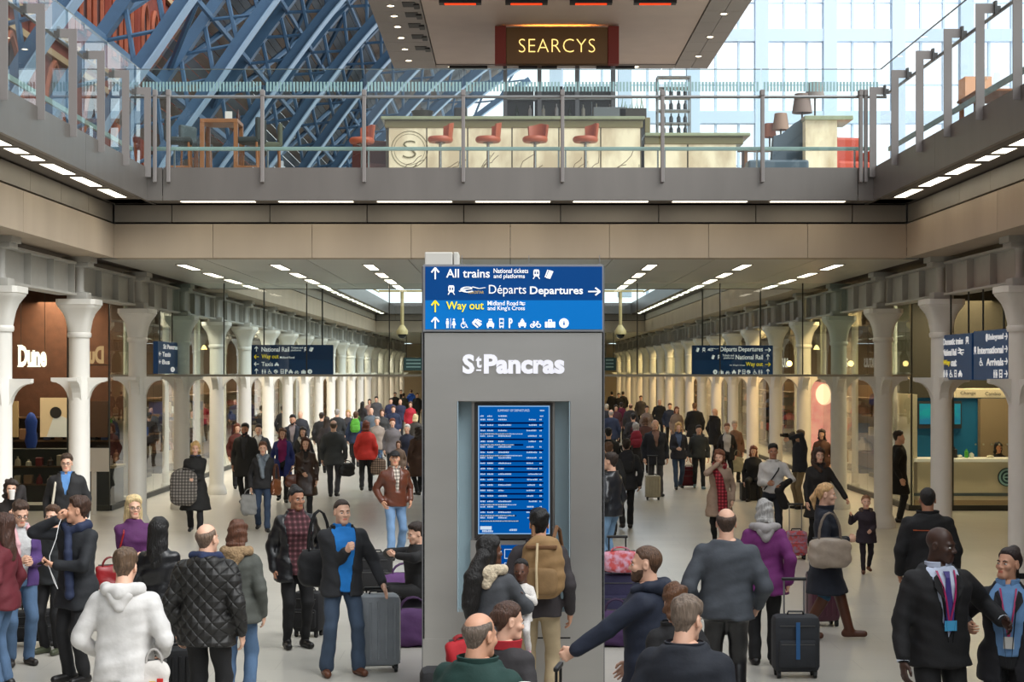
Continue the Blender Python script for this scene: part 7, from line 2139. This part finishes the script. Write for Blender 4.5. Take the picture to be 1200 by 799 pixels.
# ================================================================== MIDDLE DISTANCE, RIGHT
P = person('man in a dark suit and brown tie pulling a cream suitcase', 768, 41.5, 1.85, 6, skin=0, hair=('bald', GRH), top=dict(c=(.12, .13, .17), t=.026, hem=.72, open=.08, oz=1.1), under=dict(c=(.55, .42, .38)), pants=GRYP, bulk=1.06, **WALK)
suitcase('cream hard cabin suitcase pulled by the suited man', 765, 40.2, .36, .52, .22, (.66, .63, .55), 0, .45, True, chrome=True)
P = person('blonde woman in a dark jacket with blue scarf walking by the cream suitcase', 795, 43.8, 1.70, 4, sex='f', hair=('bob', BLD), top=dict(c=(.15, .15, .18), t=.024, hem=.80, open=.08, oz=1.0), under=dict(c=(.3, .36, .48)), pants=DJEAN, ra=(-.08, -.25, 1.08), **WALK2)
suitcase('dark red suitcase between the blonde woman and the boy', 807, 44.3, .40, .50, .26, (.36, .06, .10), 0, .3)
P = person('boy in a charcoal sweatshirt beside the dark red suitcase', 819, 44.0, 1.62, 2, hair=('short', DKH), top=dict(c=(.21, .22, .22), t=.026, hem=.86, hood=True), pants=BLKP, shoes=(.45, .55, .58), **WALK)
P = person('woman in glasses and black cardigan by the right columns', 852, 45.0, 1.64, -4, sex='f', skin=0, hair=('short', (.5, .34, .26)), top=dict(c=(.13, .12, .12), t=.024, hem=.74, open=.10, oz=.8, gap=.03), under=dict(c=(.75, .73, .72)), pants=BLKP)
q = at(P, (.28, -.05, .40)); soft_bag('tote_bag', 'cream tote bag beside the woman in the black cardigan', 0, q.y, q.z, .34, .40, .1, (.66, .62, .50), 0, X=q.x, drop=.2)
P = person('pale haired woman in a tan coat just behind the black cardigan', 861, 46.5, 1.66, 0, sex='f', hair=('short', (.75, .68, .6)), top=dict(c=(.50, .36, .27), t=.024, hem=.7), pants=BLKP)
P = person('woman in black sitting against the right columns', 883, 40.0, 1.64, -10, sex='f', hair=('wavy', REDH), top=dict(c=(.09, .09, .10), t=.03, hem=.86), pants=BLKP, sit=.40, lf=(.14, -.40), rf=(-.12, -.42))
o = MB().box(-.3, .3, -.2, .2, 0, .42, .03).build('bench_block', mat('bench_dark', (.15, .14, .13), .6)); o.location = (pX(883, 40.1), 40.15, 0); tag(o, 'dark low block seat under the woman in black', 'seat')
P = person('photographer in a navy jacket raising a camera by the right columns', 937, 37.6, 1.72, -70, hair=('short', (.36, .28, .2)), top=dict(c=(.13, .15, .20), t=.028, hem=.82), pants=((.48, .42, .32), 'cloth'), ra=(-.06, -.28, 1.60), la=(.06, -.28, 1.58), lh='hold', rh='hold')
o = MB().box(-.07, .07, -.04, .04, -.045, .045, .01).tube([(0, -.03, 0), (0, -.12, 0)], .035, 10).build('camera_body', mat('camera_black', (.06, .06, .06), .4)); o.location = at(P, (0, -.36, 1.66)); o.rotation_euler = (0, 0, math.radians(-70)); tag(o, 'black camera held up by the photographer', 'camera')
P = person('woman with dark hair in brown standing by the pink display', 963, 41.0, 1.62, -20, sex='f', hair=('wavy', DKH), top=dict(c=(.30, .18, .13), t=.024, hem=.8), pants=BLKP)
P = person('person in a long black coat mostly hidden behind the third right column', 1054, 34.3, 1.82, 80, hair=('short', DKH), top=dict(c=(.06, .06, .06), t=.026, hem=.55, flare=.02), pants=BLKP)
P = person('clerk in dark clothes seated behind the exchange counter', 1170, 39.3, 1.66, 0, sex='f', skin=2, hair=('wavy', BKH), top=dict(c=(.10, .10, .11), t=.026, hem=.88), pants=BLKP, sit=.30, lf=(.1, -.3), rf=(-.1, -.3))
P = person('person in black seen from behind among the right columns', 814, 62.0, 1.85, 180, hair=('short', (.5, .36, .24)), top=dict(c=(.07, .07, .08), t=.04, hem=.6, flare=.03), pants=((.35, .30, .26), 'cloth'), bulk=1.15)
P = person('person in black behind a far right column', 838, 56.0, 1.80, 120, hair=('none', DKH), top=dict(c=(.06, .06, .07), t=.04, hem=.6, hood=True), pants=BLKP)
# ================================================================== CROWD
def crowd(rows, side):
    for (x, yh, h, rz, sex, hs, hc, tc, label, *o) in rows:
        d = min(hd(yh, h), 116)
        kw = dict(o[0]) if o else {}
        tp = dict(c=tc, t=.03, hem=kw.pop('hem', .78))
        if kw.pop('hood', False): tp['hood'] = True
        w = WALK if (int(x) % 2) else WALK2
        bp = kw.pop('pack', None)
        P = person(label, x, d, h, rz, sex=sex, hair=(hs, hc), top=tp, pants=kw.pop('pants', BLKP), group='travellers in the distance ' + side, **w, **kw)
        if bp: backpack(bp[0], P, bp[1], h=.44, w=.30, dp=.16, buckles=False)
L = 'left of the kiosk'
crowd([
    (383, 489, 1.66, 180, 'f', 'long', DKH, (.16, .14, .15), 'dark haired woman half hidden by the man in the grey suit'),
    (395, 480, 1.72, 180, 'm', 'short', GRH, (.15, .16, .17), 'grey haired person in black beside the left columns'),
    (408, 481, 1.66, 0, 'f', 'bob', BLD, (.20, .19, .21), 'blonde woman in dark clothes facing us left of the green backpack'),
    (417, 483, 1.74, 180, 'm', 'short', BRH, (.14, .19, .30), 'traveller in navy carrying the green backpack', {'pack': ('bright green backpack with blue straps left of the red jacket', (.35, .66, .22))}),
    (442, 489, 1.68, 0, 'f', 'short', GRH, (.58, .53, .49), 'older woman in a beige grey coat right of the red jacket', {'pants': JEAN}),
    (435, 478, 1.74, 0, 'm', 'bald', GRH, (.36, .40, .44), 'bald man with glasses in a blue grey jacket'),
    (425, 471, 1.66, 160, 'f', 'long', BKH, (.14, .13, .14), 'woman with long black hair far behind the green backpack'),
    (433, 468, 1.66, 0, 'f', 'bob', DKH, (.62, .50, .48), 'dark haired woman in a pale pink top far left'),
    (441, 465, 1.80, 0, 'm', 'short', BKH, (.28, .28, .30), 'tall dark haired man in grey far left of kiosk'),
    (448, 480, 1.68, 0, 'f', 'bob', BRH, (.22, .22, .22), 'brown haired person in dark grey behind the beige coat'),
    (460, 491, 1.70, 6, 'f', 'short', REDH, (.42, .40, .41), 'woman with auburn hair and thick grey scarf'),
    (461, 476, 1.70, 0, 'm', 'short', BRH, (.13, .17, .28), 'man in a navy track top with white sleeve stripes'),
    (458, 467, 1.76, 0, 'm', 'short', DKH, (.15, .18, .32), 'man in blue far behind the track top'),
    (469, 468, 1.74, 0, 'm', 'bald', BRH, (.16, .17, .28), 'bald man in dark blue near the kiosk'),
    (481, 471, 1.70, 0, 'f', 'bob', BRH, (.70, .12, .20), 'woman in a crimson red coat near the kiosk'),
    (487, 486, 1.62, 170, 'f', 'bob', (.86, .78, .6), (.26, .24, .22), 'pale blonde woman beside the kiosk edge'),
    (477, 498, 1.62, -10, 'f', 'short', (.86, .85, .83), (.12, .14, .22), 'white haired woman in a navy coat near the kiosk', {'hem': .55}),
    (467, 517, 1.25, 0, 'f', 'bob', BRH, (.46, .38, .32), 'child in a beige coat before the auburn woman'),
    (463, 460, 1.74, 0, 'm', 'short', BKH, (.15, .15, .16), 'distant man in black, left of the far pair'),
    (470, 457, 1.78, 0, 'm', 'short', BKH, (.20, .20, .22), 'distant tall man in charcoal by the far columns'),
    (473, 461, 1.70, 180, 'm', 'short', DKH, (.24, .24, .22), 'distant man in dark olive seen from behind'),
    (482, 457, 1.76, 180, 'm', 'short', BRH, (.12, .32, .70), 'distant person in a bright blue hooded coat', {'hood': True}),
    (489, 461, 1.74, 0, 'm', 'short', BRH, (.12, .12, .13), 'distant person in black at the kiosk edge'),
    (490, 500, 1.68, 200, 'f', 'wavy', DKH, (.26, .17, .12), 'woman in a dark brown coat cut by the kiosk edge', {'hem': .5}),
    (332, 476, 1.74, 170, 'm', 'short', BKH, (.10, .11, .14), 'person in black with a bag strap behind the left columns'),
    (352, 482, 1.70, 0, 'm', 'bald', GRH, (.16, .17, .20), 'bald man between the left columns under the sign'),
    (377, 484, 1.70, 180, 'm', 'short', DKH, (.14, .14, .15), 'dark figure beside the column left of the grey suit'),
    (193, 472, 1.70, 90, 'f', 'bob', DKH, (.66, .62, .52), 'shop visitor in cream between left columns three and four'),
    (278, 497, 1.66, 20, 'f', 'bob', REDH, (.36, .16, .14), 'woman in dark red behind the bearded man'),
], L)
R_ = 'right of the kiosk'
crowd([
    (711, 474, 1.68, 180, 'f', 'short', (.8, .76, .7), (.20, .20, .22), 'pale haired woman at the right kiosk edge'),
    (716, 480, 1.76, 180, 'm', 'bald', GRH, (.14, .18, .28), 'bald man in navy walking away right of the kiosk'),
    (728, 472, 1.70, 180, 'f', 'short', DKH, (.42, .12, .26), 'woman in a maroon hooded jacket walking away', {'hood': True}),
    (739, 473, 1.74, 180, 'm', 'bald', BRH, (.22, .21, .22), 'bald man in charcoal walking away beside the maroon jacket'),
    (745, 496, 1.70, 180, 'f', 'bob', GRH, (.13, .12, .13), 'grey haired traveller with a red backpack', {'pack': ('dark red backpack on the grey haired traveller', (.50, .08, .16))}),
    (717, 459, 1.76, 180, 'm', 'short', BKH, (.11, .11, .12), 'distant black jacket nearest the right kiosk edge'),
    (730, 459, 1.76, 180, 'm', 'short', BKH, (.12, .12, .13), 'distant black jacket between two others on the right'),
    (725, 461, 1.74, 0, 'm', 'short', DKH, (.10, .10, .11), 'distant dark figure left of the suited man'),
    (751, 464, 1.76, 0, 'm', 'short', BRH, (.26, .24, .22), 'distant man in grey brown behind the suited man'),
    (722, 475, 1.66, 0, 'f', 'bob', DKH, (.34, .20, .22), 'woman in dusky red facing us right of the kiosk'),
    (758, 476, 1.68, 0, 'f', 'short', DKH, (.52, .46, .43), 'woman with a pale shawl behind the suited man'),
    (773, 468, 1.80, 0, 'm', 'bald', BRH, (.11, .11, .12), 'tall bald man in black right of the suited man'),
    (785, 473, 1.70, 0, 'm', 'short', BRH, (.15, .19, .28), 'man in blue behind the blonde woman on the right'),
    (793, 477, 1.68, 0, 'f', 'wavy', REDH, (.56, .48, .42), 'woman in a beige coat behind the blonde woman on the right', {'hem': .6}),
    (713, 502, 1.72, 180, 'm', 'short', BKH, (.10, .10, .11), 'traveller in black walking away nearest the kiosk'),
    (713, 519, 1.72, 180, 'm', 'short', BRH, (.13, .13, .13), 'brown haired traveller in black low beside the kiosk'),
    (734, 515, 1.72, 180, 'm', 'short', DKH, (.12, .12, .13), 'traveller in a dark padded jacket with small rucksack', {'pack': ('small black rucksack of the padded jacket traveller', (.12, .12, .14))}),
    (742, 485, 1.70, 180, 'm', 'short', BKH, (.14, .13, .14), 'dark haired figure in black behind the red backpack'),
    (756, 489, 1.66, 180, 'f', 'bob', BRH, (.30, .18, .14), 'woman in brown beside the red backpack'),
    (918, 472, 1.70, -90, 'm', 'short', DKH, (.24, .22, .20), 'distant figure between the right columns'),
], R_)
